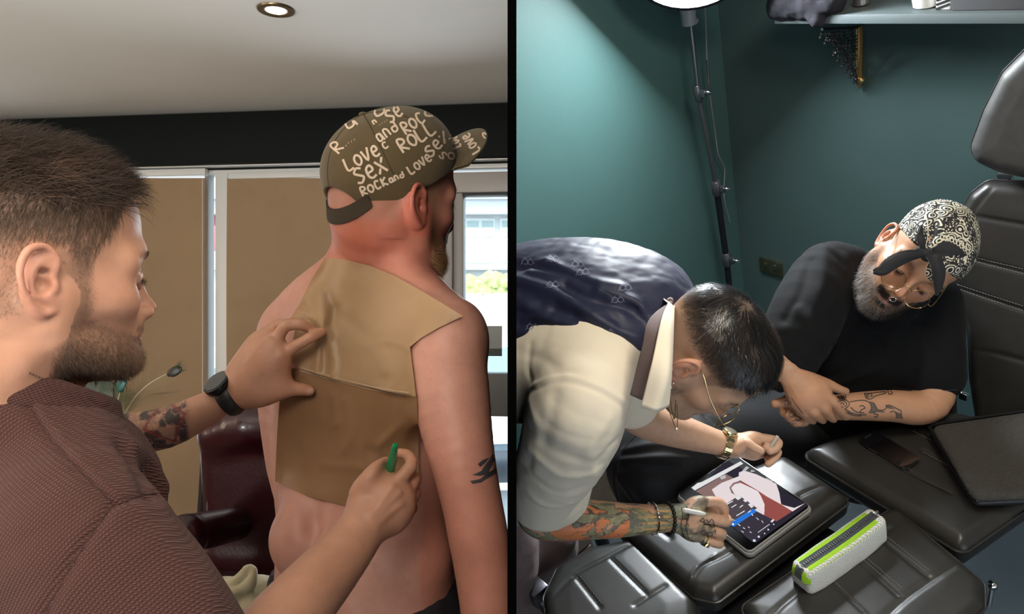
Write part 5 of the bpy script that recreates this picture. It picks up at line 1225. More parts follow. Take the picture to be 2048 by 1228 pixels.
# hair: faded sides, long wet-look top combed forward
R, RN, ri = pick(V, N, wh3 * (1 - topm) * (.25 + sstep(L[:, 2], .0, .06)), 14000); LL = L[ri]
hair('hair', R, RN, np.tile(-A3[2] * 1.0 - A3[0] * .2, (len(R), 1)), .0025 + .010 * sstep(LL[:, 2], .02, .07), .00034, HAIRM, p3, lift=.4, jit=.25, col=(.030, .022, .018), cvar=.5)
HW = mat('wet_black_hair', (.012, .010, .010), .28, attr=True, spec=.6)
R, RN, ri = pick(V, N, wh3 * topm, 9000); LL = L[ri]
whorl = O3 + (-A3[0] * .045 + A3[2] * .115 - A3[1] * .0)
dd = R - whorl; dd /= np.linalg.norm(dd, axis=1)[:, None] + 1e-6
cl = np.stack([fbm(R, 75, 31, 1), fbm(R, 75, 32, 1), fbm(R, 75, 33, 1)], 1)
dirs = dd * 1.0 + A3[0] * .45 + cl * .9
hair('hair', R, RN, dirs, .028 + .004 * sstep(LL[:, 0], .0, .06), .00070, HW, p3, seg=4, lift=.34, bend=1.0, jit=.10, col=(.014, .012, .012), cvar=.5)
R, RN, ri = pick(V, N, wb3 ** 2 * (L[:, 2] < -.03), 1500); hair('goatee', R, RN, np.tile(-A3[2], (1500, 1)), .006, .0003, HAIRM, p3, lift=.5, jit=.35, col=(.03, .022, .018))
brow('eyebrow', A3, O3, V, N, -1, p3, (.02, .015, .012), 500, .008); brow('eyebrow', A3, O3, V, N, 1, p3, (.02, .015, .012), 500, .008)
w = ((V[:, 1] > 1.5) & (V[:, 1] < 1.575) & (V[:, 2] > 1.2)).astype(float); R, RN, ri = pick(V, N, w, 500); hair('arm_hair', R, RN, np.tile(nrm([.8, 0, -.3]), (500, 1)), .008, .0002, HAIRM, p3, lift=.4, jit=.4, col=(.05, .035, .025))
# white shirt
m_white = mat('white_cotton', (.84, .75, .60), .75, bump=.15, bscale=600, sheen=.15, var=.03)
s = SDF()
s.loft([(P(1290, 668, 1.31), .115, .062, SD3), (P(1240, 655, 1.35), .175, .095, SD3), (P(1150, 655, 1.40), .175, .118, SD3), (P(960, 690, 1.53), .16, .115, SD3)], k=.03)
s.chain(px3((1195, 755, 1.22, 78), (1163, 800, 1.20, 95), (1146, 850, 1.23, 99), (1122, 910, 1.28, 88), (1095, 965, 1.34, 72), (1084, 1000, 1.38, 60)), k=.05, n=4)
s.chain(px3((1150, 740, 1.27, 75), (1080, 750, 1.34, 80), (1000, 760, 1.40, 85)), k=.05)
s.chain([(P(1290, 640, 1.44), .062), (P(1262, 740, 1.49), .060), (P(1262, 800, 1.52), .058)], k=.04)
s.rc(P(1068, 1050, 1.445), P(1150, 1030, 1.42), .052, .050, .004, 's') if False else None
V, Q = s.mesh(.0026, lo=(-.12, .9, .85)); 
T = tree_of(V, Q)
for pts, am, wd in (([(1062, 772), (1120, 752), (1190, 768), (1268, 812)], .0035, .005), ([(1062, 784), (1120, 765), (1190, 782), (1262, 826)], -.002, .004), ([(1050, 850), (1110, 900), (1200, 930)], -.004, .012), ([(1060, 900), (1120, 950), (1190, 950)], .005, .010),
                    ([(1045, 930), (1110, 985), (1170, 975)], -.004, .010), ([(1040, 965), (1090, 1010), (1150, 1005)], .004, .008), ([(1110, 790), (1095, 860), (1060, 930)], -.004, .012), ([(1215, 840), (1180, 900), (1190, 940)], .005, .012), ([(1255, 860), (1215, 900), (1150, 985)], -.004, .010),
                    ([(1060, 800), (1075, 870), (1070, 940)], .004, .012), ([(1034, 700), (1090, 720), (1120, 750)], -.003, .010), ([(1060, 690), (1056, 730), (1064, 770)], -.003, .008)):
    V = crease(V, Q, T, pts, am * .6, wd)
V = V + normals(V, Q) * (fbm(V, 22, 6, 3) * .0014)[:, None]
sh3 = mesh_obj('shirt', V, Q, m_white, p3)
# rolled cuff at the elbow
s = SDF(); cA = P(1095, 1000, 1.39); cax = nrm(P(1110, 1030, 1.42) - P(1100, 950, 1.33)); 
s.chain(px3((1046, 1006, 1.40, 22), (1052, 1028, 1.40, 19), (1085, 1046, 1.395, 18), (1125, 1034, 1.39, 18), (1150, 1010, 1.39, 20), (1158, 985, 1.39, 20)), k=.02, n=4)
s.chain(px3((1046, 984, 1.38, 26), (1060, 1008, 1.375, 24), (1095, 1024, 1.37, 24), (1130, 1010, 1.37, 24), (1160, 975, 1.375, 22)), k=.02, n=4)
s.ell(P(1100, 1000, 1.42), (.060, .05, .035), k=.03)
s.disp(lambda p: fbm(p * (1, 1, 2.2), 30, 8, 2) * .003)
V, Q = s.mesh(.0022, lo=(-.05, 1.2, .9)); T = tree_of(V, Q)
for pts, am, wd in (([(1040, 1000), (1090, 1032), (1150, 1000)], -.003, .005), ([(1042, 985), (1090, 1014), (1152, 980)], .002, .005), ([(1045, 1018), (1090, 1048), (1140, 1020)], -.002, .004)): V = crease(V, Q, T, pts, am, wd)
mesh_obj('rolled_cuff', V, Q, m_white, sh3)
# shirt collar
def sheet(name, pts, m, parent, thick=.0022, n=10):
    """thin curved panel through rows of control points"""
    G = np.array([spline(r, n) for r in pts]); G = np.array([spline(G[:, k], n) for k in range(G.shape[1])]).transpose(1, 0, 2); a, b = G.shape[:2]
    V = G.reshape(-1, 3); Fs = [(i * b + j, i * b + j + 1, (i + 1) * b + j + 1, (i + 1) * b + j) for i in range(a - 1) for j in range(b - 1)]
    nn = normals(V, np.array(Fs)); n_ = len(V); bd = []
    for i in range(a - 1): bd += [(i * b, (i + 1) * b, n_ + (i + 1) * b, n_ + i * b), ((i + 1) * b + b - 1, i * b + b - 1, n_ + i * b + b - 1, n_ + (i + 1) * b + b - 1)]
    for j in range(b - 1): bd += [(j + 1, j, n_ + j, n_ + j + 1), ((a - 1) * b + j, (a - 1) * b + j + 1, n_ + (a - 1) * b + j + 1, n_ + (a - 1) * b + j)]
    return mesh_obj(name, np.vstack([V, V + nn * thick]), np.array(Fs + [tuple(n_ + k for k in f[::-1]) for f in Fs] + bd), m, parent)
sheet('shirt_collar', [[P(1336, 604, 1.20), P(1322, 640, 1.13), P(1305, 720, 1.09), P(1282, 815, 1.10)], [P(1342, 612, 1.20), P(1338, 660, 1.125), P(1334, 740, 1.085), P(1312, 822, 1.095)], [P(1347, 612, 1.215), P(1345, 660, 1.15), P(1341, 750, 1.11), P(1336, 812, 1.12)]], m_white, sh3)
sheet('shirt_collar', [[P(1336, 604, 1.20), P(1320, 590, 1.30), P(1300, 570, 1.38)], [P(1347, 612, 1.215), P(1335, 598, 1.31), P(1312, 580, 1.39)]], m_white, sh3)
# waistcoat: navy satin back, mauve wool front edge
m_satin = mat('navy_satin', (.016, .019, .050), .52, spec=.38, bump=.15, bscale=1200, sheen=.06)
m_wool = mat('mauve_wool', (.20, .125, .125), .9, weave=(260, .6, (0, .5, .2), .25), sheen=.3)
s = SDF()
s.loft([(P(1300, 655, 1.315), .10, .066, SD3), (P(1245, 640, 1.355), .165, .115, SD3), (P(1150, 632, 1.41), .172, .142, SD3), (P(1040, 640, 1.47), .168, .146, SD3), (P(900, 660, 1.56), .16, .135, SD3)], k=.03)
arml = [(-60, 672), (1034, 680), (1100, 685), (1150, 698), (1195, 716), (1235, 745), (1262, 795), (1290, 815), (1400, 900), (1400, 1300), (-60, 1300)]
V, Q = s.mesh(.0026, lo=(-.12, .9, 1.0)); T = tree_of(V, Q)
for pts, am, wd in (([(1034, 560), (1120, 590), (1210, 650), (1300, 690)], .008, .012), ([(1034, 530), (1130, 548), (1220, 590), (1290, 640)], -.007, .012), ([(1060, 540), (1160, 560), (1250, 610)], .007, .010), ([(1110, 620), (1180, 650), (1250, 700)], -.006, .012), ([(1034, 600), (1100, 640), (1180, 660)], .006, .014),
                    ([(1090, 520), (1180, 560), (1240, 575)], .005, .010), ([(1200, 580), (1260, 600), (1300, 640)], .006, .010), ([(1040, 650), (1120, 660), (1200, 700)], -.005, .010), ([(1205, 600), (1240, 660), (1262, 730)], -.004, .010), ([(1130, 570), (1190, 600), (1270, 620)], -.006, .009)):
    V = crease(V, Q, T, pts, am, wd)
V = V + normals(V, Q) * (fbm(V * (1, 1, 1.6), 18, 16, 3) * .004)[:, None]
xy = np.stack([1024 + V[:, 0] / V[:, 1] * F, 614 - (V[:, 2] - CZ) / V[:, 1] * F], 1)
keepv = ~inpoly(arml, xy[:, 0], xy[:, 1]); front = V[:, 1] > 1.45
kf = (keepv | front)[Q].all(1); Qv = Q[kf]; used = np.unique(Qv); mp = -np.ones(len(V), int); mp[used] = np.arange(len(used))
wc3 = mesh_obj('waistcoat', V[used], mp[Qv], m_satin, p3); TW = tree_of(V[used], mp[Qv])
sheet('waistcoat_front', [[P(1345, 604, 1.245), P(1300, 640, 1.16), P(1285, 700, 1.13), P(1262, 790, 1.13)], [P(1338, 606, 1.22), P(1322, 650, 1.14), P(1305, 720, 1.105), P(1285, 800, 1.115)]], m_wool, wc3, .003)
MB().tube(spline([P(1318, 560, 1.40), P(1336, 585, 1.33), P(1340, 604, 1.25)], 6), .006, 8).build('waistcoat_edge', m_wool, wc3)
strokes('seam', TW, [[(1034, 682), (1100, 687), (1150, 700), (1195, 718), (1235, 747), (1260, 790)]], 2.5, mat('navy_seam', (.012, .014, .03), .5), wc3, .001)
m_motif = mat('motif_thread', (.16, .17, .26), .4)
for x, y, w_ in ((1050, 524, 30), (1100, 520, 26), (1150, 528, 24), (1245, 575, 20), (1100, 570, 18), (1060, 655, 16), (1210, 665, 18), (1230, 600, 14), (1160, 545, 16)):
    lst = []
    for k in range(2): cx, cy = x + k * 11, y + rng.uniform(-2, 2); lst.append([(cx + 6 * math.cos(a), cy + 5 * math.sin(a)) for a in np.linspace(0, 6.3, 8)]); lst.append([(cx - 8, cy + 6), (cx, cy - 8), (cx + 8, cy + 4)])
    strokes('woven_motif', TW, lst, 1.2, m_motif, wc3, .0007, n=2)

# mauve trousers
s = SDF(); s.chain(px3((960, 1000, 1.75, 110), (1060, 1060, 1.80, 95), (1085, 1130, 1.84, 62), (1095, 1240, 1.9, 50)), k=.05, n=3); s.chain(px3((930, 950, 1.62, 100), (990, 1080, 1.66, 85), (1000, 1240, 1.7, 62)), k=.02, n=3)
V, Q = s.mesh(.005, lo=(-.15, 1.4, .5)); V = V + normals(V, Q) * (fbm(V, 14, 4, 3) * .006)[:, None]
mesh_obj('trousers', V, Q, m_wool, p3)
# glasses builder
m_gold = mat('polished_gold', (.80, .58, .28), .2, 1); m_lens = bpy.data.materials.new('lens_glass'); m_lens.use_nodes = True; nt = m_lens.node_tree; nt.nodes.clear()
o_ = nt.nodes.new('ShaderNodeOutputMaterial'); mx = nt.nodes.new('ShaderNodeMixShader'); tr = nt.nodes.new('ShaderNodeBsdfTransparent'); gl = nt.nodes.new('ShaderNodeBsdfGlossy')
gl.inputs['Roughness'].default_value = .03; tr.inputs[0].default_value = (.92, .90, .88, 1); mx.inputs[0].default_value = .07; nt.links.new(tr.outputs[0], mx.inputs[1]); nt.links.new(gl.outputs[0], mx.inputs[2]); nt.links.new(mx.outputs[0], o_.inputs[0])
def glasses(label, A, O, sc=1., drop=0., fwd=0., rx=.0235, rz=.0205, temples=(-1, 1)):
    H = lambda x, y, z: O + (A[0] * x + A[1] * y + A[2] * z) * sc
    t = thing('glasses', label, 'glasses', H(.11, 0, 0))
    for sd in (-1, 1):
        ring = [H(.106 + fwd - .006 * math.cos(q) * .6 - .004, sd * .034 + math.cos(q) * rx * sd, -.004 + drop + math.sin(q) * rz * (1 if math.sin(q) > 0 else 1.1)) for q in np.linspace(0, 2 * math.pi, 37)]
        rim = MB().tube(ring, .0009 * sc, 6, False).build('rim', m_gold, t)
        V = [np.mean(ring[:-1], 0) + nrm(A[0]) * .001] + ring[:-1]; mesh_obj('lens', V, [(0, i, i % 36 + 1) for i in range(1, 37)], m_lens, t)
        MB().tube([H(.101 + fwd, sd * .010, -.006 + drop), H(.098 + fwd, sd * .007, -.012 + drop)], .0006 * sc, 5).sphere(H(.097 + fwd, sd * .007, -.014 + drop), .0022, 8).build('nose_pad', m_gold, t)
        if sd in temples: MB().tube(spline([H(.100 + fwd, sd * .0575, .001 + drop), H(.096 + fwd, sd * .066, .003 + drop), H(.050, sd * .0755, .012 + drop * .5), H(.006, sd * .0775, .024), H(-.012, sd * .0765, .020), H(-.024, sd * .074, .004)], 6), .0009 * sc, 6).build('temple_arm', m_gold, t)
    MB().tube(spline([H(.106 + fwd, -.0115, .002 + drop), H(.110 + fwd, 0, .006 + drop), H(.106 + fwd, .0115, .002 + drop)], 6), .0010 * sc, 6).build('bridge', m_gold, t)
    return t
glasses('thin gold-rimmed glasses on the nose of the man drawing', A3, O3, SC3, drop=-.006, fwd=.010)
# earring and necklaces
er = O3 + (A3[0] * -.008 - A3[1] * .084 - A3[2] * .030) * SC3
eg = thing('earring', 'small sparkling cross-shaped earring in the ear of the man drawing', 'earring', er)
mb = MB(); DN = -UP
for a, b in ((0, 0), (0, .005), (0, .010), (0, .015), (-.0045, .006), (.0045, .006)): mb.sphere(er + DN * b + nrm([1, -.3, 0]) * a, .0019, 8)
mb.build('crystals', mat('crystal', (.85, .85, .88), .08, .9), eg); MB().tube([er + A3[2] * .004, er], .0006, 5).build('hook', m_gold, eg)
def necklace(label, pts, r, pend=None):
    t = thing('necklace', label, 'necklace', P(*pts[1])); mb = MB(); S_ = spline([P(*q) for q in pts], 16)
    for i in range(len(S_) - 1):
        for k in (0, .5): mb.sphere(S_[i] * (1 - k) + S_[i + 1] * k, r, 6)
    mb.build('chain', m_gold, t)
    if pend: MB().sphere(P(*pend), .0028, 10).build('pendant', mat('pearl', (.9, .82, .7), .15, .6), t)
necklace('fine gold chain hanging from the white collar, the longer one with a pendant', [(1332, 805, 1.20), (1345, 840, 1.21), (1353, 858, 1.22), (1355, 835, 1.215), (1354, 808, 1.21)], .0008, (1353, 858, 1.22))
necklace('short beaded gold chain hanging from the white collar', [(1338, 790, 1.185), (1343, 815, 1.19), (1348, 838, 1.20), (1351, 815, 1.19), (1352, 800, 1.19)], .0009)
# watch, bracelets, ring, stylus
def bracelet_frame(a, b):
    ax = nrm(b - a); u1 = nrm(np.cross(ax, [0, 1, 0])); u1 = u1 if u1[2] > 0 else -u1; u2 = np.cross(ax, u1); return ax, u1, (u2 if u2[1] < 0 else -u2)
wc = P(1448, 889, 1.58); ax, u1, u2 = bracelet_frame(P(1420, 880, 1.575), P(1458, 891, 1.58))
gw = thing('wristwatch', 'chunky gold wristwatch on the far wrist of the man drawing', 'watch', wc)
mb = MB()
m_gw = mat('watch_gold', (.58, .50, .30), .25, 1)
for i in range(18):
    q_ = 2 * math.pi * i / 18; n_ = u1 * math.cos(q_) + u2 * math.sin(q_); tg = -u1 * math.sin(q_) + u2 * math.cos(q_)
    mb.box(wc + n_ * .0285, (.0085, .0041, .0018), [ax, tg, n_], .0006, 1)
mb.build('link_strap', m_gw, gw)
dn = nrm(u1 * .95 + u2 * .30); cs_ = MB().lathe(wc + dn * .0275, dn, [(0, .012), (.001, .0155), (.006, .016), (.008, .0145)], 28).build('case', m_gw, gw); MB().lathe(wc + dn * .0355, dn, [(0, .0135), (.0006, .0125)], 24).build('dial', mat('dial_gold', (.75, .68, .5), .2, .8), gw)
def ringobj(name, label, cat, c_, ax, u1, u2, rr, fn):
    t = thing(name, label, cat, c_); fn(t, [(c_ + u1 * math.cos(q_) * rr[0] + u2 * math.sin(q_) * rr[1], u1 * math.cos(q_) + u2 * math.sin(q_)) for q_ in np.linspace(0, 2 * math.pi, 27)[:-1]]); return t
ax, u1, u2 = bracelet_frame(P(1300, 1038, 1.47), P(1342, 1036, 1.48))
def beads(t, pts):
    for i, (p_, n_) in enumerate(pts): MB().sphere(p_, .0042, 10).build('bead', mat_green if i == 23 else mat_bead, t)
mat_bead = mat('black_bead', (.012, .012, .012), .25); mat_green = mat('green_bead', (.02, .16, .09), .2)
ringobj('bead_bracelet', 'black bead bracelet with one green bead on the tattooed wrist', 'bracelet', P(1337, 1037, 1.48), ax, u1, u2, (.0305, .0295), beads)
def chainb(t, pts):
    mb = MB()
    for i, (p_, n_) in enumerate(pts):
        q_ = pts[(i + 1) % len(pts)][0]
        if (i // 3) % 2: mb.sphere(p_, .0026, 8)
        else: mb.tube([p_, q_], .0019, 6)
    mb.build('links', mat('silver', (.75, .75, .76), .22, 1), t)
    p_, n_ = pts[22]; MB().box(p_, (.0035, .0012, .012), [ax, n_, np.cross(ax, n_)], .001).build('name_plate', mat('silver_plate', (.8, .8, .8), .2, 1), t)
ringobj('chain_bracelet', 'silver plate bracelet above the black beads on the tattooed arm', 'bracelet', P(1306, 1038, 1.47), ax, u1, u2, (.0315, .0305), chainb)
gr_ = q3(490, 985, 1.472, 1)[0]; fx = nrm(q3(620, 960, 1.485, 1)[0] - q3(300, 860, 1.470, 1)[0])
rg = thing('ring', 'gold ring on the little finger of the hand holding the stylus', 'ring', gr_); fu = nrm(np.cross(fx, [0, 1, 0])); fv = np.cross(fx, fu)
MB().tube([q3(450, 908, 1.478, 1)[0] + fu * math.cos(q_) * .0112 + fv * math.sin(q_) * .0112 for q_ in np.linspace(0, 2 * math.pi, 21)], .0022, 8, False).build('band', m_gold, rg)
MB().box(gr_, (.005, .004, .006), [fx, fv, fu], .0015).build('signet', m_gold, rg)
sa, sb = P(1367, 1020, 1.425), P(1470, 1041, 1.515); sdv = nrm(sb - sa); Ls = np.linalg.norm(sb - sa)
stl = thing('stylus', 'white stylus in the tattooed hand, touching the tablet screen', 'stylus', sb)
MB().lathe(sa, sdv, [(0, .002), (.001, .0038), (.004, .0045), (Ls * .80, .0045), (Ls * .90, .0032), (Ls * .985, .0012), (Ls, .0006)], 18).build('barrel', mat('stylus_white', (.82, .80, .76), .35, coat=.2), stl)
ca, cb = P(1538, 898, 1.56), P(1557, 870, 1.545); stk_ = thing('white_stick', 'short white stick held between the fingers of the watch hand', 'stick', ca)
MB().lathe(ca, cb - ca, [(0, .0032), (.001, .0038), (.034, .0040), (.0345, .0030), (.032, .0012)], 14).build('stick', mat('stick_paper', (.62, .55, .48), .6), stk_)
# ================================================================ PERSON 4: man in the bandana
F4 = VF(1820, 540, -.06, -.45, -.88); U4 = VF(1820, 540, .68, .47, -.46); A4 = head_axes(F4, U4)
O4 = P(1829, 524, 1.56); SC4 = .93
hs = head_sdf(nose=.25, jaw=1.08, eye_shut=1.0, open_mouth=.0035, width=1.03)
s = SDF(); s.place(hs, A4, O4, SC4, .95)
SD4 = nrm([1, .15, -.05])
s.chain([(O4 - A4[2] * .04 - A4[0] * .03, .060), (P(1770, 585, 1.66), .058), (P(1750, 600, 1.70), .062)], k=.03, n=3)
s.loft([(P(1752, 590, 1.75), .10, .06, SD4), (P(1750, 640, 1.79), .165, .085, SD4), (P(1755, 740, 1.86), .155, .10, SD4), (P(1765, 880, 1.95), .155, .11, SD4)], k=.03)
s.chain(px3((1660, 575, 1.74, 48), (1600, 650, 1.70, 44), (1545, 715, 1.66, 38), (1520, 735, 1.63, 36), (1545, 728, 1.62, 32), (1572, 741, 1.61, 26)), k=.02, n=3)
s.chain(px3((1862, 620, 1.75, 46), (1872, 700, 1.735, 40), (1864, 790, 1.69, 41), (1838, 815, 1.675, 35), (1790, 812, 1.67, 32), (1730, 812, 1.665, 29), (1670, 815, 1.66, 25), (1635, 817, 1.66, 24)), k=.02, n=3)
def q6(cx, cy, d, r): return (P(1530 + cx / 6.206, 700 + cy / 6.206, d), r / 6.206 * d / F)
hand_prims(s, q6(300, 290, 1.61, 150), [q6(740, 560, 1.590, 75), q6(640, 640, 1.588, 72), q6(540, 690, 1.592, 70), q6(450, 710, 1.600, 62)],
           [[q6(850, 650, 1.592, 68), q6(940, 760, 1.605, 58), q6(1000, 830, 1.625, 48)], [q6(740, 730, 1.590, 68), q6(800, 820, 1.608, 56), q6(850, 860, 1.628, 46)], [q6(610, 780, 1.592, 64), q6(680, 845, 1.612, 54), q6(720, 875, 1.630, 44)], [q6(510, 790, 1.600, 56), q6(560, 855, 1.618, 48), q6(600, 885, 1.635, 40)]],
           [q6(600, 400, 1.605, 90), q6(780, 430, 1.605, 70), q6(900, 480, 1.612, 56), q6(1000, 512, 1.622, 46)], k=.014, palm_r=.0145, kf=.0035)
s.ell(q6(520, 520, 1.603, 1)[0], (.034, .018, .030), k=.03)
for pl in ([(360, 420), (480, 560), (560, 660)], [(330, 450), (400, 580), (450, 680)]): s.fold([q6(a, b, 1.583, 1)[0] for a, b in pl], .0014, .004)
hand_prims(s, q6(640, 720, 1.66, 140), [q6(300, 640, 1.655, 70), q6(330, 740, 1.65, 70), q6(390, 800, 1.65, 66), q6(460, 850, 1.655, 60)],
           [[q6(240, 760, 1.645, 66), q6(290, 790, 1.63, 56)], [q6(310, 830, 1.64, 64), q6(360, 860, 1.63, 56)], [q6(370, 890, 1.64, 60), q6(430, 900, 1.63, 54)], [q6(450, 900, 1.645, 52), q6(500, 900, 1.64, 46)]],
           [q6(420, 620, 1.655, 85), q6(270, 640, 1.65, 68), q6(180, 655, 1.648, 60), q6(125, 665, 1.646, 54)], k=.014, palm_r=.0145, kf=.0035)
V, Q = s.mesh(.0018, lo=(.2, 1.2, .85)); N = normals(V, Q); L = zwarp((V - O4) @ A4.T / SC4, .95)
SK4 = np.array((.46, .245, .145)); dh = sstep(np.linalg.norm(L * (1, 1, .8), axis=1), .15, .19)
c = head_colors(L, SK4, lips=(.36, .12, .10), red=(.55, .20, .13)) * (1 - dh[:, None]) + SK4 * dh[:, None]
nd = np.linalg.norm(L, axis=1) < .19
wb4 = np.clip(beard1(L) + side(L) * .8 + goat(L), 0, 1) * nd; wm4 = moust(L) * nd
c = smear(0, c, (.16, .12, .10), wb4 * .5)
wr = np.exp(-(np.linalg.norm(V - P(1565, 735, 1.60), axis=1) / .035) ** 2); c = smear(0, c, (.42, .33, .26), wr * .6 * sstep(fbm(V, 180, 4, 2), -.1, .1))
p4 = thing('person', 'bearded man in a black t-shirt and paisley bandana, arms folded, head bowed', 'person', P(1765, 1200, 1.95))
mesh_obj('body', V, Q, SKIN, p4, col=c); T4 = tree_of(V, Q)
R, RN, ri = pick(V, N, wb4 * sstep(-L[:, 2], .02, .05), 11000); LL = L[ri]; grey = (rng.random(len(R)) < .40 * sstep(-LL[:, 1], -.05, .03))[:, None]
hair('beard', R, RN, np.tile(-A4[2] + A4[0] * .35, (len(R), 1)), .008 + .012 * sstep(-LL[:, 2], .06, .11), .0004, HAIRM, p4, lift=.5, jit=.4, col=np.where(grey, (.34, .31, .28), (.035, .026, .022)))
R, RN, ri = pick(V, N, wm4, 2500); hair('moustache', R, RN, -A4[2] * .8 + A4[1] * np.sign(L[ri][:, 1])[:, None] * .8, .009, .0004, HAIRM, p4, lift=.35, jit=.3, col=(.022, .016, .014))
brow('eyebrow', A4, O4, V, N, -1, p4, (.02, .014, .01), 600, .009); brow('eyebrow', A4, O4, V, N, 1, p4, (.02, .014, .01), 600, .009)
lashes(A4, O4, V, N, 1, p4, zc=-.004); lashes(A4, O4, V, N, -1, p4, zc=-.004)
def c6(pl): return [(1530 + a / 6.206, 700 + b / 6.206) for a, b in pl]
ink4 = mat('grey_tattoo_line', (.055, .042, .034), .55)
tl = [[(830, 550), (880, 540), (930, 600), (1000, 620), (1045, 660), (1030, 700), (990, 735)], [(900, 640), (960, 630), (1010, 660), (1000, 700), (950, 710)], [(930, 660), (970, 660), (980, 690)], [(1050, 645), (1200, 625), (1290, 650), (1320, 720), (1290, 780)],
      [(1010, 740), (1080, 780), (1180, 800), (1260, 800)], [(1000, 770), (1100, 810), (1200, 815)], [(1060, 710), (1120, 760), (1200, 780)], [(1170, 700), (1210, 690), (1240, 720), (1200, 740), (1180, 770), (1230, 780)], [(940, 560), (960, 590), (990, 560), (1000, 590), (960, 600)],
      [(1290, 650), (1350, 660), (1400, 740), (1480, 740), (1510, 700), (1500, 680)], [(1500, 690), (1560, 690), (1640, 730), (1690, 760), (1680, 820)], [(1350, 790), (1400, 800), (1380, 830), (1350, 820)], [(1300, 780), (1400, 760), (1480, 770)], [(1550, 770), (1600, 760), (1640, 800)],
      [(1230, 540), (1260, 600), (1310, 610), (1380, 570), (1490, 540), (1490, 520), (1380, 530), (1300, 540), (1230, 540)], [(1280, 560), (1310, 540), (1330, 570), (1300, 580)], [(1520, 500), (1540, 550), (1580, 540), (1560, 510)], [(1560, 500), (1630, 540)]]
strokes('forearm_tattoo', T4, [c6(x) for x in tl], 2.0, ink4, p4, n=4)
patches('tattoo_shading', T4, [c6(x) for x in ([(1290, 650), (1350, 665), (1400, 745), (1350, 790), (1300, 760), (1320, 710)], [(1500, 685), (1560, 700), (1620, 735), (1560, 730), (1500, 720)], [(1240, 545), (1290, 545), (1300, 600), (1260, 590)], [(1610, 760), (1690, 790), (1720, 850), (1620, 850)], [(1000, 740), (1090, 790), (1070, 810), (1010, 770)])],
     mat('tattoo_shade', (.12, .085, .062), .6), p4, 4, .0004)
tl = [[(330, 590), (360, 640), (420, 720), (470, 790)], [(240, 640), (280, 620), (300, 660), (260, 690), (240, 660)], [(320, 640), (330, 720), (380, 770), (370, 830)], [(300, 790), (340, 760), (350, 820), (310, 830), (300, 800)], [(380, 830), (420, 820), (440, 860), (400, 880), (380, 850)], [(240, 720), (270, 760), (250, 790)], [(300, 600), (280, 570)], [(340, 880), (400, 870), (450, 890)]]
strokes('hand_tattoo', T4, [c6(x) for x in tl], 1.3, ink4, p4, n=4)
# black t-shirt
m_tee = mat('black_tshirt', (.0040, .0043, .0052), .85, bump=.2, bscale=700, sheen=.02, spec=.18)
s = SDF()
s.loft([(P(1750, 598, 1.745), .095, .060, SD4), (P(1745, 622, 1.77), .17, .085, SD4), (P(1745, 690, 1.81), .19, .115, SD4), (P(1755, 790, 1.87), .185, .125, SD4), (P(1765, 900, 1.95), .185, .135, SD4)], k=.03)
s.chain(px3((1700, 530, 1.74, 38), (1652, 545, 1.73, 58), (1618, 610, 1.69, 70), (1590, 680, 1.66, 68), (1565, 730, 1.65, 55)), k=.05, n=3)
s.chain([(P(1772, 606, 1.69), .070), (P(1752, 640, 1.76), .10)], k=.04)
s.chain(px3((1820, 560, 1.78, 45), (1855, 610, 1.75, 60), (1862, 690, 1.72, 60), (1862, 745, 1.71, 62)), k=.05, n=3)
s.half(P(1862, 783, 1.7), [.05, 0, 1], .004) if False else None
V, Q = s.mesh(.003, lo=(.2, 1.2, .95)); T = tree_of(V, Q)
for pts, am, wd in (([(1560, 780), (1640, 735), (1700, 700)], .006, .010), ([(1590, 790), (1680, 745), (1760, 690)], -.005, .010), ([(1620, 800), (1700, 760), (1760, 735)], .005, .010), ([(1620, 520), (1600, 590), (1570, 640)], -.004, .012), ([(1650, 500), (1640, 580), (1610, 660)], .005, .014),
                    ([(1680, 500), (1690, 580), (1660, 650)], -.004, .014), ([(1600, 620), (1640, 670), (1720, 690)], .005, .014), ([(1725, 690), (1790, 650), (1850, 640)], -.004, .012), ([(1830, 620), (1850, 700), (1840, 780)], .004, .012)):
    V = crease(V, Q, T, pts, am, wd)
V = V + normals(V, Q) * (fbm(V, 12, 6, 2) * .005)[:, None]
tee = mesh_obj('t_shirt', V, Q, m_tee, p4); T = tree_of(V, Q)
strokes('neck_rib', T, [[(1748, 500), (1726, 520), (1712, 560), (1708, 590), (1722, 616)]], 7, mat('rib_black', (.02, .02, .022), .8), tee, .002)
strokes('hem_stitch', T, [[(1785, 775), (1850, 781), (1916, 779)]], 1.4, mat('stitch_dark', (.03, .03, .034), .8), tee, .001)
# black trousers
s = SDF(); m_btr = mat('black_trousers', (.006, .006, .007), .6, bump=.15, bscale=500, sheen=.06, spec=.3)
s.chain(px3((1740, 900, 1.98, 105), (1600, 895, 1.93, 92), (1440, 885, 1.86, 88), (1330, 905, 1.80, 80), (1300, 940, 1.79, 78)), k=.05, n=3); s.chain(px3((1300, 935, 1.79, 80), (1330, 1060, 1.82, 66), (1370, 1200, 1.86, 60)), k=.04, n=3)
s.chain(px3((1740, 880, 1.98, 95), (1620, 862, 1.98, 78), (1520, 850, 1.98, 70), (1400, 838, 1.99, 60)), k=.04, n=3)
V, Q = s.mesh(.004, lo=(.1, 1.4, .6)); T = tree_of(V, Q)
for pts, am, wd in (([(1250, 900), (1320, 888), (1400, 900)], .006, .010), ([(1245, 920), (1320, 915), (1380, 916)], .006, .010), ([(1240, 935), (1300, 932), (1360, 930)], .005, .008), ([(1240, 960), (1270, 1000)], .005, .010), ([(1410, 830), (1450, 860), (1490, 900)], -.004, .008), ([(1400, 850), (1440, 880)], .004, .01)): V = crease(V, Q, T, pts, am, wd)
tr4 = mesh_obj('trousers', V, Q, m_btr, p4); T = tree_of(V, Q)
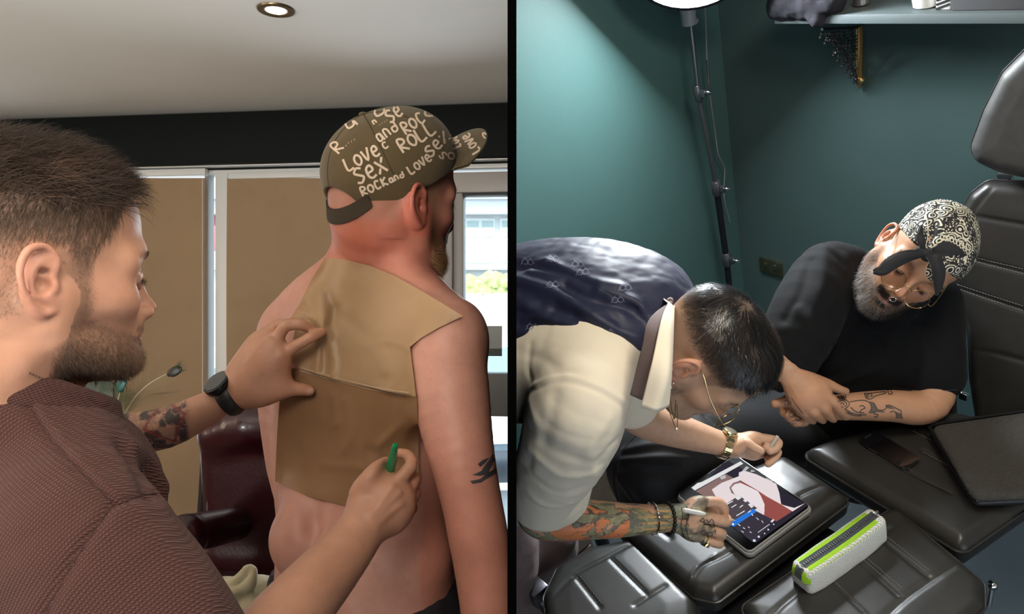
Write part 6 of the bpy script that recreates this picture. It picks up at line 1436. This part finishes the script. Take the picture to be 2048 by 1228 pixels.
strokes('side_seam', T, [[(1300, 850), (1258, 885), (1232, 930), (1228, 965), (1236, 1000)]], 1.6, mat('seam_black', (.002, .002, .002), .9), tr4, .001)
glasses('round gold wire glasses on the face of the man in the bandana', A4, O4, SC4, drop=-.010, fwd=.006, rx=.0235, rz=.0225)
nr = O4 + (A4[0] * .118 - A4[2] * .046) * SC4
tn = thing('nose_ring', 'small silver ring through the nose of the man in the bandana', 'nose ring', nr); MB().tube([nr + A4[1] * math.cos(q_) * .0055 + (A4[2] * math.sin(q_) + A4[0] * .2 * math.sin(q_)) * .0055 for q_ in np.linspace(0, 2 * math.pi, 19)], .0009, 6, False).sphere(nr - A4[1] * .002 - A4[2] * .0055, .0017, 8).build('ring', mat('silver_ring', (.8, .8, .8), .15, 1), tn)
# ---- bandana
m_band = bpy.data.materials.new('paisley_cotton'); m_band.use_nodes = True; nt = m_band.node_tree; b = nt.nodes['Principled BSDF']; b.inputs['Roughness'].default_value = .85; Nn = nt.nodes.new; Lk = nt.links.new
tc = Nn('ShaderNodeTexCoord'); nz = Nn('ShaderNodeTexNoise'); nz.inputs['Scale'].default_value = 28; nz.inputs['Detail'].default_value = 1; Lk(tc.outputs['Object'], nz.inputs['Vector'])
vm = Nn('ShaderNodeVectorMath'); vm.operation = 'SCALE'; vm.inputs['Scale'].default_value = .020; Lk(nz.outputs['Color'], vm.inputs[0]); va = Nn('ShaderNodeVectorMath'); va.operation = 'ADD'; Lk(tc.outputs['Object'], va.inputs[0]); Lk(vm.outputs[0], va.inputs[1])
def ringpat(scale, freq, thr):
    v = Nn('ShaderNodeTexVoronoi'); v.inputs['Scale'].default_value = scale; Lk(va.outputs[0], v.inputs['Vector']); m1 = Nn('ShaderNodeMath'); m1.operation = 'MULTIPLY'; m1.inputs[1].default_value = freq; Lk(v.outputs['Distance'], m1.inputs[0])
    m2 = Nn('ShaderNodeMath'); m2.operation = 'SINE'; Lk(m1.outputs[0], m2.inputs[0]); m3 = Nn('ShaderNodeMath'); m3.operation = 'GREATER_THAN'; m3.inputs[1].default_value = thr; Lk(m2.outputs[0], m3.inputs[0]); return m3
r1 = ringpat(50, 24, .12); r2 = ringpat(170, 9, .50); sw = Nn('ShaderNodeTexVoronoi'); sw.inputs['Scale'].default_value = 50; Lk(va.outputs[0], sw.inputs['Vector'])
s3 = Nn('ShaderNodeSeparateColor'); Lk(sw.outputs['Color'], s3.inputs[0]); gt = Nn('ShaderNodeMath'); gt.operation = 'GREATER_THAN'; gt.inputs[1].default_value = .62; Lk(s3.outputs[0], gt.inputs[0])
mxp = Nn('ShaderNodeMix'); Lk(gt.outputs[0], mxp.inputs['Factor']); Lk(r1.outputs[0], mxp.inputs['A']); Lk(r2.outputs[0], mxp.inputs['B'])
mxc = Nn('ShaderNodeMix'); mxc.data_type = 'RGBA'; mxc.inputs['A'].default_value = (.012, .012, .014, 1); mxc.inputs['B'].default_value = (.62, .58, .46, 1); Lk(mxp.outputs['Result'], mxc.inputs['Factor']); Lk(mxc.outputs['Result'], b.inputs['Base Color'])
m_bblk = mat('bandana_black', (.011, .011, .014), .8, bump=.2, bscale=600)
m_bcr = mat('bandana_print', (.62, .58, .46), .85)
bd = thing('bandana', 'black and cream paisley bandana knotted at the forehead of the seated man', 'bandana', O4 + A4[2] * .06)
s = SDF(); HB_ = lambda x, y, z: O4 + A4[0] * x + A4[1] * y + A4[2] * z
s.ell(HB_(-.012, 0, .043), (.095, .077, .083), A4, k=.01); s.ell(HB_(.028, 0, .052), (.061, .067, .062), A4, k=.02); s.ell(HB_(-.02, -.015, .075), (.062, .062, .060), A4, k=.03)
cn = nrm(A4[2] * .93 + A4[0] * -.30 * -1 * -1); s.half(HB_(.04, 0, .044), nrm(A4[2] * .95 - A4[0] * .32), .006)
s.ell(HB_(-.010, 0, .028), (.090, .071, .084), A4, k=.002, op='s')
V, Q = s.mesh(.0016, lo=(.3, 1.1, 1.2)); V = V + normals(V, Q) * (fbm(V, 26, 3, 2) * .003)[:, None]
T = tree_of(V, Q)
for pts, am, wd in (([(1848, 500), (1870, 450), (1880, 400)], -.003, .006), ([(1848, 500), (1820, 460), (1790, 445)], -.003, .006), ([(1850, 500), (1890, 475), (1930, 470)], .003, .007), ([(1848, 505), (1900, 510), (1935, 520)], -.003, .006)): V = crease(V, Q, T, pts, am, wd)
bw = mesh_obj('wrap', V, Q, m_band, bd); TBN = tree_of(V, Q)
patches('black_panel', TBN, [[(1862, 498), (1880, 486), (1900, 481), (1918, 486), (1926, 497), (1924, 508), (1900, 512), (1878, 514), (1864, 508)], [(1812, 482), (1830, 492), (1846, 502), (1838, 508), (1822, 500), (1808, 490)]], m_bblk, bd, 4, .0016)
strokes('border_line', TBN, [[(1862, 496), (1880, 483), (1902, 477), (1920, 483), (1929, 498)], [(1876, 470), (1905, 467), (1930, 482), (1938, 500)], [(1852, 425), (1856, 460), (1852, 498)]], 1.6, m_bcr, bd, .0018)
lst = []
for i in range(9):
    a_ = i / 8; x_ = 1884 + 50 * a_; y_ = 474 + 2 + 28 * a_ * a_; lst.append([(x_ + 3.2 * math.cos(q_), y_ + 5 * math.sin(q_)) for q_ in np.linspace(0, 6.3, 7)])
strokes('teardrop_border', TBN, lst, 1.5, m_bcr, bd, .0019, n=2)
kn = P(1848, 505, 1.435); s = SDF(); s.ell(kn, (.013, .011, .010), k=.004); s.ell(kn + np.array([.006, 0, -.006]), (.011, .010, .012), k=.004); s.ell(kn + np.array([-.008, .002, .004]), (.008, .009, .007), k=.004)
s.disp(lambda p: fbm(p, 160, 3, 2) * .0012); V, Q = s.mesh(.0012); mesh_obj('knot', V, Q, m_bblk, bd)
def tail(pts, wid, m, twist=.5):
    A_ = spline([P(*q) for q in pts], 8); n = len(A_); s = SDF()
    V = []; k_ = 7
    for i in range(n):
        t_ = i / (n - 1); tg = nrm(A_[min(i + 1, n - 1)] - A_[max(i - 1, 0)]); sd = nrm(np.cross(tg, [0, 1, 0])); dp = np.cross(tg, sd); w = wid * math.sin(math.pi * (t_ * .88 + .08)) ** .7
        for j in range(k_): q_ = (j / (k_ - 1) - .5) * 2; V.append(A_[i] + sd * q_ * w + dp * (w * .55 * (1 - q_ * q_) * (1 if dp[1] < 0 else -1) + .001 * math.sin(q_ * 5 + t_ * 6)))
    Fs = [(i * k_ + j, i * k_ + j + 1, (i + 1) * k_ + j + 1, (i + 1) * k_ + j) for i in range(n - 1) for j in range(k_ - 1)]; n_ = len(V)
    nn = normals(np.array(V), np.array(Fs)); V = np.array(V); o = mesh_obj('tail', np.vstack([V, V - nn * .0012]), np.array(Fs + [tuple(n_ + q for q in f[::-1]) for f in Fs]), m, bd)
    MB().tube([V[i * k_] for i in range(n)], .0006, 5).build('tail_edge', m_bcr, o); return o
tail([(1846, 508, 1.43), (1815, 512, 1.415), (1785, 525, 1.41), (1765, 540, 1.412), (1746, 543, 1.415)], .0125, m_bblk); tail([(1855, 508, 1.43), (1872, 525, 1.42), (1878, 555, 1.425), (1874, 590, 1.44)], .012, m_bblk); tail([(1848, 500, 1.43), (1840, 478, 1.425), (1842, 452, 1.44)], .007, m_bblk)
tail([(1862, 520, 1.436), (1862, 545, 1.44), (1868, 562, 1.445)], .009, m_band)

# ================================================================ RIGHT ROOM: treatment chair and the things on it
def sdpoly(pts):
    A = np.asarray(pts, float)
    def f(x, y):
        d = np.full(x.shape, 1e9); j = len(A) - 1
        for i in range(len(A)):
            e = A[j] - A[i]; wx, wy = x - A[i][0], y - A[i][1]; t = np.clip((wx * e[0] + wy * e[1]) / (e @ e), 0, 1); d = np.minimum(d, (wx - e[0] * t) ** 2 + (wy - e[1] * t) ** 2); j = i
        return np.sqrt(d) * np.where(inpoly(A, x, y), -1, 1)
    return f
def inset(pts, r):
    A = np.asarray(pts, float); n = len(A); ar = sum(A[i][0] * A[(i + 1) % n][1] - A[(i + 1) % n][0] * A[i][1] for i in range(n)); sg = 1 if ar > 0 else -1; L = []
    for i in range(n):
        a, b = A[i], A[(i + 1) % n]; t = nrm(b - a); nn = np.array([-t[1], t[0]]) * sg; L.append((a + nn * r, t))
    out = []
    for i in range(n):
        (p, t), (q, u) = L[i - 1], L[i]; M = np.array([t, -u]).T
        out.append(p + t * np.linalg.solve(M, q - p)[0] if abs(np.linalg.det(M)) > 1e-3 else q)
    return np.array(out)
def pad(name, poly, pt, n, thick, rad, rc, m, parent, creases=(), res=.0032, dome=.004, pipe=True, e1=None, stitch=(), pipe_m=None):
    n = nrm(n); e1 = nrm(SH - n * (SH @ n)) if e1 is None else e1; e2 = np.cross(n, e1); pt = np.asarray(pt, float)
    W3 = [plane_hit(x, y, pt, n) for x, y in poly]; A = np.array([[(w - pt) @ e1, (w - pt) @ e2] for w in W3]); I = inset(A, rc); sd = sdpoly(I); h = thick / 2; s = SDF()
    def fn(p):
        q = p - pt; d2 = sd(q @ e1, q @ e2) - rc; z = np.abs(q @ n + h) - h; a = d2 + rad; b = z + rad + dome * np.clip(1 + d2 / .06, 0, 1)
        return np.sqrt(np.maximum(a, 0) ** 2 + np.maximum(b, 0) ** 2) + np.minimum(np.maximum(a, b), 0) - rad
    c3 = np.array([pt + e1 * x + e2 * y + n * z for x, y in A for z in (0.01, -thick)]); s.add(fn, c3.min(0) - .01, c3.max(0) + .01, .005, 'u')
    for cr in creases:
        pl, am, wd = cr; s.fold([plane_hit(x, y, pt, n) for x, y in pl], am, wd, 4)
    V, Q = s.mesh(res, smooth=1); o = mesh_obj(name, V, Q, m, parent)
    if pipe:
        cor = []; m_ = len(I)
        for i in range(m_):
            a, b, c = I[i - 1], I[i], I[(i + 1) % m_]; ar = 1 if sum(I[k][0] * I[(k + 1) % m_][1] - I[(k + 1) % m_][0] * I[k][1] for k in range(m_)) > 0 else -1
            t1, t2 = nrm(b - a), nrm(c - b); n1, n2 = np.array([t1[1], -t1[0]]) * ar, np.array([t2[1], -t2[0]]) * ar; a1 = math.atan2(n1[1], n1[0]); a2 = math.atan2(n2[1], n2[0]); da = (a2 - a1 + math.pi) % (2 * math.pi) - math.pi
            for k in range(7): q_ = a1 + da * k / 6; cor.append(b + np.array([math.cos(q_), math.sin(q_)]) * (rc + .0005))
        cor.append(cor[0]); MB().tube([pt + e1 * x + e2 * y - n * rad for x, y in cor], .0030, 6, False).build('piping', pipe_m or m_leather, o)
    if stitch:
        T = tree_of(V, Q); mb = MB()
        for pl, gap in stitch:
            S_ = spline(pl, 10) if len(pl) > 2 else np.array(pl, float); L_ = 0; seglen = 4.6; P_ = [S_[0]]
            for a, b in zip(S_, S_[1:]):
                k = max(1, int(np.linalg.norm(b - a) / 1.0))
                for t_ in range(1, k + 1): P_.append(a + (b - a) * t_ / k)
            for i in range(0, len(P_) - 4, 6):
                a, b = hit(T, *P_[i], .0004), hit(T, *P_[min(i + 4, len(P_) - 1)], .0004)
                if a is not None and b is not None and np.linalg.norm(a[0] - b[0]) < .02: mb.tube([a[0], b[0]], .00055, 5)
        mb.build('stitching', m_stitch, o)
    return o
m_leather = mat('black_leather', (.024, .023, .021), .36, bump=.09, bscale=700, spec=.55, var=.12, vscale=40)
m_stitch = mat('grey_stitch', (.20, .20, .20), .6)
tc_ = thing('treatment_chair', 'black leather treatment chair with split leg pads, headrest and quilted back', 'chair', P(1900, 1500, 2.2))
PT = onplane(1600, 1000)
pad('seat_pad', [(1600, 893), (1668, 866), (1800, 836), (1905, 812), (2200, 880), (2110, 962), (1927, 1090)], PT, UP, .085, .028, .020, m_leather, tc_,
    [([(1700, 862), (1738, 880), (1800, 930), (1900, 988)], -.004, .004), ([(1826, 858), (1870, 878), (1905, 905)], -.003, .004), ([(1846, 900), (1905, 935), (1950, 960)], -.003, .004)],
    stitch=[([(1826, 862), (1866, 882)], 0), ([(1846, 904), (1912, 940)], 0)])
pad('leg_pad', [(1478, 1200), (1636, 1092), (1788, 1000), (1972, 1152), (1972, 1200), (1750, 1400), (1560, 1330)], PT, UP, .085, .024, .018, m_leather, tc_,
    [([(1480, 1290), (1600, 1180), (1780, 1056)], -.005, .005), ([(1715, 1300), (1800, 1205), (1925, 1118)], -.005, .005), ([(1762, 1078), (1858, 1155)], -.0045, .0035), ([(1715, 1118), (1795, 1190)], -.0045, .0035), ([(1660, 1160), (1735, 1230)], -.0045, .0035)],
    stitch=[([(1765, 1076), (1856, 1148)], 0), ([(1770, 1070), (1862, 1143)], 0), ([(1722, 1115), (1800, 1183)], 0), ([(1727, 1110), (1806, 1178)], 0), ([(1664, 1158), (1730, 1222)], 0)])
pad('leg_pad', [(1568, 900), (1702, 987), (1432, 1190), (1385, 1180), (1225, 1040), (1330, 985)], PT, UP, .075, .026, .018, m_leather, tc_,
    [([(1383, 1158), (1405, 1130), (1450, 1108), (1520, 1060)], -.005, .004), ([(1372, 1166), (1394, 1136), (1430, 1112)], .003, .004), ([(1600, 990), (1660, 962)], -.005, .004), ([(1340, 1075), (1290, 1040)], -.004, .006)])
pad('leg_pad', [(1082, 1180), (1110, 1122), (1178, 1083), (1268, 1066), (1392, 1188), (1400, 1290), (1240, 1400), (1100, 1330)], PT - UP * .02, UP, .075, .026, .030, m_leather, tc_,
    [([(1098, 1200), (1150, 1148), (1210, 1115), (1275, 1078)], -.005, .0045), ([(1150, 1152), (1200, 1215)], -.0045, .004), ([(1222, 1118), (1295, 1190)], -.0045, .004), ([(1270, 1210), (1330, 1170)], -.0045, .004)],
    stitch=[([(1153, 1155), (1196, 1210)], 0), ([(1160, 1152), (1204, 1207)], 0), ([(1226, 1118), (1290, 1182)], 0), ([(1233, 1116), (1297, 1179)], 0)])
BV = nrm(P(1985, 380, 1.70) - P(1960, 830, 1.80)); BN = nrm(np.cross(SH, BV)); BN = BN if BN[1] < 0 else -BN
pad('backrest', [(1932, 388), (1966, 362), (2160, 372), (2190, 980), (1948, 880), (1930, 760), (1925, 650), (1890, 560), (1896, 455)], P(1960, 600, 1.745), BN, .075, .030, .03, m_leather, tc_,
    [([(1925, 480), (1945, 425), (1985, 372)], -.006, .005), ([(1890, 505), (1950, 520), (2050, 545)], -.005, .0045), ([(1905, 572), (1960, 590), (2050, 622)], -.005, .0045), ([(1925, 700), (1980, 705), (2050, 722)], -.005, .005), ([(1945, 432), (2050, 450)], -.005, .0045)],
    stitch=[([(1895, 500), (1950, 515), (2046, 538)], 0), ([(1893, 507), (1950, 523), (2046, 547)], 0), ([(1915, 569), (1960, 584), (2046, 612)], 0), ([(1915, 577), (1960, 593), (2046, 621)], 0)])
pad('headrest', [(2050, 92), (1992, 150), (1955, 225), (1928, 300), (1938, 328), (1985, 350), (2060, 366), (2200, 380), (2200, 100)], P(2000, 240, 1.60), nrm(BN * 1.0 - UP * .22), .085, .034, .03, mat('headrest_leather', (.055, .054, .052), .5, bump=.15, bscale=500, var=.15, vscale=60), tc_)
MB().tube([P(2010, 350, 1.70), P(2020, 420, 1.78)], .016, 10).build('headrest_post', m_chrome, tc_)
MB().tube([P(1905, 765, 1.88), P(1926, 790, 1.86)], .006, 10).box(P(1928, 792, 1.86), (.010, .006, .010), R_, .002).build('hinge_bracket', m_chrome, tc_)
cc_ = onplane(1640, 1120) - UP * .30
MB().box(cc_ + UP * .17, (.22, .16, .025), [SH, MN, UP], .01).tube([cc_ + UP * .16, cc_ - UP * .2], .06, 20).build('base_frame', m_blk, tc_)
MB().box(P(1075, 1185, 1.66), (.020, .022, .022), R_, .004).tube([P(1075, 1190, 1.66), P(1110, 1240, 1.66)], .014, 10).build('pad_clamp', m_grey, tc_)
MB().sphere(P(1985, 1170, 1.72), .012, 12).tube([P(1985, 1170, 1.72), P(1978, 1210, 1.74)], .006, 8).build('lock_lever', m_chrome, tc_)
# leather flap under the phone
s = SDF(); 
fa = [onplane(1708, 880, .004), onplane(1745, 905, .004), onplane(1820, 945, .004), onplane(1905, 985, .004)]
MB().tube([q_ - UP * .0035 for q_ in spline(fa, 6)], .0022, 8).build('flap_edge', m_leather, tc_)
def flat4(px4, lift):
    W3 = [onplane(x, y, lift) for x, y in px4]; c = np.mean(W3, 0); e1 = nrm((W3[1] - W3[0]) + (W3[2] - W3[3])); e2 = nrm(np.cross(UP, e1)); l1 = (np.linalg.norm(W3[1] - W3[0]) + np.linalg.norm(W3[2] - W3[3])) / 4; l2 = (np.linalg.norm(W3[3] - W3[0]) + np.linalg.norm(W3[2] - W3[1])) / 4
    return c, e1, e2, l1, l2
def rrect(c, e1, e2, l1, l2, r, z0, z1, m, name, parent, bev=.001, n=8):
    pts = []
    for sx, sy, a0 in ((1, 1, 0), (-1, 1, 90), (-1, -1, 180), (1, -1, 270)):
        for k in range(n + 1): q_ = math.radians(a0 + 90 * k / n); pts.append(c + e1 * (sx * (l1 - r) + r * math.cos(q_)) + e2 * (sy * (l2 - r) + r * math.sin(q_)) + UP * z0)
    mb = MB(); mb.poly(pts, z1 - z0, UP)
    if bev: bmesh.ops.bevel(mb.bm, geom=[e for e in mb.bm.edges if len(e.link_faces) == 2 and e.calc_face_angle(0) > .8], offset=bev, segments=2, affect='EDGES')
    return mb.build(name, m, parent)
# phone
c_, e1, e2, l1, l2 = flat4([(1712, 880), (1745, 860), (1846, 914), (1811, 938)], .010)
ph = thing('smartphone', 'black smartphone lying screen-up on the leather seat pad', 'phone', c_)
l1 = min(l1, .04)
rrect(c_, e1, e2, l1, l2, .010, -.009, 0, mat('phone_metal', (.16, .15, .14), .22, .95), 'body', ph, .002)
scn = rrect(c_, e1, e2, l1 - .002, l2 - .002, .009, 0, .0006, mat('phone_screen', (.004, .004, .005), .05, coat=1), 'screen', ph, 0)
MB().box(c_ + e2 * (l2 - .008) + UP * .0008, (.010, .0022, .0002), [e1, e2, UP]).build('notch', mat('notch', (.03, .03, .035), .3), ph)
for k in (-1, 1): MB().box(c_ + e1 * (l1 + .0004) * k - UP * .0045 + e2 * .02, (.0006, .010, .0015), [e1, e2, UP]).build('side_button', m_grey, ph)
# zip case
kp = [(1862, 846), (2095, 812), (2130, 985), (1948, 992)]
cs = thing('hard_case', 'black zip-up hard case with woven cover at the right edge of the seat pad', 'case', onplane(2000, 900, .03))
m_case = mat('case_cover', (.15, .14, .12), .8, weave=(150, .9, (.5, .6, .4), .75)); m_cblk = mat('case_black', (.012, .012, .012), .45)
pc_ = onplane(2000, 900, .055)
pad('lid', kp, pc_, UP, .026, .012, .018, m_case, cs, pipe=False, res=.003, dome=.003)
pad('tray', [(1856, 850), (2100, 815), (2135, 992), (1946, 1000)], pc_ - UP * .024, UP, .030, .012, .018, m_cblk, cs, pipe=False, res=.004)
W3 = [plane_hit(x, y, pc_ - UP * .025, UP) for x, y in [(1856, 850), (2100, 815), (2135, 992), (1946, 1000)]]
MB().tube([W3[1], W3[0] * .94 + W3[1] * .06, W3[0] * .97 + W3[3] * .03, W3[3] * .94 + W3[0] * .06, W3[3] * .97 + W3[2] * .03, W3[2]], .004, 8).build('zip', m_blk, cs)
# tablet
tp = [(1352, 988), (1464, 915), (1630, 1005), (1500, 1106)]
c_, e1, e2, l1, l2 = flat4(tp, .020); tb = thing('tablet', 'tablet in a grey case showing a drawing app, under the stylus', 'tablet', c_)
rrect(c_, e1, e2, l1 + .003, l2 + .003, .014, -.020, -.004, mat('tablet_case', (.30, .30, .30), .5, bump=.1), 'case', tb, .004)
rrect(c_, e1, e2, l1, l2, .012, -.006, 0, mat('tablet_rim', (.55, .55, .55), .3, .6), 'rim', tb, .0015)
so = rrect(c_, e1, e2, l1 - .002, l2 - .002, .010, -.001, .0008, mat('tablet_screen', (.003, .003, .004), .5, spec=.05), 'screen', tb, 0)
quad = [c_ + e1 * a * (l1 - .002) + e2 * b_ * (l2 - .002) + UP * .0009 for a, b_ in ((-1, -1), (1, -1), (1, 1), (-1, 1))]; TS = tree_of(np.array(quad), [(0, 1, 2), (0, 2, 3)])
def c4(pl): return [(1300 + a / 3.01, 820 + b_ / 3.01) for a, b_ in pl]
def scr(name, polys, colr, st=.9, off=.0003): return patches(name, TS, [c4(x) for x in polys], mat('screen_' + name, (.002, .002, .002), .6, spec=.0, emit=(colr, st)), so, 30, off, False, 9)
scr('app_background', [[(185, 488), (468, 305), (955, 572), (640, 800)]], (.030, .026, .042), .8, .0002)
scr('photo_backdrop', [[(275, 490), (455, 385), (560, 440), (500, 540), (400, 560)]], (.27, .17, .16), .9, .0004)
scr('light_window', [[(300, 395), (395, 335), (430, 325), (478, 305), (500, 325), (330, 430), (250, 470), (240, 440)], [(248, 468), (545, 310), (562, 324), (270, 486)]], (.75, .74, .76), 1., .0005)
scr('red_area', [[(545, 425), (650, 480), (760, 540), (855, 612), (762, 672), (690, 640), (640, 560), (560, 470)]], (.30, .075, .065), 1., .0005)
scr('pale_shape', [[(372, 480), (430, 440), (535, 400), (535, 378), (565, 365), (640, 388), (760, 445), (870, 505), (935, 562), (858, 612), (790, 570), (700, 520), (640, 480), (545, 425), (500, 440), (478, 468), (490, 500), (600, 560), (690, 600), (686, 640), (560, 575), (440, 578), (400, 530)]], (.78, .68, .70), 1., .0006)
scr('pale_blob', [[(488, 470), (510, 448), (545, 440), (600, 465), (650, 490), (668, 520), (690, 570), (688, 602), (600, 560), (510, 510)]], (.80, .72, .74), 1., .0007)
scr('panel', [[(440, 580), (535, 515), (645, 592), (490, 700)]], (.075, .060, .070), 1., .0008)
scr('lower_panel', [[(500, 708), (640, 610), (752, 668), (622, 800)]], (.040, .034, .050), 1., .0008)
scr('blue_bar', [[(474, 688), (618, 596), (645, 612), (502, 706)]], (.02, .16, .60), 1.1, .0010)
scr('panel_buttons', [[(512, 530), (535, 515), (552, 530), (530, 545)], [(560, 545), (575, 535), (590, 548), (575, 558)], [(590, 570), (605, 562), (625, 582), (610, 592)], [(725, 672), (742, 658), (750, 664), (735, 680)]], (.75, .74, .76), 1., .0010)
scr('toolbar_marks', [[(580, 340), (598, 348), (572, 372), (556, 366)], [(610, 362), (632, 368), (628, 374), (604, 374)], [(700, 410), (740, 430), (736, 434), (698, 415)], [(420, 405), (452, 392), (458, 410), (430, 420)]], (.5, .5, .52), 1., .0008)
strokes('menu_lines', TS, [(1.3, c4(x)) for x in ([(455, 575), (500, 550)], [(490, 590), (520, 572)], [(540, 590), (560, 575)], [(520, 640), (570, 610)], [(612, 625), (620, 640)], [(640, 650), (655, 665)], [(672, 668), (682, 682)], [(530, 690), (545, 700)], [(560, 710), (572, 718)], [(550, 730), (565, 740)], [(590, 705), (600, 712)], [(600, 735), (612, 742)], [(650, 740), (720, 690)], [(590, 620), (608, 608)])],
        1.3, mat('screen_text', (.01, .01, .01), .4, emit=((.8, .8, .85), .8)), so, .0013, n=1)
mb = MB()
for a, b_, r_ in ((628, 788, .0030), (500, 690, .0022), (655, 765, .0024), (712, 722, .0018), (690, 745, .0014), (745, 690, .0014)): mb.lathe(hit(TS, *c4([(a, b_)])[0], .0006)[0], UP, [(0, r_), (.0008, r_)], 12)
mb.build('screen_dots', mat('screen_dot', (.01, .01, .01), .4, emit=((.7, .75, .9), .9)), so)
# pencil pouch
a = onplane(1627, 1194); b_ = onplane(1776, 1086); pa_ = nrm(b_ - a); pcx = nrm(np.cross(UP, pa_)); pcx = pcx if pcx[1] > 0 else -pcx; Lp_ = np.linalg.norm(b_ - a)
pw, phh = .029, .062; Lp_ *= 1.06; pm = (a + b_) / 2 - UP * .004 + pa_ * .002 + pcx * pw + UP * phh / 2
po = thing('pencil_pouch', 'white mesh pencil pouch with lime green zip bands standing on the front pad', 'pencil case', (a + b_) / 2)
s = SDF()
def fnp(p):
    q = p - pm; x = q @ pa_; y = q @ pcx; z = q @ UP; w = pw * (1 - .22 * (z / phh + .5)) * (1 - .10 * (2 * x / Lp_) ** 4); r = .010
    A_ = np.abs(np.stack([x, y, z + .003 * np.cos(x * 18)], 1)) - np.stack([np.full(len(p), Lp_ / 2 - r), w - r, np.full(len(p), phh / 2 - r)], 1); return np.linalg.norm(np.maximum(A_, 0), axis=1) + np.minimum(A_.max(1), 0) - r
s.add(fnp, pm - .16, pm + .16, .005, 'u'); V, Q = s.mesh(.0018); V = V + normals(V, Q) * (fbm(V, 30, 3, 2) * .0012)[:, None]
m_pm = bpy.data.materials.new('white_mesh_fabric'); m_pm.use_nodes = True; nt = m_pm.node_tree; b = nt.nodes['Principled BSDF']; b.inputs['Roughness'].default_value = .7
tc = nt.nodes.new('ShaderNodeTexCoord'); vo = nt.nodes.new('ShaderNodeTexVoronoi'); vo.inputs['Scale'].default_value = 420; vo.inputs['Randomness'].default_value = .12; nt.links.new(tc.outputs['Object'], vo.inputs['Vector'])
mr = nt.nodes.new('ShaderNodeMapRange'); mr.inputs[1].default_value = .30; mr.inputs[2].default_value = .42; nt.links.new(vo.outputs['Distance'], mr.inputs[0]); mc = nt.nodes.new('ShaderNodeMix'); mc.data_type = 'RGBA'; mc.inputs['A'].default_value = (.16, .16, .15, 1); mc.inputs['B'].default_value = (.74, .75, .72, 1)
nt.links.new(mr.outputs[0], mc.inputs['Factor']); nt.links.new(mc.outputs['Result'], b.inputs['Base Color']); bp = nt.nodes.new('ShaderNodeBump'); bp.inputs['Strength'].default_value = .6; bp.inputs['Distance'].default_value = .001; nt.links.new(mr.outputs[0], bp.inputs['Height']); nt.links.new(bp.outputs[0], b.inputs['Normal'])
pbod = mesh_obj('body', V, Q, m_pm, po)
TP = tree_of(V, Q); m_lime = mat('lime_band', (.40, .74, .02), .6, weave=(300, .5, (0, .5, 0), .2)); m_zip = mat('zip_grey', (.16, .18, .20), .5, weave=(400, .8, (.4, .3, 0), .4))
def along(v, z_up, k0=-.5, k1=.5, n=24, wrap=True):
    """line on the pouch top: v across (-1..1), from the left end up over the top"""
    out = []
    for t_ in np.linspace(k0, k1, n):
        o_ = pm + pa_ * Lp_ * t_ + pcx * pw * v * .78 + UP * .2; h_ = TP.ray_cast(Vector(o_), Vector(-UP))
        if h_[0] is not None: out.append(np.array(h_[0]) + UP * .0007)
    return out
def band(name, v0, v1, m, off=0., k0=-.488, k1=.488):
    A_ = along(v0, 0, k0, k1); B_ = along((v0 + v1) / 2, 0, k0, k1); C_ = along(v1, 0, k0, k1); n_ = min(len(A_), len(B_), len(C_)); V = []
    # carry the band down the left end face
    for X in (A_, B_, C_):
        X[:0] = [X[0] - pa_ * .0045 - UP * .006, ][:1]; X[:0] = [X[0] - pa_ * .0022 - UP * .016]
    n_ += 2
    for i in range(n_): V += [A_[i] + UP * off - pa_ * (off if i < 2 else 0), B_[i] + UP * off, C_[i] + UP * off]
    Fs = [(3 * i + j, 3 * i + j + 1, 3 * i + j + 4, 3 * i + j + 3) for i in range(n_ - 1) for j in range(2)]; n2 = len(V); V = np.array(V)
    return mesh_obj(name, np.vstack([V, V - UP * .0012]), np.array(Fs + [tuple(n2 + q for q in f[::-1]) for f in Fs]), m, po)
band('lime_band', -1.0, -.38, m_lime); band('zip_tape', -.38, .38, m_zip, .0003); band('lime_band', .38, 1.0, m_lime)
zl = along(0, 0, -.488, .488, 40); mb = MB()
for i, q_ in enumerate(zl): mb.box(q_ + UP * .0012, (.0012, .0026, .0009), [pa_, pcx, UP])
mb.build('zip_teeth', mat('zip_dark', (.05, .055, .065), .4), po)
MB().box(zl[-2] + UP * .003, (.006, .003, .0015), [pa_, pcx, UP], .001).build('zip_pull', m_chrome, po)


# ================================================================ nothing crosses the divider: trim each room at its own face
def trim_all(objs, sign):
    for o in objs:
        if o.type != 'MESH' or o.name.startswith(('wall_divider', 'wall_rear', 'ceiling_right')): continue
        if o.data.users > 1: continue
        ox = origin(o)[0]
        n = len(o.data.vertices); co = np.empty(n * 3, np.float32); o.data.vertices.foreach_get('co', co); x = co[::3] + ox
        if (x * sign).min() > .0034: continue
        bm = bmesh.new(); bm.from_mesh(o.data)
        bmesh.ops.bisect_plane(bm, geom=bm.verts[:] + bm.edges[:] + bm.faces[:], plane_co=(sign * .0036 - ox, 0, 0), plane_no=(-sign, 0, 0), clear_outer=True)
        if not bm.verts: bm.free(); bpy.data.objects.remove(o); continue
        bm.to_mesh(o.data); bm.free()
trim_all([o for o in bpy.data.objects if o not in RIGHT_FROM], 1)
def ymin(o):
    return o.name.startswith(('terraced', 'car', 'hedge', 'floor_street', 'garden'))
trim_all([o for o in RIGHT_FROM if not ymin(o) and not (o.parent and ymin(o.parent)) and not (o.parent and o.parent.parent and ymin(o.parent.parent))], -1)
